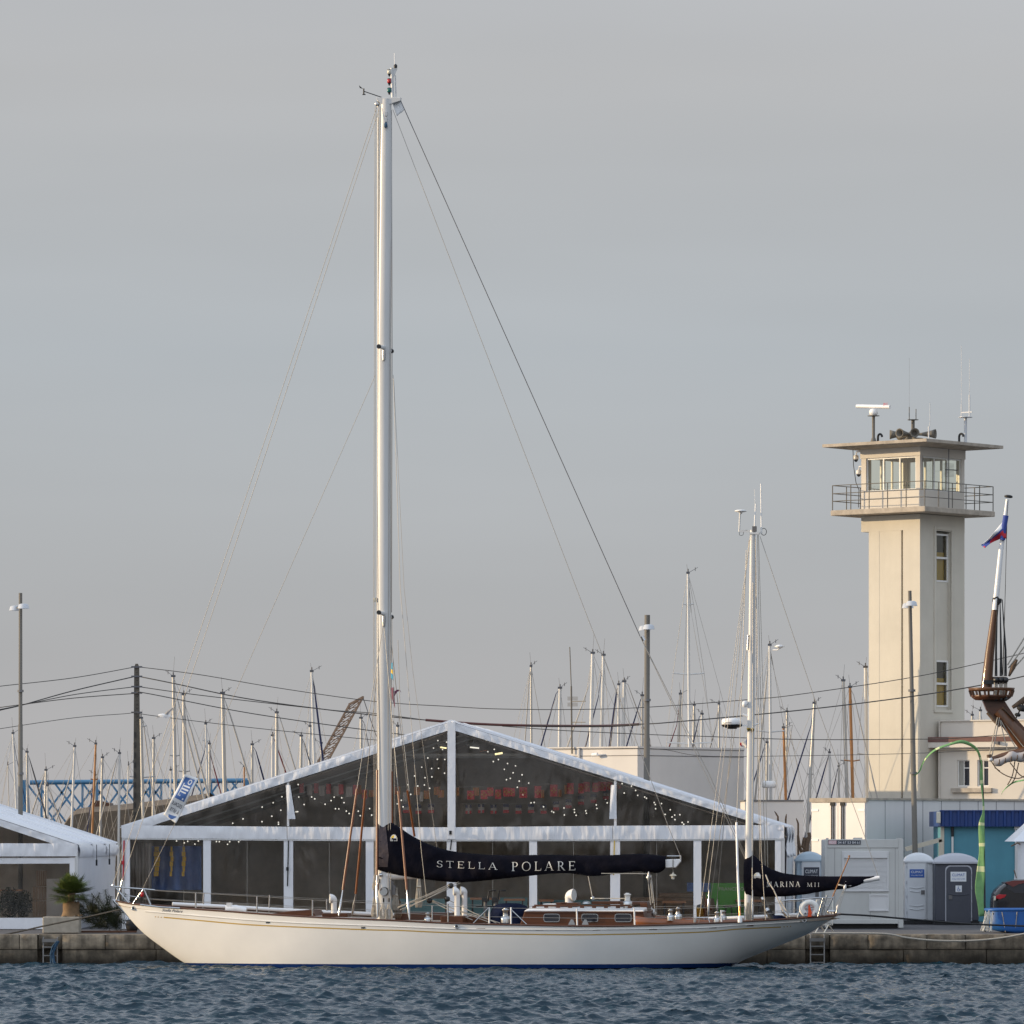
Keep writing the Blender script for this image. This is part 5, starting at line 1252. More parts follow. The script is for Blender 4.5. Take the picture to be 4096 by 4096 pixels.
# name on the bow, slots, portholes
m_ = MB(); lettering(m_, 'Stella Polare', 648, 731, 3645, 11, lambda x, y: hh(x, y + (x - 648) * .07, .005), shear=.45); m_.build('bow_name', M['letter_dark'], yacht)
for x, y, r in ((535, 3633, 9), (1827, 3706, 9), (3218, 3682, 9)):
    p = hh(x, y, .0); k = r * .0075; m_ = MB(); m_.lathe([(k * .6, -.03), (k, -.02), (k * 1.05, .02), (k * .75, .04), (k * .6, .01)], p, (0, -1, .1), 16); f_ = m_.build('fairlead', M['chrome'], yacht)
    m_ = MB(); m_.lathe([(k * .58, -.02), (k * .58, .015)], p, (0, -1, .1), 12); m_.build('opening', M['black'], f_)
for x, y in ((1072, 3690), (1453, 3711)):
    m_ = MB(); ribbon(m_, [(x - 8, y), (x + 8, y)], 7, .006, 5); m_.build('drain_plate', M['steel'], yacht)
for x, y, w in ((1923,3716,36),(2158,3719,32),(2386,3719,30),(2613,3717,32),(2851,3710,30),(3000,3702,27)):
    m_ = MB(); ribbon(m_, [(x - w / 2, y), (x + w / 2, y - .2)], 5, .008, 5); m_.build('scupper_slot', M['dark_wood'], yacht)
m_ = MB(); m_.tube([hh(563, 3618, .02), hh(640, 3627, .02), hh(722, 3632, .02)], .025, 6); m_.build('chafe_bar', M['chrome'], yacht)

# lifelines, stanchions, pulpits
SX = [(783,3572),(812,3572),(1028,3586),(1076,3580),(1250,3600),(1307,3598),(1729,3622),(1792,3616),(1957,3629),(2044,3629),(2309,3635),(2539,3632),(2886,3640)]
for i, (x, yt) in enumerate(SX):
    side = 1 if i in (1, 3, 5, 7) and i != 7 else -1
    e = edge(x, side if x < 1400 else -1, .12); top = yp(x + (3 if i in (1, 3) else -2 if x > 2200 else 0), yt, e.y)
    m_ = MB(); m_.tube([e - Vector((0,0,.03)), top], .024, 8); m_.build('stanchion', M['chrome'] if x < 1900 else M['white_paint'], yacht)
for x0, y0, x1, y1 in ((1893, 3692, 1956, 3630), (2107, 3695, 2046, 3640)):
    m_ = MB(); e = edge(x0); m_.tube([e, yp(x1, y1, edge(x1).y)], .017, 6); m_.build('stanchion_brace', M['chrome'], yacht)
for side in (-1, 1):
    for dy in (0, 36):
        ps = []
        for x, yt in [(575,3558 if side > 0 else 3560),(783,3572),(1028,3586),(1250,3600),(1480,3612),(1729,3622),(1957,3631),(2309,3637),(2539,3637),(2886,3630),(3060,3620),(3240,3600)]:
            e = edge(x, side, .12); y = yt + dy; z = yp(x, y, edge(x, -1, .12).y).z
            ps.append(Vector((e.x, e.y, z)))
        m_ = MB(); m_.tube(ps, .006, 4); m_.build('lifeline', M['wire'], yacht)
m_ = MB(); bowp = yp(444, 3544)
for s_ in (-1, 1):
    e1, e2, e3 = edge(515, s_, .05), edge(532, s_, .05), edge(603, s_, .1)
    q = yp(575, 3556, e3.y)
    m_.tube([bowp + Vector((0, .05 * s_, 0)), yp(500, 3551, .30 * s_), q, yp(620, 3560, e3.y)], .022, 8)
    m_.tube([yp(462, 3550, .12 * s_), e1], .022, 8); m_.tube([q, e2], .022, 8); m_.tube([q, e3], .022, 8); m_.tube([yp(495, 3580, .2 * s_), yp(560, 3590, e3.y)], .014, 6)
m_.build('bow_pulpit', M['chrome'], yacht)
m_ = MB(); m_.lathe([(.03, -.07), (.05, -.05), (.05, .05), (.03, .07)], yp(569, 3578, -.4), n=10); m_.build('bow_light', M['red_lens'], yacht)
m_ = MB()
for s_ in (-1, 1):
    es = [edge(x, s_, .08) for x in (3170, 3270, 3310)]
    a, b, c = yp(3195, 3598, es[0].y), yp(3260, 3592, es[1].y), yp(3334, 3590, es[2].y * .9)
    m_.tube([yp(3130, 3602, es[0].y), a, b, c], .022, 8); m_.tube([yp(3240, 3630, es[1].y), yp(3320, 3622, es[2].y)], .014, 6)
    for (x0, y0), (x1, y1) in (((3190, 3668), (3215, 3600)), ((3272, 3662), (3292, 3592)), ((3296, 3662), (3330, 3592)), ((3283, 3662), (3308, 3582))):
        e = edge(x0, s_, .1); m_.tube([e, yp(x1, y1, e.y)], .022, 8)
m_.tube([yp(3334, 3590, -.75), yp(3334, 3590, .75)], .022, 8)
m_.build('stern_pulpit', M['chrome'], yacht)
for x in (3318, 3330):
    m_ = MB(); p = yp(x, 3655, -.5); m_.lathe([(.06, 0), (.09, .05), (.09, .09), (.05, .12)], p, n=12); m_.build('stern_cleat', M['chrome'], yacht)

# deck fittings
def winch(x, yt, yb, w, c, drum='steel', base='chrome'):
    k = Y_.O[1] / F; p = yp(x, yb, c); h = (yb - yt) * k; r = w * .5 * k
    m_ = MB(); m_.lathe([(r, 0), (r, h * .25), (r * .95, h * .42), (r * .62, h * .48)], p, n=18); wb = m_.build('winch', M[base], yacht)
    m_ = MB(); m_.lathe([(r * .60, h * .48), (r * .52, h * .62), (r * .58, h * .84), (r * .74, h * .86), (r * .74, h * .93), (r * .4, h * .94), (r * .4, h)], p, n=18); m_.build('winch_drum', M[drum], wb)
winch(1711, 3650, 3688, 30, -1.9); winch(2022, 3634, 3692, 40, -2.1); winch(2682, 3637, 3682, 29, -1.7); winch(2712, 3630, 3680, 32, -1.2)
winch(2868, 3647, 3692, 31, -1.6); winch(2893, 3642, 3682, 28, -1.1); winch(2510, 3572, 3632, 38, -.85, 'cloth_white')
def cowl(x, yt, yb, w, c, face, base=None):
    k = 160 / F; p = yp(x, yb, c); h = (yb - yt) * k; r = w * .5 * k * .78; mr = r * 1.5        # pipe and mouth radius
    zc = h - mr; bend = [(0, 0), (0, zc - r * 1.1)] + [(face * r * 1.0 * (1 - math.cos(a)), zc - r * 1.1 + r * 1.1 * math.sin(a)) for a in np.linspace(.25, math.pi / 2, 6)] + [(face * (r * 1.35), zc)]
    n_ = len(bend); rad = [r] * 2 + [r + (mr - r) * ((i + 1) / 6) ** .8 for i in range(6)] + [mr * 1.03]
    m_ = MB(); m_.tube([p + Vector((a, -abs(a) * .35, b)) for a, b in bend], rad, 18, caps=False); o = m_.build('cowl_vent', M['white_paint'], yacht)
    m_ = MB(); q = p + Vector((face * r * 1.30, -r * 1.3 * .35, zc)); m_.lathe([(mr * .98, .0), (mr * .7, -.05), (mr * .3, -.09), (.005, -.10)], q, (face, -.33, 0), 18); m_.build('cowl_mouth', M['cabin_grey'], o)
cowl(1336, 3576, 3658, 31, -.9, -1); cowl(1829, 3548, 3672, 29, -1.0, -1); cowl(1858, 3546, 3668, 29, -.2, -1); cowl(2276, 3556, 3612, 40, -.2, 1)
def boxpx(name, x0, x1, yt, yb, c0, c1, m, bevel=.02, top=None):
    a, b = yp(x0, yb, c0), yp(x1, yt, c0); m_ = MB(); m_.box(a.x, b.x, c0, c1, a.z, b.z); return m_.build(name, M[m], yacht, bevel=bevel)
boxpx('vent_box', 1762, 1852, 3664, 3692, -1.35, -.6, 'varnish'); boxpx('vent_box', 1856, 1960, 3667, 3692, -.6, .4, 'varnish'); boxpx('vent_box', 1288, 1390, 3653, 3668, -1.2, -.5, 'varnish')
m_ = MB(); p = [yp(1040, 3662, -.8), yp(1150, 3645, -.8), yp(1245, 3638, -.8), yp(1264, 3664, -.8)]; m_.prism([(q.x, q.z) for q in p], -.8, .8); m_.build('fore_hatch', M['varnish'], yacht, bevel=.02)
boxpx('low_skylight', 1580, 1800, 3652, 3680, .2, 1.2, 'dark_wood')
m_ = MB(); a, b = yp(908, 3638, -.9), yp(985, 3644, -.9); m_.tube([a, a + Vector((.28, 0, .02)), b], [.13, .12, .09], 14); m_.lathe([(.13, -.02), (.13, .03)], a, (-1, 0, 0), 14); m_.box(a.x, a.x + .15, -1.0, -.8, a.z, a.z + .2); m_.build('anchor_windlass', M['white_paint'], yacht)
m_ = MB(); m_.lathe([(.62, 0), (.60, .3), (.50, .52), (.28, .60), (.02, .61)], yp(2040, 3694, -.2), n=26); m_.build('covered_dinghy_locker', M['navy_blue'], yacht)
for x in (1942, 1982):
    m_ = MB(); p, q = yp(x, 3692, .2), yp(x, 3598, .2); m_.tube([p, q], .055, 10); g = m_.build('grinder_pedestal', M['trim_dark'], yacht)
    m_ = MB(); s_ = 1 if x > 1960 else -1
    m_.box(q.x - .10, q.x + .10, .1, .3, q.z - .06, q.z + .06)
    m_.tube([yp(x + 10, 3595, .05), yp(x + 14, 3563, .05), yp(x + 42, 3562, .05)], .022, 6); m_.tube([yp(x - 10, 3597, .35), yp(x - 12, 3625, .35), yp(x - 40, 3626, .35)], .022, 6); m_.build('grinder_handle', M['black'], g)
# deckhouse
def side_poly(pts, c): return [yp(x, y, c) for x, y in pts]
dh_c = 1.25
S_ = side_poly([(2073,3700),(2099,3644),(2572,3644),(2590,3700)], -dh_c)
m_ = MB(); m_.prism([(q.x, q.z - (.12 if i in (0, 3) else 0)) for i, q in enumerate(S_)], -dh_c, dh_c); dh = m_.build('deckhouse', M['varnish'], yacht, bevel=.025)
r0 = side_poly([(2096,3645),(2574,3645)], -dh_c - .03); r1 = side_poly([(2122,3630),(2575,3630)], -dh_c + .25)
hz, rz = r0[0].z, r1[0].z
m_ = MB(); rows = []
for t in np.linspace(0, 1, 15):
    a = math.pi * t; yy = -(dh_c + .05) * math.cos(a); up = max(0, math.sin(a)) ** .45
    rows.append([(r0[0].x + .02, yy, hz), (r0[0].x + .06, yy, hz + (rz - hz) * .6 * up), (r1[0].x, yy * .97, hz + (rz - hz) * up), (r1[0].x + .5, yy * .97, hz + (rz - hz) * up * 1.08), (r1[1].x, yy * .97, hz + (rz - hz) * up), (r0[1].x, yy, hz)])
m_.grid(rows); m_.build('deckhouse_roof', M['white_paint'], dh, solid=.015)
for x0, x1 in ((2174,2239),(2326,2393),(2459,2526)):
    a, b = yp(x0, 3688, -dh_c - .02), yp(x1, 3655, -dh_c - .02)
    def rr(o, n=4):
        w, h, r = (b.x - a.x) / 2 + o, (b.z - a.z) / 2 + o, .07 + o; cx, cz = (a.x + b.x) / 2, (a.z + b.z) / 2
        return [(cx + sx * (w - r) + r * math.cos(q), cz + sz_ * (h - r) + r * math.sin(q)) for sx, sz_, q0 in ((1,1,0),(-1,1,90),(-1,-1,180),(1,-1,270)) for q in [R(q0 + 90 * k / n) for k in range(n + 1)]]
    outer, inner = rr(0), rr(-.02); n_ = len(outer); m_ = MB()
    vs_ = [(x, -dh_c - .030, z) for x, z in outer] + [(x, -dh_c - .030, z) for x, z in inner] + [(x, -dh_c - .002, z) for x, z in outer] + [(x, -dh_c - .002, z) for x, z in inner]
    m_.add(vs_, [(i, (i+1) % n_, n_ + (i+1) % n_, n_ + i) for i in range(n_)] + [(i, 2*n_ + i, 2*n_ + (i+1) % n_, (i+1) % n_) for i in range(n_)] + [(n_ + i, n_ + (i+1) % n_, 3*n_ + (i+1) % n_, 3*n_ + i) for i in range(n_)])
    m_.build('window_frame', M['chrome'], dh)
    m_ = MB(); m_.add([(x, -dh_c - .010, z) for x, z in rr(-.017)], [tuple(range(n_))]); m_.build('window_pane', M['glass_dark'], dh)
m_ = MB(); ps = [yp(x, 3630, -1.0) for x in (2137, 2520)]; ps = [q + Vector((0, 0, .04)) for q in ps]; m_.bar(ps[0] + Vector((0,0,.02)), ps[1] + Vector((0,0,.02)), .05, .05)
for k in range(9): q = ps[0] + (ps[1] - ps[0]) * k / 8; m_.box(q.x - .06, q.x + .06, q.y - .025, q.y + .025, q.z - .07, q.z + .01)
m_.build('handrail', M['dark_wood'], dh)
m_ = MB(); m_.bar(yp(2096, 3648, -dh_c - .03), yp(2578, 3648, -dh_c - .03), .04, .03); m_.build('roof_moulding', M['dark_wood'], dh)
for x0, x1, yt, yb, c0, c1, mt, nm in ((2222,2310,3611,3626,-.5,.3,'varnish','roof_hatch'),(2366,2480,3605,3617,-.1,.7,'varnish','sliding_hatch'),(2480,2588,3607,3618,-.2,.8,'dark_wood','hatch_garage'),(2561,2590,3612,3652,-.3,.7,'varnish','companionway'),(2172,2222,3615,3621,-.7,.0,'cloth_white','roof_mat'),(2240,2262,3609,3612,-.6,-.2,'dark_wood','roof_box')):
    a, b = yp(x0, yb, c0), yp(x1, yt, c0); m_ = MB(); m_.box(a.x, b.x, c0, c1, a.z, b.z); m_.build(nm, M[mt], dh, bevel=.015)
m_ = MB(); p = yp(2345, 3614, -.6); rows = []
for i in range(7):
    a = math.pi / 2 * i / 6; rows.append([p + Vector((.13 * math.cos(a) * math.cos(q), .13 * math.cos(a) * math.sin(q), .07 * math.sin(a))) for q in np.linspace(0, 2*math.pi, 15)])
m_.grid(rows); m_.build('dome_light', M['chrome'], dh)
for x in (2287, 2341):
    m_ = MB(); p = yp(x, 3699, -2.3); m_.prism([(p.x - .1, p.z), (p.x + .1, p.z), (p.x + .08, p.z + .06), (p.x + .04, p.z + .15), (p.x - .02, p.z + .16), (p.x - .08, p.z + .05)], -2.33, -2.27); m_.build('sheet_block', M['steel'], yacht)
# cockpit coaming
m_ = MB(); top = spline([yp(x, y, -1.55) for x, y in ((2541,3663),(2580,3669),(2640,3676),(2720,3678),(2850,3682),(2990,3682),(3010,3684))], 30)
for s_ in (-1, 1):
    m_.grid([[Vector((p[0], s_ * (1.55 + .10 * math.sin(i * .25)), p[2])), Vector((p[0], s_ * (1.60 + .1 * math.sin(i * .25)), deckz(p[0]) - .05))] for i, p in enumerate(top)])
m_.build('cockpit_coaming', M['sleeve'], yacht, solid=.04)
boxpx('cockpit_seat', 2720, 2960, 3680, 3700, -.9, .9, 'dark_wood')
m_ = MB(); a = yp(2678, 3670, -1.0); m_.bar(a, yp(2762, 3668, -1.0), .3, .03); m_.build('cockpit_table', M['dark_wood'], yacht)
p = yp(2801, 3668, -.2); m_ = MB(); m_.lathe([(.08, 0), (.11, .03), (.12, .3), (.13, .32), (.11, .34), (.02, .36)], p + Vector((0,0,-.05)), n=16); m_.lathe([(.07, 0), (.07, .08)], p + Vector((0, 0, -.15)), n=12); bi = m_.build('binnacle', M['brass'], yacht)
m_ = MB(); m_.lathe([(.125, .30), (.10, .38), (.02, .41)], p + Vector((0, 0, -.03)), n=14); m_.build('binnacle_hood', M['black'], bi)
p = yp(2823, 3632, -.0); m_ = MB(); m_.tube([p + Vector((.05 * math.sin(q), .26 * math.cos(q) * .98, .27 * math.sin(q))) for q in np.linspace(0, 2*math.pi, 25)], .022, 6)
for k in range(8): q = k * math.pi / 4; m_.tube([p, p + Vector((0, .33 * math.cos(q), .34 * math.sin(q)))], .013, 5)
m_.tube([p - Vector((0, 0, 0)), p + Vector((.2, 0, -.02))], .05, 8); m_.build('steering_wheel', M['varnish'], yacht)
m_ = MB(); e = yp(2812, 3690, -1.7); m_.tube([e + Vector((-.25, 0, 0)), e + Vector((-.2, 0, .14)), e + Vector((.15, 0, .14)), e + Vector((.2, 0, 0))], .018, 6); m_.lathe([(.05, 0), (.05, .12)], e + Vector((-.24, 0, 0)), n=8); m_.build('mainsheet_track', M['chrome'], yacht)

# ---- masts
mm_c = [(1545,396),(1543,700),(1537,1400),(1537,2700),(1537,3692)]; ww = [42,50,56,57,59]; k = 160 / F
m_ = MB(); pts = [yp(x, y) for x, y in mm_c]; m_.tube(pts, [w * .5 * k for w in ww], 20, ry=.72); mast_ = m_.build('main_mast', M['mast_white'], yacht)
m_ = MB(); m_.tube([yp(1512, 470, .0), yp(1512, 3470, .0)], .028, 6); m_.build('mast_track', M['cloth_white'], mast_)
m_ = MB(); a, b, c, d = yp(1506, 391), yp(1605, 391), yp(1604, 404), yp(1560, 418); m_.prism([(a.x, a.z), (a.x + .03, a.z - .1), (yp(1530,412).x, d.z), (d.x, d.z), (c.x, c.z), (b.x, b.z)], -.09, .09); m_.build('masthead_crane', M['mast_white'], mast_, bevel=.01)
m_ = MB(); m_.tube([yp(1567, 272), yp(1571, 392)], .045, 8); a, b, c = yp(1570, 274), yp(1590, 274), yp(1572, 314); m_.prism([(a.x, a.z), (b.x, b.z), (c.x, c.z)], -.012, .012); m_.tube([yp(1581, 300), yp(1584, 388)], .02, 6); m_.build('light_pole', M['mast_white'], mast_)
for y, mt in ((288, 'clear_lens'), (324, 'red_lens'), (361, 'green_lens')):
    p = yp(1557, y); m_ = MB(); m_.lathe([(.05, -.06), (.062, -.05), (.062, .05), (.05, .06)], p, n=14); nl = m_.build('navigation_light', M[mt], mast_)
    m_ = MB(); m_.lathe([(.012, -.14), (.045, -.065), (.05, -.06)], p, n=10); m_.lathe([(.06, .06), (.06, .075)], p, n=10); m_.build('light_base', M['black'], mast_)
m_ = MB(); m_.tube([yp(1578, 213), yp(1579, 262)], .013, 6); m_.build('whip_aerial', M['white_paint'], mast_)
m_ = MB(); m_.lathe([(.05, -.06), (.055, -.02), (.055, .02), (.02, .06)], yp(1582, 264), n=12); m_.build('anchor_light', M['black'], mast_)
m_ = MB(); m_.tube([yp(1526, 389), yp(1455, 365)], .014, 6); m_.tube([yp(1455, 354), yp(1455, 378)], .022, 6); a, b, c, d = yp(1436, 341), yp(1439, 352), yp(1453, 356), yp(1451, 354); m_.prism([(a.x, a.z), (b.x, b.z), (c.x, c.z), (d.x, d.z)], -.006, .006); m_.tube([yp(1450, 378), yp(1462, 378)], .018, 5); m_.build('wind_vane', M['black'], mast_)
m_ = MB(); m_.lathe([(.02, -.02), (.075, -.02), (.075, .02), (.02, .02)], yp(1510, 415, -.02), (0, -1, 0), 14); m_.tube([yp(1511, 390), yp(1513, 428)], .035, 6); m_.build('masthead_sheave', M['steel'], mast_)
for y in (456, 480): m_ = MB(); p = yp(1544, y, -.12); m_.box(p.x - .035, p.x + .035, -.165, -.10, p.z - .06, p.z + .06); m_.build('halyard_exit', M['steel'], mast_)
m_ = MB(); p = yp(1543, 500, -.18); m_.lathe([(.02, -.09), (.05, -.06), (.05, .04), (.02, .08)], p, n=10); m_.build('snap_block', M['rope_blue'], mast_)
for y, w in ((1392, 1), (2456, 1)):
    for s_ in (-1, 1):
        p = yp(1538, y, 0); q = yp(1516 if s_ < 0 else 1566, y - 6 if s_ < 0 else y + 12, s_ * 1.05)
        m_ = MB(); m_.tube([p + Vector((.02, s_ * .1, 0)), q], [.07, .045], 8, ry=.5); sp2 = m_.build('spreader', M['mast_white'], mast_)
        m_ = MB(); m_.lathe([(.05, -.08), (.07, -.03), (.07, .03), (.05, .08)], q + Vector((0, s_ * .02, 0)), (0, s_, 0), 10); m_.build('spreader_boot', M['black'], sp2)
    m_ = MB(); p = yp(1535, y + 28, -.16); m_.tube([p + Vector((0, 0, .14)), p, p - Vector((0, .01, .16))], [.05, .055, .04], 8); m_.build('tang', M['steel'], mast_)
m_ = MB(); p = yp(1500, 2400, -.05); m_.lathe([(.05, -.06), (.06, .06)], p, n=10); m_.build('steaming_light', M['clear_lens'], mast_)
# mast foot gear
m_ = MB(); m_.lathe([(.14, 0), (.14, .05), (.09, .08), (.10, .16), (.12, .17), (.12, .2)], yp(1538, 3566, -.14), (0, -1, 0), 18); m_.build('mast_winch', M['chrome'], mast_)
for x0 in (1532, 1556):
    m_ = MB(); 
    for j in range(4):
        w = .05 + .02 * j; ctr = yp(x0, 3642 + j * 3, -.24 - .015 * j)
        m_.tube([ctr + Vector((w * math.sin(q) * (1 if q < math.pi else 1), 0, .20 * math.cos(q) - (.02 * j))) for q in np.linspace(0, 2*math.pi, 20)], .013, 5)
    m_.build('halyard_coil', M['rope'], mast_)
for x0, y0, y1, c in ((1501, 3500, 3560, -.1), (1499, 3590, 3668, -.1), (1582, 3550, 3640, .0), (1675, 3516, 3630, -.3)):
    m_ = MB()
    for j in range(8):
        o_ = (j - 3.5) * 3.0 * (1.0 if x0 != 1501 else .8); m_.tube([yp(x0 + o_ * .5, y0, c - .02 * (j % 2)), yp(x0 + o_ * .75, y0 + (y1 - y0) * .35, c - .04), yp(x0 + o_ * 1.3, y0 + (y1 - y0) * .8, c - .03 * (j % 3)), yp(x0 + o_, y1, c)], .013, 4)
    m_.tube([yp(x0 - 9, y0 + 30, c - .06), yp(x0 + 9, y0 + 32, c - .06)], .03, 6); m_.build('rope_hank', M['rope'], mast_)
m_ = MB()
for x in (1500, 1505, 1517, 1522): m_.tube([yp(x, 425, -.05), yp(x + (-6 if x < 1510 else -4), 2500, -.1), yp(x + (-2 if x < 1510 else -6), 3640, -.2)], .007, 4)
for x in (1553, 1562): m_.tube([yp(1560, 430, -.05), yp(x, 2500, -.12), yp(x, 3600, -.2)], .008, 4)
m_.build('halyard', M['rope'], mast_)
for x, y in ((1534, 3601), (1556, 3600), (1518, 3524)):
    p = yp(x, y, -.165); m_ = MB(); m_.tube([p + Vector((0, 0, .06)), p + Vector((0, 0, -.06))], .022, 6); m_.build('halyard_slot', M['black'], mast_)
p = yp(1509, 3545, -.6); m_ = MB(); m_.tube([p + Vector((0, 0, .11)), p + Vector((0, 0, .06)), p - Vector((0, 0, .10)), p - Vector((0, 0, .13))], [.02, .05, .05, .02], 8); m_.build('leather_boot', M['sleeve'], mast_)
p = yp(1524, 3500, -.16); m_ = MB(); m_.lathe([(.05, -.05), (.07, 0), (.05, .05)], p, (1, 0, .3), 12); m_.build('gooseneck_shackle', M['chrome'], mast_)
for x, y in ((1567, 3543), (1575, 3560)):
    p = yp(x, y, -.05); m_ = MB(); m_.box(p.x - .04, p.x + .05, -.12, .02, p.z - .14, p.z + .14); m_.build('cleat_plate', M['trim_dark'], mast_)
m_ = MB()
for j in range(9): m_.tube([yp(1577 + j * 3, 3590 + (j * 7) % 20, .1), yp(1574 + j * 4, 3640, .0), yp(1582 + j * 3, 3676 - (j * 5) % 14, -.1)], .012, 4)
m_.build('tail_tangle', M['bark'], mast_)
# goose-neck, boom
m_ = MB(); m_.tube([yp(1545, 3500), yp(2000, 3482), yp(2655, 3454)], .15, 12); m_.prism([(yp(2650,3438).x, yp(2650,3438).z), (yp(2722,3436).x, yp(2722,3436).z), (yp(2724,3446).x, yp(2724,3446).z), (yp(2704,3470).x, yp(2704,3470).z), (yp(2650,3471).x, yp(2650,3471).z)], -.11, .11); boom = m_.build('boom', M['white_paint'], yacht, bevel=.02)
m_ = MB(); m_.tube([yp(2668, 3424), yp(2722, 3424)], .02, 5); m_.tube([yp(2722, 3421), yp(2723, 3440)], .025, 6); m_.tube([yp(2692, 3436, -.12), yp(2692, 3470, -.12)], .02, 5); m_.build('boom_end_fitting', M['steel'], boom)

def cover(name, top, bot, th, label=None):
    """folded sail under its cover: a soft closed hull between two outlines"""
    x0 = max(top[0][0], bot[0][0]); x1 = min(top[-1][0], bot[-1][0]); n = 150; m = 30; rows = []
    tx, ty = zip(*top); bx, by = zip(*bot)
    def smooth(xs, ys, x):
        return sum(float(np.interp(x + d, xs, ys)) for d in (-14, -7, 0, 7, 14)) / 5 if xs[0] + 14 < x < xs[-1] - 14 else float(np.interp(x, xs, ys))
    for i in range(n):
        x = x0 + (x1 - x0) * i / (n - 1); zt, zb = yp(x, smooth(tx, ty, x)).z, yp(x, smooth(bx, by, x)).z; u = yp(x, 3480).x; h = (zt - zb) / 2; zm = (zt + zb) / 2; t = interp(x, th); row = []
        for j in range(m):
            q = 2 * math.pi * j / m; cc, ss = math.cos(q), math.sin(q)
            sg = lambda v, e: math.copysign(abs(v) ** e, v)
            yy = t * sg(cc, .75) * (1.0 - .25 * ss); z = zm + h * sg(ss, .9)
            wr = .055 * noise.noise(Vector((u * 1.1 + z * 1.6, z * 1.3 - u * .6, 3.3))) + .032 * noise.noise(Vector((u * 3.2 + z * 2.4, z * 4 - u, 8)))
            row.append(Vector((u, yy * (1 + 3.2 * wr) + wr * math.copysign(.6, yy), z)))
        rows.append(row)
    m_ = MB(); m_.grid(rows, True, closed=True); m_.add(rows[0], [tuple(range(m))]); m_.add(rows[-1], [tuple(range(m))])
    o = m_.build(name, M['navy'], yacht, label=label)
    b = BVHTree.FromPolygons([tuple(p) for r in rows for p in r], [(i*m+j, i*m+(j+1) % m, (i+1)*m+(j+1) % m, (i+1)*m+j) for i in range(n-1) for j in range(m)])
    def on(px, py, lift=.005):
        ro, rd = Y_.ray(px, py); h = b.ray_cast(ro, rd)
        return (h[0] - rd * lift) if h[0] is not None else yp(px, py, -.3)
    return o, on
top = [(1512,3291),(1530,3291),(1560,3287),(1575,3293),(1590,3303),(1620,3325),(1650,3345),(1700,3371),(1770,3397),(1850,3411),(1950,3419),(2050,3421),(2100,3420),(2200,3418),(2300,3421),(2400,3421),(2450,3420),(2560,3414),(2620,3419),(2664,3424)]
bot = [(1512,3480),(1530,3489),(1560,3497),(1600,3504),(1700,3518),(1800,3529),(1840,3531),(1950,3522),(2080,3508),(2200,3495),(2260,3493),(2300,3495),(2360,3505),(2400,3504),(2450,3497),(2500,3491),(2550,3485),(2600,3490),(2640,3494),(2664,3470)]
mc, on1 = cover('main_sail_cover', top, bot, [(1512,.30),(1600,.36),(1800,.34),(2300,.28),(2664,.20)])
serif(mc, 'STELLA', 1747, 3469, 1992, 3479, 27, lambda x, y, l: on1(x, y, l + .004)); serif(mc, 'POLARE', 2046, 3484, 2305, 3481, 36, lambda x, y, l: on1(x, y, l + .004))
def badge(px, py, w, h, on, par):
    m_ = MB(); P = lambda u, v, l: on(px + w * u, py - h * v, l)
    m_.add([P(0,0,.006), P(1,0,.006), P(1,.45,.006), P(.9,.7,.006), P(.7,.9,.006), P(.5,.97,.006), P(.3,.9,.006), P(.1,.7,.006), P(0,.45,.006)], [tuple(range(9))]); b_ = m_.build('maker_badge', M['letter'], par)
    m_ = MB(); m_.add([P(.08,.45,.008), P(.92,.45,.008), P(.82,.66,.008), P(.66,.8,.008), P(.5,.86,.008), P(.34,.8,.008), P(.18,.66,.008)], [tuple(range(7))]); m_.build('badge_sun', M['cloth_yellow'], par)
    m_ = MB(); m_.add([P(.45,.4,.010), P(.85,.4,.010), P(.72,1.0,.010)], [(0,1,2)]); m_.build('badge_sail', M['sign_white'], par)
    m_ = MB(); lettering(m_, 'DOYLE', px + w * .06, px + w * .94, py - h * .08, h * .26, lambda x, y: on(x, y, .010)); m_.build('badge_lettering', M['letter_dark'], par)
badge(1561, 3364, 28, 27, on1, mc)
m_ = MB(); m_.grid([[on1(x, y, .006) for x in np.linspace(1515, 1555 - abs(y - 3420) * .1, 6)] for y in np.linspace(3300, 3468, 12)]); m_.build('cover_collar', M['cloth_purple'] if False else mat('cover_collar_cloth', (.040,.030,.038), .75, bump=(6,.6,(1,1,1),.06)), mc)
# topping lifts, tackle, cover lacing
def line(name, pts, r=.012, m='wire', par=None, c=0.0):
    m_ = MB(); m_.tube([yp(p[0], p[1], p[2] if len(p) > 2 else c) for p in pts], r, 5); return m_.build(name, M[m], par or yacht)
line('tack_line', [(2405,3494,-.25),(2590,3495,-.25)], .014, 'rope')
for x0, x1, y1 in ((2590, 2603, 3620), (2600, 2610, 3612), (2602, 2618, 3625), (2605, 2622, 3660)): line('mainsheet_part', [(x0, 3500, -.2), (x1, y1, -.6)], .012, 'rope')
for x, y, h, mt in ((2595, 3510, .17, 'steel'), (2616, 3655, .14, 'steel')):
    p = yp(x, y, -.3); m_ = MB(); m_.lathe([(.02, -.04), (.075, -.03), (.075, .03), (.02, .04)], p, (0, 1, 0), 14); m_.tube([p + Vector((0, -.02, h)), p + Vector((0, -.05, 0)), p + Vector((0, -.02, -h))], [.02, .045, .02], 8); m_.build('mainsheet_block', M[mt], yacht)
line('vang_tackle', [(2353,3505,-.2),(2370,3590,-.4)], .014, 'rope'); line('control_line', [(2372,3594,-.4),(2500,3594,-.7)], .016, 'rope')
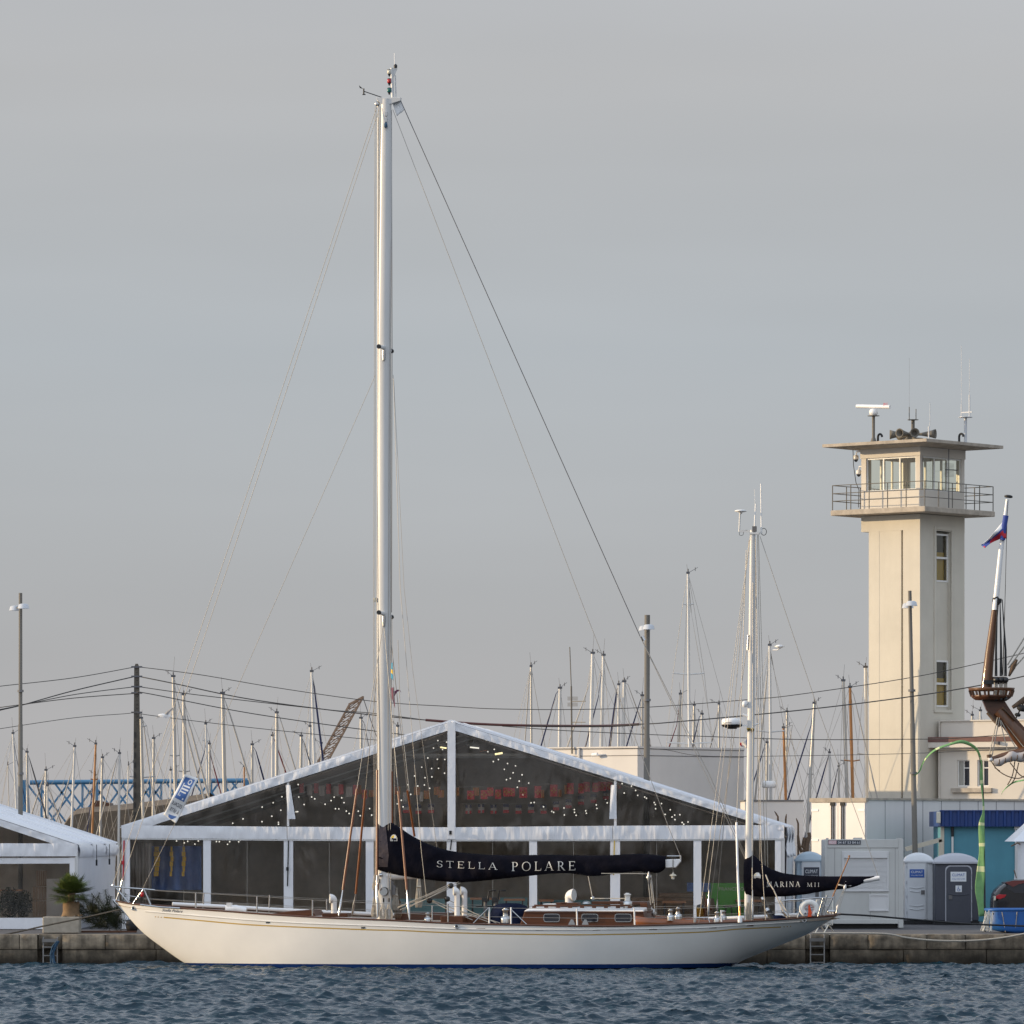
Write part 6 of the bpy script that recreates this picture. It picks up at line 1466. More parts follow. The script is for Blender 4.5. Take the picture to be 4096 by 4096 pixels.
p = yp(2371, 3593, -.4); m_ = MB(); m_.lathe([(.02, -.03), (.06, -.02), (.06, .02), (.02, .03)], p, (0, 1, 0), 12); m_.build('turning_block', M['steel'], yacht)
for a, b in (((1590, 3632), (1835, 3528)), ((1600, 3640), (1842, 3532)), ((1592, 3628), (1810, 3532)), ((1610, 3642), (1800, 3545)), ((1720, 3603), (1890, 3680)), ((1722, 3598), (1960, 3690)), ((1790, 3598), (1985, 3692)), ((1730, 3605), (2000, 3692))): line('running_line', [(a[0], a[1], -.5), ((a[0]+b[0])/2, (a[1]+b[1])/2 + 3, -.7), (b[0], b[1], -1.0 if b[0] > 1850 else -.2)], .013, 'rope')
for x, y in ((1803, 3543), (1789, 3596), (1718, 3602)):
    p = yp(x, y, -.6); m_ = MB(); m_.lathe([(.02, -.04), (.085, -.03), (.085, .03), (.02, .04)], p, (0, 1, 0), 14); m_.build('snatch_block', M['black'], yacht)
# standing rigging
for x0, y0, x1, y1, nm in ((1510,421,452,3538,'forestay'),(1516,440,490,3520,'forestay')):
    line(nm, [(x0,y0),((x0+x1)/2 + 4,(y0+y1)/2 + 3),(x1,y1)], .008)
line('forestay_fitting', [(490,3518),(480,3560),(466,3600)], .03, 'chrome'); line('forestay_fitting', [(452,3538),(450,3546)], .03, 'chrome')
line('inner_stay', [(1502,1500),(795,3100),(570,3556)], .007)
line('backstay', [(1603,404),(2560,2545)], .013, 'wire_dark'); line('backstay', [(2560,2545),(2820,3090),(3060,3604),(3095,3680)], .010, 'wire'); line('backstay', [(2562,2548),(2838,3100,.3),(2990,3440,.6),(3080,3640,1.0),(3098,3680,1.2)], .010, 'wire')
p = yp(2572, 2552); m_ = MB(); m_.tube([yp(2568, 2545), yp(2577, 2562)], .05, 8); m_.build('backstay_plate', M['chrome'], yacht)
m_ = MB(); m_.tube([yp(3052, 3600, -1.1), yp(3068, 3640, -1.2)], .055, 10); m_.tube([yp(3068, 3640, -1.2), yp(3090, 3682, -1.3)], .065, 10); m_.build('backstay_tensioner', M['rubber'], yacht)
m_ = MB(); m_.tube([yp(3048, 3590, -1.08), yp(3055, 3606, -1.12)], .045, 10); m_.tube([yp(3066, 3635, -1.2), yp(3071, 3645, -1.22)], .075, 10); m_.tube([yp(3086, 3676, -1.28), yp(3095, 3690, -1.33)], .035, 10); m_.build('tensioner_rod', M['chrome'], yacht)
m_ = MB(); m_.tube([yp(3075, 3640, 1.0), yp(3105, 3680, 1.1)], .06, 10); m_.build('backstay_tensioner', M['rubber'], yacht)
line('topping_lift', [(1571,438),(2362,2500),(2551,2980),(2671,3300),(2721,3424)], .009, 'wire')
line('running_backstay', [(1573,1500,-.1),(1601,2350,-.5),(1642,2850,-.8),(1685,3400,-1.1),(1706,3590,-1.3)], .008); line('running_backstay', [(1575,1520,.1),(1616,2350,.4),(1650,2673,.5),(1747,3390,.7)], .006)
# shrouds: wire, varnished sleeve, turnbuckle
SH = [((1531,2512),(1428,3155),(1371,3560),(1355,3664),-1.9),((1524,2530),(1462,3160),(1423,3575),(1408,3662),1.9),((1507,2470),(1509,3080),(1507,3500),(1509,3672),-2.2),((1565,2470),(1567,3085),(1568,3300),(1569,3660),1.2),((1537,2512),(1593,3165),(1627,3560),(1638,3680),-2.2),((1560,2530),(1630,3160),(1658,3345),(1700,3640),2.2)]
for a, b, c, d, cc in SH:
    line('shroud', [(a[0], a[1], cc * .15), (b[0], b[1], cc * .72)], .010)
    m_ = MB(); m_.tube([yp(b[0], b[1], cc * .72), yp(c[0], c[1], cc * .92)], .034, 8); m_.build('shroud_sleeve', M['sleeve'], yacht)
    if c[1] > 3350:
        m_ = MB(); q0, q1 = yp(c[0], c[1], cc * .92), yp(d[0], d[1], cc * .99); m_.tube([q0, q0 + (q1 - q0) * .3, q0 + (q1 - q0) * .45, q0 + (q1 - q0) * .8, q1], [.02, .022, .04, .04, .02], 8); m_.build('turnbuckle', M['chrome'], yacht)
line('upper_shroud', [(1513,430,-.1),(1514,1385,-1.05),(1507,2450,-1.05)], .009); line('upper_shroud', [(1566,440,.1),(1568,1390,1.05),(1566,2450,1.05)], .012, 'wire_dark')
line('flag_halyard', [(1568,2470,-.6),(1575,2830,-.9),(1580,3300,-1.4)], .006, 'rope'); line('shroud', [(1592,2560,-.3),(1600,2830,-.8),(1637,3165,-1.4)], .010, 'rope')

# ---- mizzen
mz = [(3011,2120),(3008,2450),(3004,2900),(2998,3300),(2992,3690)]; w2 = [21,26,29,31,32]
m_ = MB(); m_.tube([yp(x, y) for x, y in mz], [w * .5 * k for w in w2], 16, ry=.75); miz = m_.build('mizzen_mast', M['mast_white'], yacht)
m_ = MB(); a, b = yp(2997, 2129), yp(3038, 2131); m_.box(a.x, b.x, -.08, .08, b.z - .05, b.z + .01); m_.bar(yp(2956, 2125), yp(3018, 2125), .05, .05); m_.tube([yp(2957, 2127), yp(2960, 2055)], .025, 8); m_.bar(yp(3012, 2131), yp(3050, 2132), .04, .03); m_.build('masthead_bracket', M['mast_white'], miz)
m_ = MB(); m_.lathe([(.01, -.09), (.045, -.06), (.05, -.04), (.17, -.01), (.19, .01), (.12, .04), (.02, .05)], yp(2963, 2045), n=18); m_.build('dish_aerial', M['white_paint'], miz)
m_ = MB(); m_.tube([yp(3017, 2125), yp(3023, 2015)], .022, 6); m_.tube([yp(3046, 2128), yp(3044, 1935)], .022, 6); m_.tube([yp(3020, 2015), yp(3018, 1958)], .006, 4); m_.build('whip_aerial', M['white_paint'], miz)
m_ = MB(); a = yp(3018, 2120); m_.box(a.x - .06, a.x + .06, -.08, .08, a.z - .05, a.z + .11); m_.build('masthead_box', M['trim_dark'], miz)
m_ = MB(); m_.tube([yp(3045 + 11 * math.sin(q) + 10, 2127 - 14 * math.cos(q)) for q in np.linspace(0, 2*math.pi, 14)], .010, 5); m_.tube([yp(x, y) for x, y in ((2957,2128),(2958,2140),(2966,2143),(2973,2138),(2975,2122),(2990,2121))], .008, 5); m_.build('aerial_cable', M['cable'], miz)
# radar and gear on the mizzen
c = yp(2928, 2890); m_ = MB(); m_.lathe([(.26, -.13), (.30, -.10), (.31, -.02), (.31, .06), (.27, .11), (.1, .13)], c, n=24); rd = m_.build('radar_dome', M['white_paint'], miz)
m_ = MB(); m_.lathe([(.2, -.155), (.27, -.13), (.305, -.10), (.312, -.06)], c, n=24); m_.lathe([(.14, -.19), (.16, -.15)], c, n=14); m_.build('radar_base', M['black'], miz)
m_ = MB(); lettering(m_, 'GARMIN', 2892, 2927, 2894, 6, lambda x, y: (lambda v: Vector((v.x, -math.sqrt(max(.0, .314**2 - (v.x - c.x)**2)), v.z)))(yp(x, y, -.3))); m_.build('radar_lettering', M['letter_dark'], miz)
m_ = MB(); m_.bar(yp(2960, 2902), yp(2998, 2902), .08, .05); m_.build('radar_bracket', M['white_paint'], miz); m_ = MB(); m_.tube([yp(2970, 2858), yp(3000, 2868)], .04, 6); m_.build('camera_bracket', M['white_paint'], miz); m_ = MB(); m_.tube([yp(3008, 2905), yp(3038, 2892)], .022, 6); m_.build('horn', M['white_paint'], miz)
m_ = MB(); m_.lathe([(.02,-.1),(.07,-.07),(.085,0),(.07,.07),(.02,.1)], yp(2979, 2817, -.06), n=14); m_.lathe([(.02,-.08),(.07,-.04),(.07,.04),(.02,.08)], yp(3008, 2820, .06), n=12); m_.build('satellite_dome', M['white_paint'], miz)
m_ = MB(); m_.tube([yp(2994, 2540, -.12), yp(2991, 2600, -.12)], .035, 8); m_.build('halyard_block', M['steel'], miz)
m_ = MB(); m_.lathe([(.03,-.05),(.05,0),(.05,.05)], yp(2994, 2918, -.12), n=10); m_.lathe([(.03,-.05),(.05,0),(.05,.05)], yp(3010, 2920, -.12), n=10); m_.build('deck_floodlight', M['brass'], miz)
for a, b, cc in (((3001,2140),(2795,3690),-1.7),((3002,2140),(2832,3560),-1.8),((2994,2545),(2836,3640),1.6),((2996,2160),(2868,3600),1.6)):
    line('mizzen_shroud', [(a[0], a[1], cc * .1), (b[0], b[1], cc)], .008)
line('mizzen_shroud', [(3012,2330,-.2),(3010,3000,-1.0),(3009,3560,-1.5),(3010,3690,-1.6)], .013)
line('mizzen_shroud', [(3020,2140,.1),(3028,2900,.6),(3040,3450,.9),(3062,3690,1.0)], .010); line('mizzen_shroud', [(3022,2150,-.1),(3035,2900,-.6),(3045,3400,-1.0),(3063,3690,-1.3)], .010)
line('mizzen_halyard', [(3030,2140),(3040,2700),(3062,3500)], .010, 'rope'); line('mizzen_halyard', [(3034,2140),(3072,3490)], .009, 'rope')
line('mizzen_topping_lift', [(3040,2145),(3260,2800),(3459,3347),(3515,3512)], .009, 'wire')
for x, y0, y1, cc in ((2836,3560,3664,-1.85),(2870,3598,3660,1.5),(3010,3560,3688,-1.6)):
    m_ = MB(); p, q = yp(x, y0, cc), yp(x - (3 if x < 2900 else 0), y1, cc * 1.02); m_.tube([p, p + (q-p)*.3, p + (q-p)*.5, p + (q-p)*.85, q], [.02,.022,.04,.035,.02], 8); m_.build('turnbuckle', M['chrome'], yacht)
m_ = MB(); m_.tube([yp(2946, 3290, -1.2), yp(2951, 3500, -1.6), yp(2957, 3625, -1.85)], .035, 8); m_.build('stay_tube', M['white_paint'], yacht); line('mizzen_runner', [(2985,2200,-.1),(2958,3000,-.8),(2946,3292,-1.2)], .010)
m_ = MB(); m_.tube([yp(2957, 3625, -1.85), yp(2960, 3665, -1.9)], .03, 8); m_.build('turnbuckle', M['copper'], yacht); m_ = MB(); m_.lathe([(.07, 0), (.065, .15), (.04, .2)], yp(2960, 3690, -1.92), n=12); m_.build('deck_cap', M['white_paint'], yacht)
m_ = MB(); m_.tube([yp(2995, 3545), yp(3200, 3545), yp(3390, 3532), yp(3519, 3512)], [.10,.10,.095,.07], 12); zb_ = m_.build('mizzen_boom', M['white_paint'], yacht)
top = [(2977,3440),(2990,3428),(3003,3418),(3012,3416),(3022,3422),(3040,3446),(3060,3462),(3080,3474),(3130,3492),(3200,3501),(3300,3505),(3400,3505),(3480,3506),(3497,3503)]
bot = [(2977,3560),(2984,3578),(3000,3584),(3050,3588),(3150,3586),(3230,3577),(3300,3564),(3400,3553),(3440,3540),(3470,3522),(3497,3507)]
zc, on2 = cover('mizzen_sail_cover', top, bot, [(2977,.22),(3050,.27),(3200,.24),(3400,.16),(3497,.04)])
serif(zc, 'MARINA', 3066, 3548, 3202, 3547, 21, lambda x, y, l: on2(x, y, l + .004)); serif(zc, 'MII', 3227, 3547, 3279, 3547, 16, lambda x, y, l: on2(x, y, l + .004))
badge(3015, 3513, 28, 24, on2, zc)
m_ = MB(); rows = [[yp(x, y + 3 * math.sin(x * .2), -.17) for x in np.linspace(3350, 3405, 6)] for y in (3528, 3536, 3543 )]; m_.grid(rows); m_.build('sail_bunt', M['cloth_white'], zc, solid=.02)
for a, b in (((3382,3545),(3352,3625)),((3378,3550),(3345,3620)),((3386,3548),(3358,3630))): line('mizzen_sheet', [(a[0],a[1],-.15),(b[0],b[1],-.3)], .007, 'rope')
for x, y in ((3380, 3548), (3351, 3628)): m_ = MB(); m_.tube([yp(x + 3, y - 9, -.2), yp(x, y, -.22), yp(x - 3, y + 10, -.2)], [.02, .05, .02], 8); m_.build('mizzen_block', M['white_paint'], yacht)
line('sheet_tail', [(3348,3640,-.3),(3343,3658,-.3)], .02, 'steel')
for a, b in (((3063,3500),(3075,3530)),((3075,3530),(3095,3560)),((3095,3560),(3130,3640)),((3130,3640),(3148,3670)),((3120,3600),(3160,3668))): line('mizzen_tackle', [(a[0],a[1],-.45),(b[0],b[1],-.75)], .020, 'rope')
m_ = MB(); m_.tube([yp(3133, 3645, -.7), yp(3148, 3660, -.7)], .06, 8); m_.build('tackle_block', M['steel'], yacht)
for x0, y0, y1, c_ in ((3004, 3600, 3680, -.3), (2992, 3610, 3682, -.25)):
    m_ = MB()
    for j in range(6): o_ = (j - 2.5) * 3; m_.tube([yp(x0 + o_ * .4, y0, c_), yp(x0 + o_ * 1.2, (y0+y1)/2, c_ - .05), yp(x0 + o_, y1, c_)], .012, 4)
    m_.build('rope_hank', M['rope'], miz)
m_ = MB(); m_.tube([yp(3262, 3560, .3), yp(3385, 3365, .3)] if False else [yp(3325, 3600, -.7), yp(3397, 3428, -.7)], .018, 6); m_.lathe([(.03, 0), (.03, .05)], yp(3397, 3428, -.7), n=8); m_.build('ensign_staff', M['wood_mast'], yacht)
m_ = MB(); m_.lathe([(.25,0),(.24,.12),(.12,.17)], yp(3110, 3684, -.4), n=16); m_.build('deck_cushion', M['navy_blue'], yacht)

# ---- loose things on or about the yacht
def yw(px, py, c=0.0):
    v = yp(px, py, c); return Vector((Y_.O[0] + v.x * Y_.ca + v.y * Y_.sa, Y_.O[1] - v.x * Y_.sa + v.y * Y_.ca, v.z))
ctr = yw(3237, 3634, -1.25); lb = thing('lifebuoy', 'white horseshoe lifebuoy with an orange strap on the stern rail', 'lifebuoy', at=ctr - Vector((0, 0, .3)))
m_ = MB(); arc = [ctr + Vector((.21 * math.sin(q), 0, .19 * math.cos(q) - .01)) for q in np.linspace(R(-155), R(155), 26)]
m_.tube(arc, [.06] + [.085] * 24 + [.06], 12, ry=.8); m_.build('ring', M['cloth_white'], lb)
m_ = MB(); 
m_.prism([(ctr.x - .05, ctr.z - .24), (ctr.x + .06, ctr.z - .24), (ctr.x + .07, ctr.z - .10), (ctr.x + .01, ctr.z + .10), (ctr.x - .03, ctr.z + .08), (ctr.x - .03, ctr.z - .1)], ctr.y - .07, ctr.y + .03); m_.build('strap', M['orange_cloth'], lb)
for x in (3221, 3262):
    p = yw(x, 3654, -1.25) - Vector((0, .11, 0)); m_ = MB(); m_.add([p + Vector((r * math.cos(q), 0, r * math.sin(q))) for q, r in [(math.pi / 2 + i * math.pi / 5, .045 if i % 2 == 0 else .018) for i in range(10)]], [tuple(range(10))]); m_.build('star', M['letter_dark'], lb)
p = yw(2692, 3502, -.1); ln = thing('hanging_lantern', 'small brass lantern with a wide shade hung from the boom end', 'lantern', at=p - Vector((0, 0, .12)))
m_ = MB(); m_.lathe([(.11, -.01), (.08, .03), (.03, .05), (.02, .09)], p, n=16); m_.tube([p + Vector((0, 0, .09)), p + Vector((0, 0, .30))], .005, 4); m_.build('shade', M['cream'], ln)
m_ = MB(); m_.lathe([(.045, -.11), (.05, -.01)], p, n=12); m_.build('glass', M['clear_lens'], ln)
def cloth(name, corners, mats, cat, label, n=14, m_=10, wob=.05, split='u', bands=None, group=None):
    """waving cloth; corners TL, TR, BR, BL as world points"""
    a, b, c, d = corners; q = MB(); rows = []
    for j in range(m_ + 1):
        v = j / m_; row = []
        for i in range(n + 1):
            u = i / n; p = mixp(mixp(a, b, u), mixp(d, c, u), v); row.append(p + Vector((0, wob * math.sin(u * 7 + v * 3) * (.3 + u), wob * .3 * math.sin(u * 5 + 1))))
        rows.append(row)
    bands = bands or [1.0]
    vs_ = [p for r in rows for p in r]; w = n + 1; b0 = len(q.V); q.V.extend(vs_)
    for j in range(m_):
        for i in range(n):
            t = (i + .5) / n if split == 'u' else (j + .5) / m_
            q.Fc.append([j*w+i, j*w+i+1, (j+1)*w+i+1, (j+1)*w+i]); q.mi.append(next(k for k, e in enumerate(bands) if t <= e + 1e-6)); q.sm.append(True)
    return q.build(name, [M[x] for x in mats], label=label, cat=cat, group=group, solid=.006)
c_ = -.35
cloth('courtesy_flag', [yw(1566,2652,c_), yw(1571,2650,c_-.1), yw(1574,2722,c_-.1), yw(1564,2712,c_)], ['cloth_aqua','cloth_yellow','cloth_aqua'], 'flag', 'limp aqua and yellow flag hanging beside the main mast', 8, 12, .02, 'v', [.4,.68,1.0])
pf = cloth('burgee', [yw(1564,2752,c_), yw(1576,2748,c_-.05), yw(1580,2832,c_-.05), yw(1568,2795,c_)], ['cloth_purple'], 'flag', 'plum pennant with a curling tip beside the main mast', 8, 10, .02)
m_ = MB(); m_.grid([[yw(x, y, c_ + .02 * i) - pf.location for i, (x, y) in enumerate(r)] for r in ([(1578,2765),(1590,2758),(1600,2760),(1604,2768)],[(1578,2785),(1588,2768),(1599,2763),(1605,2771)])]); m_.build('pennant_tip', M['cloth_purple'], pf)
cloth('masthead_pennant', [yw(1569,412,.05), yw(1606,405,.1), yw(1618,438,.1), yw(1588,466,.05)], ['flag_white'], 'flag', 'pale grey pennant fluttering under the masthead crane', 8, 6, .03)
cloth('national_flag', [yw(3003,2948,.4), yw(2958,2972,.4), yw(2962,2982,.4), yw(3003,3000,.4)], ['cloth_blue','flag_white','cloth_red'], 'flag', 'small blue white and red flag flying from the mizzen', 12, 8, .05, 'u', [.42,.80,1.0])
# printed banner on the inner stay, seen from behind
bn = [yw(738, 3097, -.25), yw(793, 3113, -.2), yw(704, 3294, -.2), yw(654, 3258, -.25)]
def bpt(u, v): return mixp(mixp(bn[0], bn[1], u), mixp(bn[3], bn[2], u), v) + Vector((0, .05 * math.sin(v * 8 + u * 2), 0))
q = MB(); q.grid([[bpt(i / 10, j / 24) for i in range(11)] for j in range(25)]); bo = q.build('event_banner', M['flag_white'], label='white and blue printed banner seen reversed on the inner stay', cat='banner', solid=.008)
bl_ = lambda u, v, l=.012: bpt(u, v) - Vector((0, l, 0)) - bo.location
q = MB(); q.grid([[bl_(.14 + .70 * i / 6, .05 + .50 * j / 14) for i in range(7)] for j in range(15)]); q.build('banner_panel', M['banner_blue'], bo)
q = MB(); q.add([bl_(.28,.93), bl_(.85,.88), bl_(.62,.99), bl_(.35,.985)], [(0,1,2,3)]); q.build('banner_foot', M['banner_blue'], bo)
q = MB(); P5 = lambda u, v: bl_(u, v, .018)
for t0, t1 in zip(np.linspace(0, 2*math.pi, 17)[:-1], np.linspace(0, 2*math.pi, 17)[1:]): q.add([P5(.60+.14*math.cos(t0), .13+.06*math.sin(t0)), P5(.60+.14*math.cos(t1), .13+.06*math.sin(t1)), P5(.60+.09*math.cos(t1), .13+.036*math.sin(t1)), P5(.60+.09*math.cos(t0), .13+.036*math.sin(t0))], [(0,1,2,3)])
for pts in ([(.30,.22),(.78,.22),(.78,.255),(.30,.255)],[(.30,.29),(.78,.29),(.78,.325),(.30,.325)],[(.30,.36),(.70,.36),(.70,.39),(.30,.39)],[(.36,.44),(.74,.50),(.70,.53),(.32,.47)],[(.24,.18),(.30,.18),(.30,.48),(.24,.48)]): q.add([P5(*p) for p in pts], [tuple(range(len(pts)))])
q.build('banner_logo', M['flag_white'], bo)
def bl_text(t, u0, u1, v, cap):
    vs_, fs_ = font_polys(t); lo = min(a for a, b in vs_); hi = max(a for a, b in vs_)
    q.add([P5(u1 - (a - lo) / (hi - lo) * (u1 - u0), v - b / .7 * cap) for a, b in vs_], fs_)
q = MB(); bl_text('ESCALE', .14, .86, .70, .075); bl_text('À SÈTE', .20, .86, .84, .075); q.build('banner_lettering', M['letter_dark'], bo)
# mooring lines
def rope_(name, pts, r, mt, label):
    m_ = MB(); m_.tube(pts, r, 6); return m_.build(name, M[mt], label=label, cat='rope')
a = yw(489, 3636, 0); pts = spline([tuple(a), tuple(W(330, 3672, 163.2)), tuple(W(180, 3703, 164.2)), tuple(W(60, 3730, 164.8)), tuple(W(-60, 3752, 165))], 20); rope_('mooring_line', pts, .024, 'rubber', 'dark mooring line running from the bow past the planter')
a = yw(3340, 3656, .4); pts = spline([tuple(a), tuple(W(3480, 3663, 160.6)), tuple(W(3700, 3682, 162)), tuple(W(3900, 3697, 163.5)), tuple(W(4150, 3706, 165))], 20); rope_('mooring_line', pts, .028, 'rubber', 'dark mooring line running from the stern past the grey cabin')
pts = spline([tuple(W(x, y, 163.72)) for x, y in ((3250,3733),(3330,3733),(3535,3735),(3620,3750),(3720,3761),(3830,3764),(3930,3760),(4030,3748),(4150,3725))], 40); rope_('slack_rope', pts, .03, 'rope', 'thick pale rope sagging in a curve over the quay edge')
# ------------------------------------------------------------------ site cabin, toilets, kiosk
K_ = Frame(3302, 174.0, 0); kp = K_.px
cb = thing('site_cabin', 'grey portable site cabin with a shuttered window beside the toilets', 'cabin', frame=K_)
x1 = kp(3611, 3500).x; zt, zb = kp(3302, 3358).z, G0 + .17
mb = MB(); mb.box(0, x1, 0, 2.4, zb, zt); mb.build('body', M['cabin_grey'], cb, bevel=.03)
mb = MB(); pw = .07
for a, b in ((-.02, pw), (x1 - .14, x1 + .02)): mb.box(a, b, -.02, .1, G0 + .02, zt + .01)
mb.box(pw, x1 - .14, -.025, .1, zb - .02, zb + .12); mb.box(pw, x1 - .14, -.025, .1, zt - .27, zt + .008); mb.build('corner_frame', M['cabin_grey'], cb, bevel=.01)
mb = MB(); mb.box(pw, x1 - .14, .3, 2.2, G0 + .0, zb - .03); mb.build('gap_shade', M['black'], cb)  # black box painting the shade in the open gap below the cabin
a, b = kp(3369, 3566, -.03), kp(3555, 3405, -.03); mb = MB(); w = .05
mb.box(a.x, b.x, -.05, -.001, a.z, a.z + w); mb.box(a.x, a.x + w, -.05, -.001, a.z + w, b.z); mb.box(b.x - w, b.x, -.05, -.001, a.z + w, b.z); mb.box(a.x + w, b.x - w, -.075, -.001, b.z - .22, b.z); mb.build('shutter_frame', M['cabin_light'], cb, bevel=.006)
mb = MB(); n_ = 26
for i in range(n_):
    z0_ = a.z + w + (b.z - .22 - a.z - w) * i / n_; h_ = (b.z - .22 - a.z - w) / n_
    mb.add([(a.x + w, -.012, z0_), (b.x - w, -.012, z0_), (b.x - w, -.028, z0_ + h_ * .3), (a.x + w, -.028, z0_ + h_ * .3), (b.x - w, -.024, z0_ + h_ * .88), (a.x + w, -.024, z0_ + h_ * .88), (b.x - w, -.006, z0_ + h_ * .98), (a.x + w, -.006, z0_ + h_ * .98)], [(0,1,2,3),(3,2,4,5),(5,4,6,7)])
mb.build('roller_shutter', M['shutter'], cb)
a, b = kp(3477, 3645, -.03), kp(3555, 3577, -.03); mb = MB(); w = .045
mb.box(a.x, b.x, -.04, -.001, a.z, a.z + w); mb.box(a.x, b.x, -.04, -.001, b.z - w, b.z); mb.box(a.x, a.x + w, -.04, -.001, a.z + w, b.z - w); mb.box(b.x - w, b.x, -.04, -.001, a.z + w, b.z - w); mb.box(a.x + w, b.x - w, -.015, -.001, a.z + w, b.z - w)
for q in (a.x + .1, b.x - .13): mb.box(q, q + .03, -.055, -.04, a.z + .01, a.z + .06)
mb.build('small_hatch', M['cabin_light'], cb)
mb = MB()
for q in (kp(3338, 3500).x, kp(3480, 3600).x, kp(3580, 3600).x): mb.box(q, q + .012, -.006, 0, zb + .12, zt - .27)
mb.build('panel_joint', M['seam'], cb)
a, b = kp(3313, 3378, -.04), kp(3443, 3361, -.04); mb = MB(); mb.box(a.x, b.x, -.045, -.026, a.z, b.z); sg = mb.build('sign', M['sign_dark'], cb)
m2 = kp(3346, 3370, -.04).x; mb = MB(); mb.box(a.x + .01, m2, -.049, -.046, a.z + .01, b.z - .01); mb.build('sign_block', M['sign_pink'], sg)
fk = lambda l: (lambda x, y, *q: kp(x, y, -.045 - l) * Vector((1, 1, 1)) if False else Vector((kp(x, y, -.045).x, -.045 - l, kp(x, y, -.045).z)))
mb = MB(); lettering(mb, 'HEXIS', 3316, 3344, 3375, 11, fk(.007)); lettering(mb, '04 67 53 04 61', 3352, 3439, 3375, 10, fk(.007)); mb.build('sign_lettering', M['sign_white'], sg)
mb = MB(); mb.box(.02, .10, -.02, .1, zt + .01, zt + .05); mb.box(x1 - .2, x1 - .02, -.02, .1, zt + .01, zt + .05); mb.box(.9, 1.2, .0, .1, zt + .01, zt + .06); mb.build('lifting_lug', M['cabin_grey'], cb)

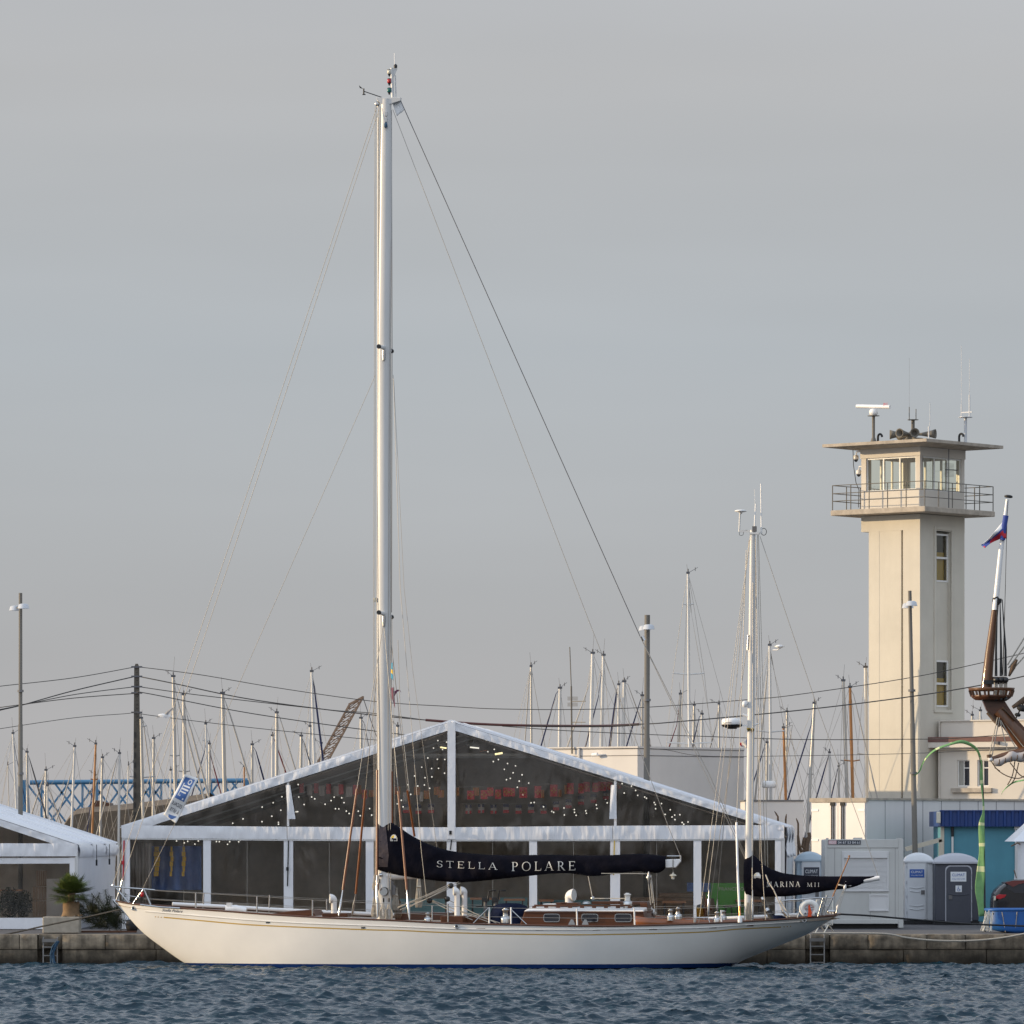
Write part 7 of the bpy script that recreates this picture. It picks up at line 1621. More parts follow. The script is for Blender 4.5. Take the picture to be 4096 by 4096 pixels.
def toilet(px0, px1, yt, yb, Y, kind, label, door, sign, sgm, txm, extra=False):
    Q = Frame(px0, Y, 0); f = Q.px; o = thing('portable_toilet', label, 'toilet', 'portable toilets on the quay', frame=Q)
    w = f(px1, 3500).x; zt, zb = f(px0, yt).z, G0 + .12; d = 1.15 if not extra else 1.55; hd = .30 if not extra else .32
    body, roof, dm_ = {'blue': ('toilet_blue', 'toilet_blue', 'toilet_white'), 'white': ('toilet_white', 'toilet_white', 'toilet_white'), 'grey': ('toilet_grey', 'toilet_roof', 'toilet_grey')}[kind]
    ze = zt - hd
    m_ = MB(); m_.box(.02, w - .02, .03, d, zb, ze); m_.build('body', M[body], o, bevel=.04)
    m_ = MB(); m_.box(.0, w, .0, d + .03, G0, zb); m_.build('skid_base', M['rubber'], o)
    rows = []
    for i in range(13):                                    # domed roof, rounded on all sides
        t = i / 12; x = w * t; r = []
        for j in range(9):
            v = j / 8; r.append((x, -.03 + (d + .06) * (v - .12 * math.sin(2 * math.pi * v) / 1.0), ze + .02 + (hd - .02) * (max(0, math.sin(math.pi * t)) ** .55) * (max(0, math.sin(math.pi * v)) ** .4)))
        rows.append(r)
    m_ = MB(); m_.grid(rows); m_.box(-.02, w + .02, -.05, d + .05, ze - .04, ze + .025); m_.build('roof', M[roof], o)
    dx0, dx1, dy0, dy1 = door; a, b = f(dx0, dy1), f(dx1, dy0)
    def arch(o_, n=6):
        r = .16; x0_, x1_, z0_, z1_ = a.x - o_, b.x + o_, a.z - o_ * .0, b.z + o_
        return [(x0_, z0_), (x1_, z0_)] + [(x1_ - r + r * math.cos(q), z1_ - r + r * math.sin(q)) for q in np.linspace(0, math.pi / 2, n)] + [(x0_ + r + r * math.cos(q), z1_ - r + r * math.sin(q)) for q in np.linspace(math.pi / 2, math.pi, n)]
    m_ = MB(); m_.prism(arch(.035), .0, .03); m_.build('door_frame', M['toilet_roof' if kind == 'grey' else body], o, bevel=.008)
    m_ = MB(); m_.prism(arch(0), -.025, -.001); dr = m_.build('door', M[dm_], o, bevel=.012)
    m_ = MB(); h = b.z - a.z
    for q in ((.17, .23, .47, .53) if kind != 'grey' else (.5,)): m_.tube([(a.x + .08, -.026, a.z + h * q + .02), ((a.x + b.x) / 2, -.03, a.z + h * q - .02), (b.x - .08, -.026, a.z + h * q + .02)], .018, 6)
    m_.build('door_rib', M[dm_], dr)
    hx = b.x - .17 if kind != 'grey' else a.x + .08
    m_ = MB(); m_.box(hx, hx + .12, -.05, -.02, a.z + h * .42, a.z + h * .49); m_.build('latch', M['trim_dark'], dr)
    m_ = MB()
    for q in (.12, .38, .62, .88): m_.box((b.x + .005) if kind == 'grey' else a.x - .035, (b.x + .035) if kind == 'grey' else a.x - .005, -.035, 0, a.z + h * q - .05, a.z + h * q + .05)
    m_.build('hinge', M['toilet_roof'], dr)
    sx0, sx1, sy0, sy1 = sign; s0, s1 = f(sx0, sy1), f(sx1, sy0)
    m_ = MB(); m_.box(s0.x, s1.x, -.034, -.026, s0.z, s1.z); sgn = m_.build('sign', M[sgm], dr)
    P = lambda x, y: Vector((f(x, y).x, -.040, f(x, y).z))
    m_ = MB(); hgt = sy1 - sy0; lettering(m_, 'CLIMAT', sx0 + 6, sx1 - 6, sy0 + hgt * .46, hgt * .28, P)
    lettering(m_, 'www.climat.fr' if kind == 'blue' else 'N°Azur 0 810 72 4000', sx0 + 6, sx1 - 6, sy0 + hgt * (.72 if kind == 'blue' else .80), hgt * .13, P, shear=.3 if kind == 'blue' else 0)
    if kind == 'blue': lettering(m_, '0810 72 4000', sx0 + 26, sx1 - 6, sy0 + hgt * .95, hgt * .12, P)
    m_.build('sign_lettering', M[txm], dr)
    if extra:
        s0, s1 = f(3822, 3568), f(3847, 3542); m_ = MB(); m_.box(s0.x, s1.x, -.034, -.026, s0.z, s1.z); m_.build('wheelchair_sign', M['sign_white'], dr)
        m_ = MB(); c = Vector(((s0.x + s1.x) / 2, -.038, (s0.z + s1.z) / 2)); m_.tube([c + Vector((.045 * math.cos(q) - .005, 0, .045 * math.sin(q) - .03)) for q in np.linspace(R(110), R(370), 12)], .007, 4)
        m_.tube([c + Vector((-.015, 0, .05)), c + Vector((-.005, 0, -.01)), c + Vector((.035, 0, -.015)), c + Vector((.055, 0, -.055))], .009, 4); m_.lathe([(.001, -.012), (.014, 0), (.001, .012)], c + Vector((-.015, 0, .07)), n=8); m_.build('wheelchair_symbol', M['sign_blue'], dr)
    return o
toilet(3184, 3299, 3406, 3700, 183, 'blue', 'pale blue portable toilet with a black sign behind the mizzen cover', (3207, 3281, 3436, 3695), (3215, 3277, 3469, 3520), 'sign_dark', 'sign_white')
toilet(3618, 3737, 3410, 3700, 182, 'white', 'white portable toilet with a blue sign beside the grey cabin', (3629, 3704, 3439, 3678), (3638, 3697, 3477, 3510), 'sign_blue', 'sign_white')
toilet(3738, 3918, 3412, 3700, 181, 'grey', 'wide dark grey accessible toilet with a white sign', (3785, 3884, 3466, 3692), (3802, 3865, 3487, 3526), 'sign_white', 'sign_blue', True)

B_ = Frame(3765, 187.0, 0); bp_ = B_.px
kk = thing('kiosk', 'teal kiosk with a dark blue corrugated fascia behind the toilets', 'kiosk', frame=B_)
mb = MB(); mb.box(.12, 6, .25, 5, G0, bp_(3765, 3250).z); mb.build('wall', M['kiosk_teal'], kk)
mb = MB(); z0_, z1_ = bp_(3765, 3306).z, bp_(3765, 3245).z; x = 0.0; prof = []
while x < 6.2:
    prof += [(x, 0), (x + .02, -.05), (x + .10, -.05), (x + .12, 0), (x + .26, 0)]; x += .27
vs_ = [(a, b, z0_) for a, b in prof] + [(a, b, z1_) for a, b in prof]; n_ = len(prof)
mb.add(vs_, [(i, i + 1, n_ + i + 1, n_ + i) for i in range(n_ - 1)]); mb.box(0, 6.2, .01, .24, z0_ + .01, z1_ - .01); mb.box(-.03, .0, .0, 5, z0_, z1_); mb.box(-.04, 6.2, -.06, .26, z1_, z1_ + .04); mb.build('fascia', M['kiosk_blue'], kk)
mb = MB(); mb.box(.0, .12, .22, .34, G0, z0_); mb.build('corner_post', M['cream'], kk)
mb = MB(); q = bp_(3810, 3400, .2).x; mb.tube([(q, .2, z0_), (q, .2, z0_ - .35)], .05, 8); mb.tube([(q, .2, z0_ - .35), (q, .2, G0)], .04, 8, mi=1); mb.build('drain_pipe', [M['black'], M['window_white']], kk)
mb = MB(); q = bp_(4062, 3400, .2).x; mb.box(q - .04, q + .6, .12, .245, z0_ - .10, z0_); mb.box(q - .02, q + .02, .15, .245, G0, z0_ - .1); q2 = bp_(4083, 3400, .2).x; mb.box(q2 - .06, q2 + .06, .12, .24, G0, z0_ - .1); mb.build('white_trim', M['window_white'], kk)
mb = MB(); p = bp_(3755, 3270, -.05); mb.box(p.x - .08, p.x + .06, -.15, .05, p.z - .2, p.z + .2); mb.build('floodlight', M['clear_lens'], kk, bevel=.03)
mb = MB(); a, b = bp_(3622, 3397, .3), bp_(3766, 3358, .3); mb.bar(a, b, .2, .15); mb.box(b.x - .1, b.x + .06, .2, .38, G0, b.z); mb.build('awning_arm', M['cream'], kk)

# ------------------------------------------------------------------ car, small tent, tub, sticks
CR = Frame(3970, 176, 0); cp = CR.px
car = thing('parked_car', 'black hatchback with a reddish tailgate parked behind the blue tub', 'car', frame=CR)
prof = [(3975,3640),(3977,3600),(3982,3575),(3990,3560),(4010,3541),(4030,3527),(4060,3520),(4120,3517),(4200,3520),(4260,3535),(4330,3568),(4440,3580),(4490,3600),(4500,3650),(4490,3690)]
pl_ = [cp(x, y) for x, y in prof]; low = [(cp(4490,3690).x, G0 + .25), (cp(3978,3690).x, G0 + .25)]
m_ = MB(); poly = [(p.x, p.z) for p in pl_] + low
def inset(poly, k):
    cx = sum(p[0] for p in poly) / len(poly); cz = sum(p[1] for p in poly) / len(poly); return [(cx + (x - cx) * k, cz + (z - cz) * k if z > cz else z) for x, z in poly]
sec = [(0.0, .93), (.12, .985), (.3, 1.0), (1.5, 1.0), (1.68, .985), (1.8, .93)]
rows = [[(x, c, z) for x, z in inset(poly, s)] for c, s in sec]; m_.grid(rows, True, closed=True); m_.add(rows[0], [tuple(range(len(poly)))]); m_.add(rows[-1], [tuple(range(len(poly)))]); m_.build('body', M['car_black'], car)
m_ = MB(); a = [cp(x, y, -.004) for x, y in ((4020,3548),(4040,3537),(4180,3534),(4240,3550),(4300,3572),(4060,3572))]; m_.add([(p.x, -.01, p.z) for p in a], [tuple(range(6))]); m_.build('window', M['glass_dark'], car)
m_ = MB(); b = [cp(x, y) for x, y in ((4019,3530),(4050,3523),(4140,3519),(4140,3526),(4075,3536),(4052,3548))]; m_.prism([(p.x, p.z) for p in b], -.03, 1.6); m_.build('tailgate_spoiler', M['car_red'], car)
m_ = MB(); b = [cp(x, y) for x, y in ((3984,3583),(3998,3577),(4026,3579),(4018,3590),(3999,3597),(3985,3594))]; m_.prism([(p.x, p.z) for p in b], -.025, .1); m_.build('tail_light', M['red_lens'], car, bevel=.01)
m_ = MB(); b = [cp(x, y) for x, y in ((3975,3586),(3983,3584),(3983,3600),(3976,3602))]; m_.prism([(p.x, p.z) for p in b], -.02, .3); m_.build('reversing_light', M['clear_lens'], car)
for x in (4070, 4400):
    for c in (.05, 1.75):
        p = cp(x, 3650, c); m_ = MB(); m_.lathe([(.2, -.1), (.32, -.09), (.32, .09), (.2, .1)], (p.x, c, G0 + .32), (0, 1, 0), 22); wh = m_.build('wheel', M['rubber'], car)
        m_ = MB(); m_.lathe([(.19, -.11), (.19, -.06)], (p.x, c, G0 + .32), (0, 1, 0), 16); m_.build('rim', M['steel'], wh)
MT = Frame(4060, 179, 0); mp_ = MT.px
mt_ = thing('pagoda_tent', 'small white pagoda tent corner above the parked car', 'tent', frame=MT)
m_ = MB(); rows = []
for j in range(8):
    t = j / 7; rows.append([Vector((x + .08 * math.sin(x * 9 + j) * t, .05 * math.sin(x * 7 + j * .5), mp_(4060, 3365).z + (G0 + 0.05 - mp_(4060, 3365).z) * t)) for x in np.linspace(-.12 + .15 * (1 - t), 3, 24)])
m_.grid(rows); m_.build('side_curtain', M['pvc_white'], mt_)
m_ = MB(); a = mp_(4057, 3366); m_.add([(a.x - .05, -.1, a.z), (3, -.1, a.z), (1.55, 1.5, a.z + 1.6), (a.x - .05, 3, a.z)], [(0,1,2),(0,2,3)]); m_.build('roof', M['pvc_roof'], mt_)
m_ = MB(); p = mp_(4066, 3370, -.12); m_.box(p.x - .03, p.x + .03, -.16, -.10, G0, p.z); m_.build('leg', M['aluminium'], mt_)
m_ = MB(); m_.tube([mp_(4045, 3385, -.15), mp_(4070, 3372, -.15), mp_(4082, 3378, -.15)], .025, 5); m_.tube([mp_(4056, 3480, -.15), mp_(4066, 3512, -.15)], .02, 5); m_.build('strap', M['bark'], mt_)

TB = Frame(3950, 166.3, 0); tp_ = TB.px
tub = thing('plastic_tub', 'big bright blue plastic tub standing at the quay edge', 'tub', frame=TB)
def ring(x0, x1, z, d, n=8):
    r = .35; out = []
    for cx, cy, q0 in ((x1 - r, d - r, 0), (x0 + r, d - r, 90), (x0 + r, r, 180), (x1 - r, r, 270)):
        for k in range(n + 1): q = R(q0 + 90 * k / n); out.append((cx + r * math.cos(q), cy + r * math.sin(q), z))
    return out
xa, xb = tp_(3962, 3640).x, tp_(3962, 3640).x + 2.2
zt = tp_(3950, 3640).z; rows = []
for t in np.linspace(0, 1, 12):
    ins = .42 * (1 - math.sin(math.acos(1 - min(1, t * 2.2)) )) if t * 2.2 < 1 else 0
    rows.append(ring(xa + ins, xb - ins, G0 + .02 + (zt - G0 - .02) * t, 1.4))
m_ = MB(); m_.add(rows[0], [tuple(range(len(rows[0])))]); m_.grid(rows, True, closed=True); m_.build('shell', M['tub_blue'], tub, solid=.03)
m_ = MB(); rr = ring(xa - .06, xb + .06, zt, 1.46); m_.tube(rr + [rr[0]], .045, 8); m_.build('rim', M['tub_blue'], tub)
for x0, x1_ in ((4008, 4022), (4068, 4060)):
    m_ = MB(); m_.tube([tp_(x0, 3648, -.05), tp_((x0 + x1_) / 2, 3690, -.03), tp_(x1_, 3728, .02)], .014, 5); m_.build('rope_strap', M['rope'], tub)
m_ = MB(); p = tp_(3972, 3655, -.0); m_.lathe([(.03, -.01), (.03, .02)], p, (0, -1, 0), 10); m_.build('plug', M['black'], tub)
st_ = W(3945, 3725, 166.2); m_ = MB()
for i in range(26):
    x = random.uniform(3922, 3972); m_.tube([W(x, 3722 + random.uniform(-2, 4), 166.1 + random.uniform(-.1, .1)), W(x * .55 + 3962 * .45 + random.uniform(-4, 10), random.uniform(3640, 3668), 166.3)], .010, 4)
m_.build('stick_bundle', M['barrier'], label='bundle of pale thin sticks leaning against the blue tub', cat='sticks')

# ------------------------------------------------------------------ feather flags
def ffl(path, pole, Y, name_label, bars):
    base = W(pole[0][0], pole[0][1], Y); base.z = G0; o = thing('feather_flag', name_label, 'flag', 'green feather flags', at=base)
    pp = spline(pole, 40); m_ = MB(); pts = [W(p[0], p[1], Y) for p in pp]; pts[0] = base; m_.tube(pts, [.030 - .024 * i / 39 for i in range(40)], 8); m_.build('pole', M['black'], o)
    s = spline(path, 70); q = MB(); rows = []
    for i, (x, y, w) in enumerate(s):
        x2, y2, _ = s[min(i + 1, 69)]; x1_, y1_, _ = s[max(i - 1, 0)]; d = np.array([x2 - x1_, y2 - y1_]); d /= np.hypot(*d); n_ = np.array([-d[1], d[0]])
        rows.append([W(x + n_[0] * w * t, y + n_[1] * w * t, Y - .04 + .035 * math.sin(i * .22 + t * 2.5)) for t in np.linspace(-.5, .5, 7)])
    q.V.extend(p for r in rows for p in r)
    for i in range(69):
        for j in range(6): q.Fc.append([i*7+j, i*7+j+1, i*7+8+j, i*7+7+j]); q.mi.append(1 if any(abs(i - b) < 1 for b in bars) else 0); q.sm.append(True)
    q.build('flag_cloth', [M['flag_green'], M['flag_band']], o, solid=.005)
ffl([(3928,3665,24),(3922,3610,26),(3918,3555,36),(3923,3490,34),(3926,3420,22),(3928,3380,24),(3926,3330,24),(3927,3290,22),(3934,3250,9),(3933,3200,6),(3928,3150,9),(3925,3105,12),(3926,3060,8),(3918,3020,8),(3897,2988,11),(3850,2967,14),(3800,2977,9),(3745,2997,8),(3710,3025,6),(3690,3055,5),(3678,3085,5),(3655,3105,2)],
    [(3940,3722),(3939,3600),(3937,3400),(3935,3250),(3931,3120),(3922,3050),(3905,2998),(3880,2972),(3850,2962)], 168.0, 'tall green feather flag bent over at the top beside the blue tub', (10, 16, 22, 27, 34, 41, 55, 60))
ffl([(4170,3090,12),(4130,3108,10),(4096,3120,6),(4060,3128,6),(4034,3143,5),(4012,3165,2),(4006,3178,1)], [(4300,3722),(4298,3400),(4290,3200),(4250,3110),(4180,3082)], 168.5, 'tip of another green feather flag at the picture edge under the furled sail', (20,))

# ------------------------------------------------------------------ tall ship's bow at the right
Q0 = 150.0
ts = thing('tall_ship_bow', 'dark wooden bowsprit with a fighting top and flagstaff of an old ship', 'tall ship', at=W(4096, 3330, Q0))
sw = lambda x, y, c=0.0: W(x, y, Q0 + c)
def part(nm, m_, mt): return m_.build(nm, M[mt], ts)
m_ = MB(); m_.tube([sw(3945,2760), sw(3958,2620), sw(3986,2392)], [.16,.13,.085], 14); part('sprit_topmast', m_, 'spar_brown')
m_ = MB(); m_.tube([sw(3980,2440,-.05), sw(4004,2200,-.05), sw(4030,1998,-.05)], [.085,.07,.05], 12); fs_ = part('flagstaff', m_, 'white_paint')
m_ = MB(); m_.lathe([(.08,-.03),(.115,-.02),(.115,.03),(.06,.05)], sw(4034,1987,-.05), (.1,0,1), 14); m_.build('flagstaff_truck', M['black'], ts)
m_ = MB(); m_.tube([sw(3974,2396,-.1), sw(3988,2388,-.12), sw(4000,2400,-.1), sw(3992,2420,-.08)], .03, 6); m_.lathe([(.13,-.06),(.13,.06)], sw(3988,2402), (.1,0,1), 12); part('mast_cap', m_, 'black')
# round top: rim, floor, brackets
c = sw(3966, 2766); m_ = MB()
n_ = 36; R1, R2 = .64, .56
ringp = lambda r, z: [c + Vector((r * math.cos(q), r * math.sin(q), z)) for q in np.linspace(0, 2*math.pi, n_ + 1)]
m_.grid([ringp(R1, .06), ringp(R1 + .02, .10), ringp(R1 - .04, .10), ringp(R1 - .04, .02), ringp(R1, .02), ringp(R1, .06)]); tp = part('top_rim', m_, 'spar_brown')
for k in range(14):
    m_ = MB(); q = 2 * math.pi * k / 14; d = Vector((math.cos(q), math.sin(q), 0)); m_.bar(c + d * (R1 - .02) + Vector((0,0,.03)), c + d * R2 + Vector((0,0,-.14)), .06, .05)
    part('top_bracket', m_, 'spar_brown')
m_ = MB(); m_.grid([ringp(R2, -.10), ringp(R2 + .02, -.13), ringp(R2 - .02, -.18), ringp(R2 - .10, -.24)]); m_.add(ringp(R2, -.12)[:-1], [tuple(range(n_))]); part('top_floor', m_, 'dark_wood')
m_ = MB(); m_.bar(sw(3935,2728,-.2), sw(4010,2730,-.2), .12, .11); part('crosstree', m_, 'black'); m_ = MB(); m_.bar(sw(3950,2722,.1), sw(4020,2722,.1), .12, .2); part('cheek_block', m_, 'spar_brown')
m_ = MB(); p = [sw(x, y) for x, y in ((3925,2792),(4010,2792),(4030,2825),(4060,2870),(4150,2970),(4150,3060),(4080,2975),(4010,2905),(3960,2860),(3945,2840))]; m_.prism([(v.x, v.z) for v in p], Q0 - .14, Q0 + .14); part('knee', m_, 'dark_wood')
m_ = MB(); m_.tube([sw(3990,2845,-.1), sw(4080,2950,-.1), sw(4200,3090,-.1), sw(4420,3330,-.1)], [.16,.22,.26,.30], 16); part('bowsprit', m_, 'spar_brown')
m_ = MB(); m_.tube([sw(3950,2850,-.16), sw(3975,2880,-.2), sw(4000,2905,-.2)], .05, 6); part('bowsprit_band', m_, 'bark')
for x in (3984, 4004, 4022):
    for dx in (-4, 0, 4):
        m_ = MB(); m_.tube([sw(3990 + (x - 3984) * .5, 2402 + dx, -.12), sw(x + dx * .6, 2600, -.3), sw(x + dx, 2705, -.35)], .014, 5); part('stay_rope', m_, 'rubber')
    m_ = MB(); m_.lathe([(.02,-.09),(.085,-.05),(.085,.05),(.02,.09)], sw(x, 2720, -.38), (0,1,0), 12); part('deadeye', m_, 'black')
    for dx in (-6, -2, 2, 6): m_ = MB(); m_.tube([sw(x + dx, 2728, -.38), sw(x + dx * .6, 2790, -.4)], .014, 4); part('lanyard', m_, 'rope')
    m_ = MB(); m_.lathe([(.02,-.07),(.06,-.03),(.06,.03),(.02,.07)], sw(x, 2796, -.4), (0,1,0), 10); part('deadeye', m_, 'black')
for a, b in (((4110,2530),(4030,2660)),((4116,2560),(4034,2672)),((4120,2600),(4040,2690))): m_ = MB(); m_.tube([sw(*a), sw(*b)], .02, 5); part('stay_rope', m_, 'rope')
m_ = MB(); m_.tube([sw(4068,2638,-.1), sw(4052,2668,-.1), sw(4036,2705,-.1)], [.03,.075,.03], 8); part('rope_seizing', m_, 'bark')
m_ = MB(); m_.tube([sw(4010,2830,-.2), sw(4060,2880,-.2), sw(4100,2800,-.2)], .025, 6); m_.tube([sw(4050,2830,-.2), sw(4110,2790,-.2)], [.05,.09], 8); part('stay_rope', m_, 'bark')
for x, y, r in ((4088, 2832, .16), (4070, 2858, .09)): m_ = MB(); m_.tube([sw(x - r*130, y, -.25), sw(x - r*70, y, -.25), sw(x + r*70, y + 2, -.25), sw(x + r*130, y + 4, -.25)], [.02, r*.55, r*.6, .03], 12); part('rigging_block', m_, 'rubber')
# yard and furled sail
m_ = MB(); m_.tube([sw(3962,3036,-.3), sw(4010,3024,-.3), sw(4096,3004,-.3), sw(4400,2930,-.3)], [.05,.085,.115,.14], 12); yd = part('sprit_yard', m_, 'spar_brown')
m_ = MB(); m_.lathe([(.04,-.06),(.06,-.04),(.06,.04),(.04,.06)], sw(3963,3037,-.3), (1,0,.25), 10); m_.build('yard_tip', M['white_paint'], ts)
m_ = MB(); rows = []
for i in range(60):
    x = 3975 + i * 6; y = 3034 - (x - 3975) * .24 + 14; r = .075 + .016 * abs(math.sin(i * .42)) + .035 * min(1, i / 12); cc = sw(x, y + 6 * math.sin(i * .42), -.34)
    rows.append([cc + Vector((0, r * 1.1 * math.cos(q), r * math.sin(q) * 1.2 + .015 * noise.noise(Vector((i * .5, q, 1))))) for q in np.linspace(0, 2*math.pi, 15)])
m_.grid(rows); part('furled_sail', m_, 'fabric_pale')
for x in range(3995, 4120, 24): m_ = MB(); m_.tube([sw(x + 3*math.cos(q), 3032 - (x - 3975) * .24 + 10 + 20 * math.sin(q), -.36 - .16 * math.cos(q * .5)) for q in np.linspace(0, 2*math.pi, 14)], .014, 4); part('gasket', m_, 'bark')
for pts in ([(3965,3045),(3990,3080),(4030,3105),(4070,3114),(4096,3105),(4130,3080)],[(3978,3070),(4000,3085)],[(4040,3050),(4075,3095),(4096,3110)],[(4060,3040),(4050,3100),(4030,3140)],[(4075,3050),(4060,3110),(4045,3135)]): m_ = MB(); m_.tube([sw(x, y, -.35) for x, y in spline(pts, 14)], .016, 5); part('foot_rope', m_, 'bark')
for a, b in (((3955,3030),(3990,2870)),((3968,3025),(3998,2870)),((4030,3005),(4000,2880)),((4096,2990),(4010,2880)),((4130,3030),(4015,2885)),((4096,3050),(4003,2882))): m_ = MB(); m_.tube([sw(a[0], a[1], -.3), sw(b[0], b[1], -.25)], .014, 4); part('brace_rope', m_, 'rope')
m_ = MB(); m_.tube([sw(3956,3018,-.3), sw(3958,3030,-.3)], .07, 8); part('yard_block', m_, 'bark')
for a, b in (((4030,2005),(4012,2720)),((4022,2340),(4010,2700))): m_ = MB(); m_.tube([sw(a[0], a[1], -.1), sw(b[0], b[1], -.3)], .008, 4); part('flag_halyard', m_, 'rubber')
# hull of the old ship, off to the right
m_ = MB(); rows = []
for x, hw, zt_, zb_ in ((20.0, .15, 4.6, .6), (21.5, 1.6, 4.9, -.3), (24, 3.0, 5.2, -1), (30, 4.0, 5.0, -1.2), (42, 4.0, 5.2, -1.2), (48, 2.8, 6.5, -.8)):
    rows.append([Vector((x, Q0 + hw * s, z)) for s, z in ((-1, zt_), (-1, zt_ * .6), (-.85, .5), (-.2, zb_), (.2, zb_), (.85, .5), (1, zt_ * .6), (1, zt_))])
m_.grid(rows); m_.add([rows[0][i] for i in range(8)], [tuple(range(8))]); m_.add(rows[-1], [tuple(range(8))])
m_.grid([[r[0], r[7]] for r in rows], False); part('ship_hull', m_, 'dark_wood')
# its flag, top-level
a = lambda x, y, c=-.1: sw(x, y, c)
q = MB(); rows = []
edge_ = [(4030,2060),(4020,2075),(4000,2100),(3975,2130),(3955,2155),(3924,2180)]; low_ = [(4025,2155),(4010,2150),(3995,2158),(3972,2168),(3955,2178),(3940,2192)]
e1, e2 = spline(edge_, 20), spline(low_, 20)
for i in range(20): rows.append([a(e1[i][0] + (e2[i][0]-e1[i][0]) * t, e1[i][1] + (e2[i][1]-e1[i][1]) * t, -.12 + .10 * math.sin(t * 4 + i * .4)) for t in np.linspace(0, 1, 13)])
q.V.extend(p for r in rows for p in r)
for i in range(19):
    for j in range(12):
        t = (j + .5) / 12; u = i / 19
        k = 0 if t < .42 - .05 * u else (1 if t < .62 else 2)
        if u > .72: k = 1 if t > .25 else 0
        if u > .9: k = 2 if t > .6 else 1
        q.Fc.append([i*13+j, i*13+j+1, i*13+14+j, i*13+13+j]); q.mi.append(k); q.sm.append(True)
q.build('striped_flag', [M['flag_white'], M['cloth_blue'], M['cloth_red']], label='white blue and red striped flag on the old ship flagstaff', cat='flag', solid=.008)
m_ = MB(); m_.tube([sw(4024,2062,-.14), sw(4016,2110,-.14), sw(4010,2160,-.14)], .075, 8)
for f in range(len(m_.Fc)): m_.mi[f] = 0
m_.build('wrapped_cloth', M['cloth_blue'], ts)

# ------------------------------------------------------------------ palm, planter, fronds, barrier, driftwood, gull, fender
pb0, pb1 = W(170, 3735, 165.4), W(316, 3667, 165.4)
m_ = MB(); m_.box(pb0.x, pb1.x, 165.4, 166.3, G0 + .005, pb1.z); m_.build('concrete_block', M['concrete_block'], label='heavy pale concrete block carrying the palm at the quay edge', cat='block', bevel=.03)
ptc = Vector(((pb0.x + pb1.x) / 2 + .28, 165.85, pb1.z))
pal = thing('potted_palm', 'bushy fan palm in a burlap wrapped pot on the concrete block', 'palm', at=ptc)
m_ = MB(); rows = []
for z, r in ((.01, .30), (.06, .27), (.15, .25), (.30, .26), (.42, .25), (.45, .20)):
    rows.append([ptc + Vector((r * (1 + .10 * noise.noise(Vector((math.cos(q) * 2, math.sin(q) * 2, z * 6)))) * math.cos(q), r * math.sin(q), z + .02 * math.sin(q * 5))) for q in np.linspace(0, 2*math.pi, 26)])
m_.grid(rows); m_.add(rows[-1][:-1], [tuple(range(25))])
m_.grid([[ptc + Vector((.16 + .22 * t, -.26 + .05 * math.sin(t * 9), .02 + .06 * abs(math.sin(t * 6)) * s)) for t in np.linspace(0, 1, 10)] for s in (0, 1)])
m_.build('pot', M['burlap'], pal)
m_ = MB(); m_.tube([ptc + Vector((0, 0, .35)), ptc + Vector((.02, 0, .75))], [.10, .12], 9); m_.build('trunk', M['bark'], pal)
m_ = MB(); heart = ptc + Vector((.02, 0, .68))
def frond(m_, h0, d, ln, sp, nl, leaf, wid=.012):
    d = d.normalized(); droop = Vector((0, 0, -.10 * ln)); tip = h0 + d * ln + droop
    m_.tube([h0, h0 + d * ln * .6 + droop * .3, tip], .006, 3)
    side = d.cross(Vector((0, 0, 1))); side = side.normalized() if side.length > .1 else Vector((1, 0, 0)); up = side.cross(d)
    for k in range(nl):
        a = (k / (nl - 1) - .5) * sp; e = (d * math.cos(a) + side * math.sin(a)).normalized(); l = leaf * (.75 + .25 * math.cos(a)) * random.uniform(.85, 1.1)
        p1 = tip + e * l * .55 + up * .01; p2 = tip + e * l + Vector((0, 0, -.12 * l * random.random())); w = e.cross(up).normalized() * wid
        m_.add([tip, p1 + w, p2, p1 - w], [(0, 1, 2, 3)])
for i in range(110):
    th = random.uniform(0, 2*math.pi); el = random.uniform(-.35, 1.45); d = Vector((math.cos(th) * math.cos(el), math.sin(th) * math.cos(el), math.sin(el)))
    frond(m_, heart, d, random.uniform(.22, .42) * (1.15 if abs(d.x) > .5 else .95), R(170), 19, random.uniform(.30, .46))
m_.build('fronds', M['palm_green'], pal)
m_ = MB(); c = W(395, 3640, 167.5)
for i in range(70):
    h0 = W(random.uniform(330, 480), random.uniform(3625, 3715), 167 + random.uniform(-.4, .5)); d = Vector((random.gauss(0, 1), random.gauss(0, .6), random.gauss(.35, .6)))
    n_ = random.randint(9, 15); ln = random.uniform(.4, .9); d = d.normalized(); side = Vector((d.z, 0, -d.x)).normalized()
    m_.tube([h0, h0 + d * ln], .010, 4)
    for k in range(n_):
        b = h0 + d * ln * (k / n_); 
        for s_ in (-1, 1): e = (d * .6 + side * s_).normalized() * .22 * (1 - k / n_ * .5); w = d * .012; m_.add([b - w, b + e, b + w], [(0,1,2)])
m_.build('palm_frond_heap', M['palm_dark'], label='dark heap of cut palm fronds between the two marquees', cat='palm fronds')
for i in range(0):
    pass
m_ = MB(); p = W(528, 3690, 166.8); m_.lathe([(.02,-.2),(.16,-.16),(.2,0),(.16,.16),(.02,.2)], Vector((p.x, p.y, G0 + .22)), (1,0,0), 14); m_.build('rubber_fender', M['rubber'], label='dark rubber fender lying on the quay under the bow', cat='fender')
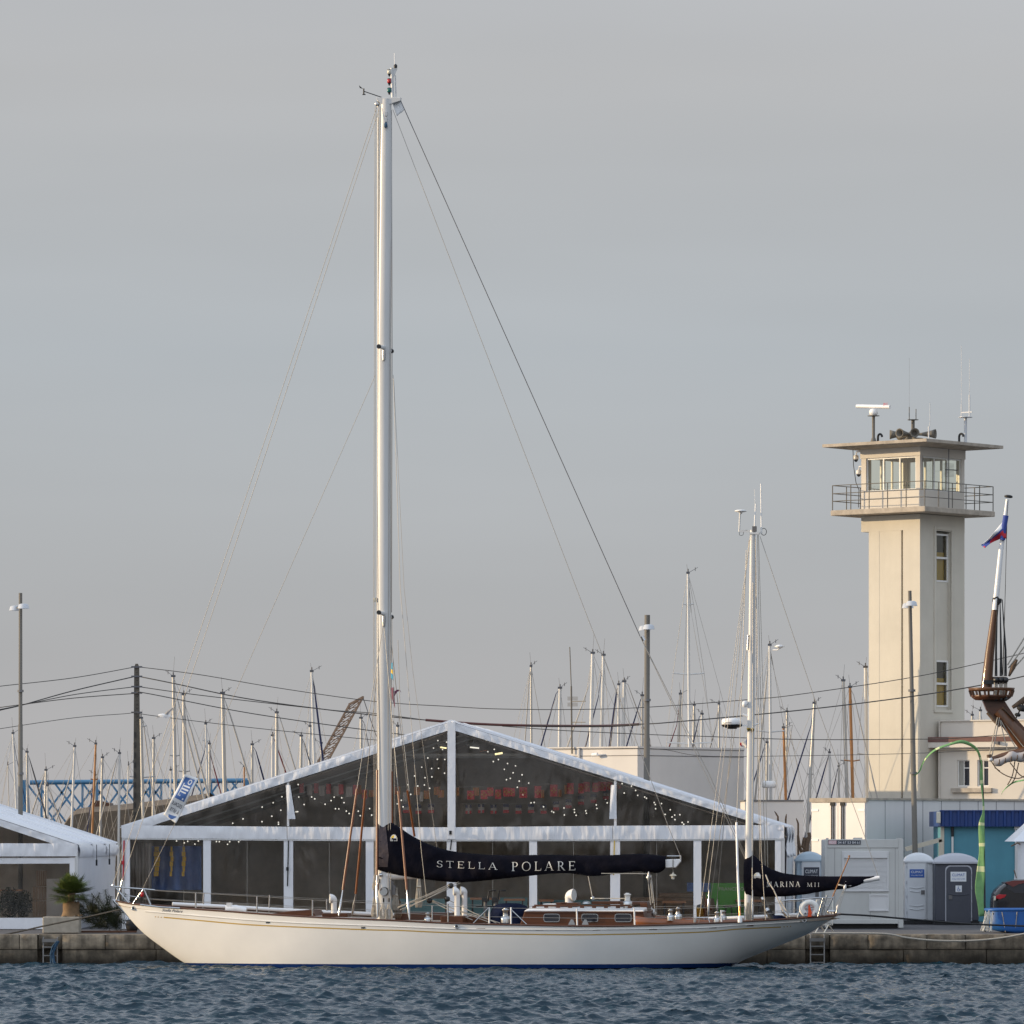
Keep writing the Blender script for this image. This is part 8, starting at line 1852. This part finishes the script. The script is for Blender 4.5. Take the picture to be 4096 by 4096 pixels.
m_ = MB(); a, b = W(316, 3722, 166.6), W(545, 3728, 166.6); m_.box(a.x, b.x, 166.6, 167.0, G0 + .004, G0 + .06); m_.build('dark_plank', M['dark_wood'], label='dark plank lying on the quay before the fronds', cat='plank')
bar_ = thing('crowd_barrier', 'galvanised crowd barrier standing behind the stern on the quay', 'barrier', at=W(3300, 3732, 165.3))
bx = lambda x, y: W(x, y, 165.3)
m_ = MB(); zt_, zb_ = bx(0, 3600).z, bx(0, 3700).z; xl, xr = bx(3266, 0).x, bx(3330, 0).x; m_.tube([(xl,165.3,zb_), (xl,165.3,zt_), (xr,165.3,zt_), (xr,165.3,zb_), (xl,165.3,zb_)], .02, 6)
for k in range(1, 9): q = xl + (xr - xl) * k / 9; m_.tube([(q,165.3,zb_), (q,165.3,zt_)], .009, 5)
m_.build('panel', M['barrier'], bar_)
for x in (3280, 3315):
    m_ = MB(); p = bx(x, 3699); m_.tube([(p.x - .18, 164.95, G0), (p.x, 165.3, p.z), (p.x + .20, 165.6, G0)], .018, 6); m_.build('foot', M['barrier'], bar_)
pt = thing('pruned_tree', 'bare pruned tree stump with stubby limbs between marquee and trailer', 'tree', at=Vector((W(3228, 3400, 186).x, 186, G0)))
m_ = MB(); m_.tube([Vector((W(3228,3400,186).x, 186, G0)), W(3222, 3440, 186), W(3226, 3395, 186), W(3232, 3350, 186)], [.11,.10,.09,.06], 9); tk = m_.build('trunk', M['bark'], pt)
for pts in ([(3226,3395),(3205,3405),(3195,3375),(3192,3340)],[(3228,3380),(3238,3345),(3236,3330)],[(3224,3400),(3212,3385),(3218,3350)]): m_ = MB(); m_.tube([W(x, y, 186) for x, y in pts], [.07,.065,.06,.04][:len(pts)], 8); m_.build('limb', M['bark'], pt)
for x, y, dx in ((3112,3267,-14),(3143,3278,3),(3193,3295,-8)):
    p = W(x, y, 187.5); o = Vector((p.x, 187.5, G0)); t_ = thing('driftwood_branch', 'broken bare branch tip poking above the marquee eave at x %s' % '', 'branch', at=o) if False else None
    m_ = MB(); m_.tube([o, p, W(x + dx * .5, y - 12, 187.5), W(x + dx, y - 22, 187.5)], [.04,.035,.03,.012], 7); m_.build('bare_branch', M['bark'], label={3112: 'bare branch tip bent to the left behind the marquee eave', 3143: 'upright bare branch tip behind the marquee eave', 3193: 'bare branch tip at the marquee corner nearest the trailer'}[x], cat='branch', group='bare branches behind the marquee')
# gull in flight: one continuous skin
p = W(668, 2863, 175); m_ = MB(); X = lambda x, y, c=0: W(x, y, 175 + c)
m_.tube([X(632,2860), X(640,2861), X(655,2863), X(670,2865), X(682,2866), X(687,2866), X(689,2867)], [.015,.045,.075,.07,.04,.022,.008], 12)
for pts in ([(664,2860,0),(673,2848,-.15),(685,2838,-.3),(691,2831,-.4),(695,2829,-.45)], [(662,2864,0),(650,2864,.2),(638,2867,.35),(628,2871,.45),(625,2872,.5)]):
    ch = [.075,.07,.06,.04,.01]; rows = []
    for (x, y, c), w in zip(pts, ch):
        q = X(x, y, c); rows.append([q + Vector((-w, 0, -.006)), q + Vector((-w*.3, 0, .012)), q + Vector((w*.6, 0, .012)), q + Vector((w*.8, 0, -.004)), q + Vector((-w*.2, 0, -.012))])
    m_.grid(rows, True, 1, closed=True)
m_.build('seagull', [M['gull_white'], M['gull_grey']], label='grey winged gull gliding beside the utility pole cables', cat='gull')
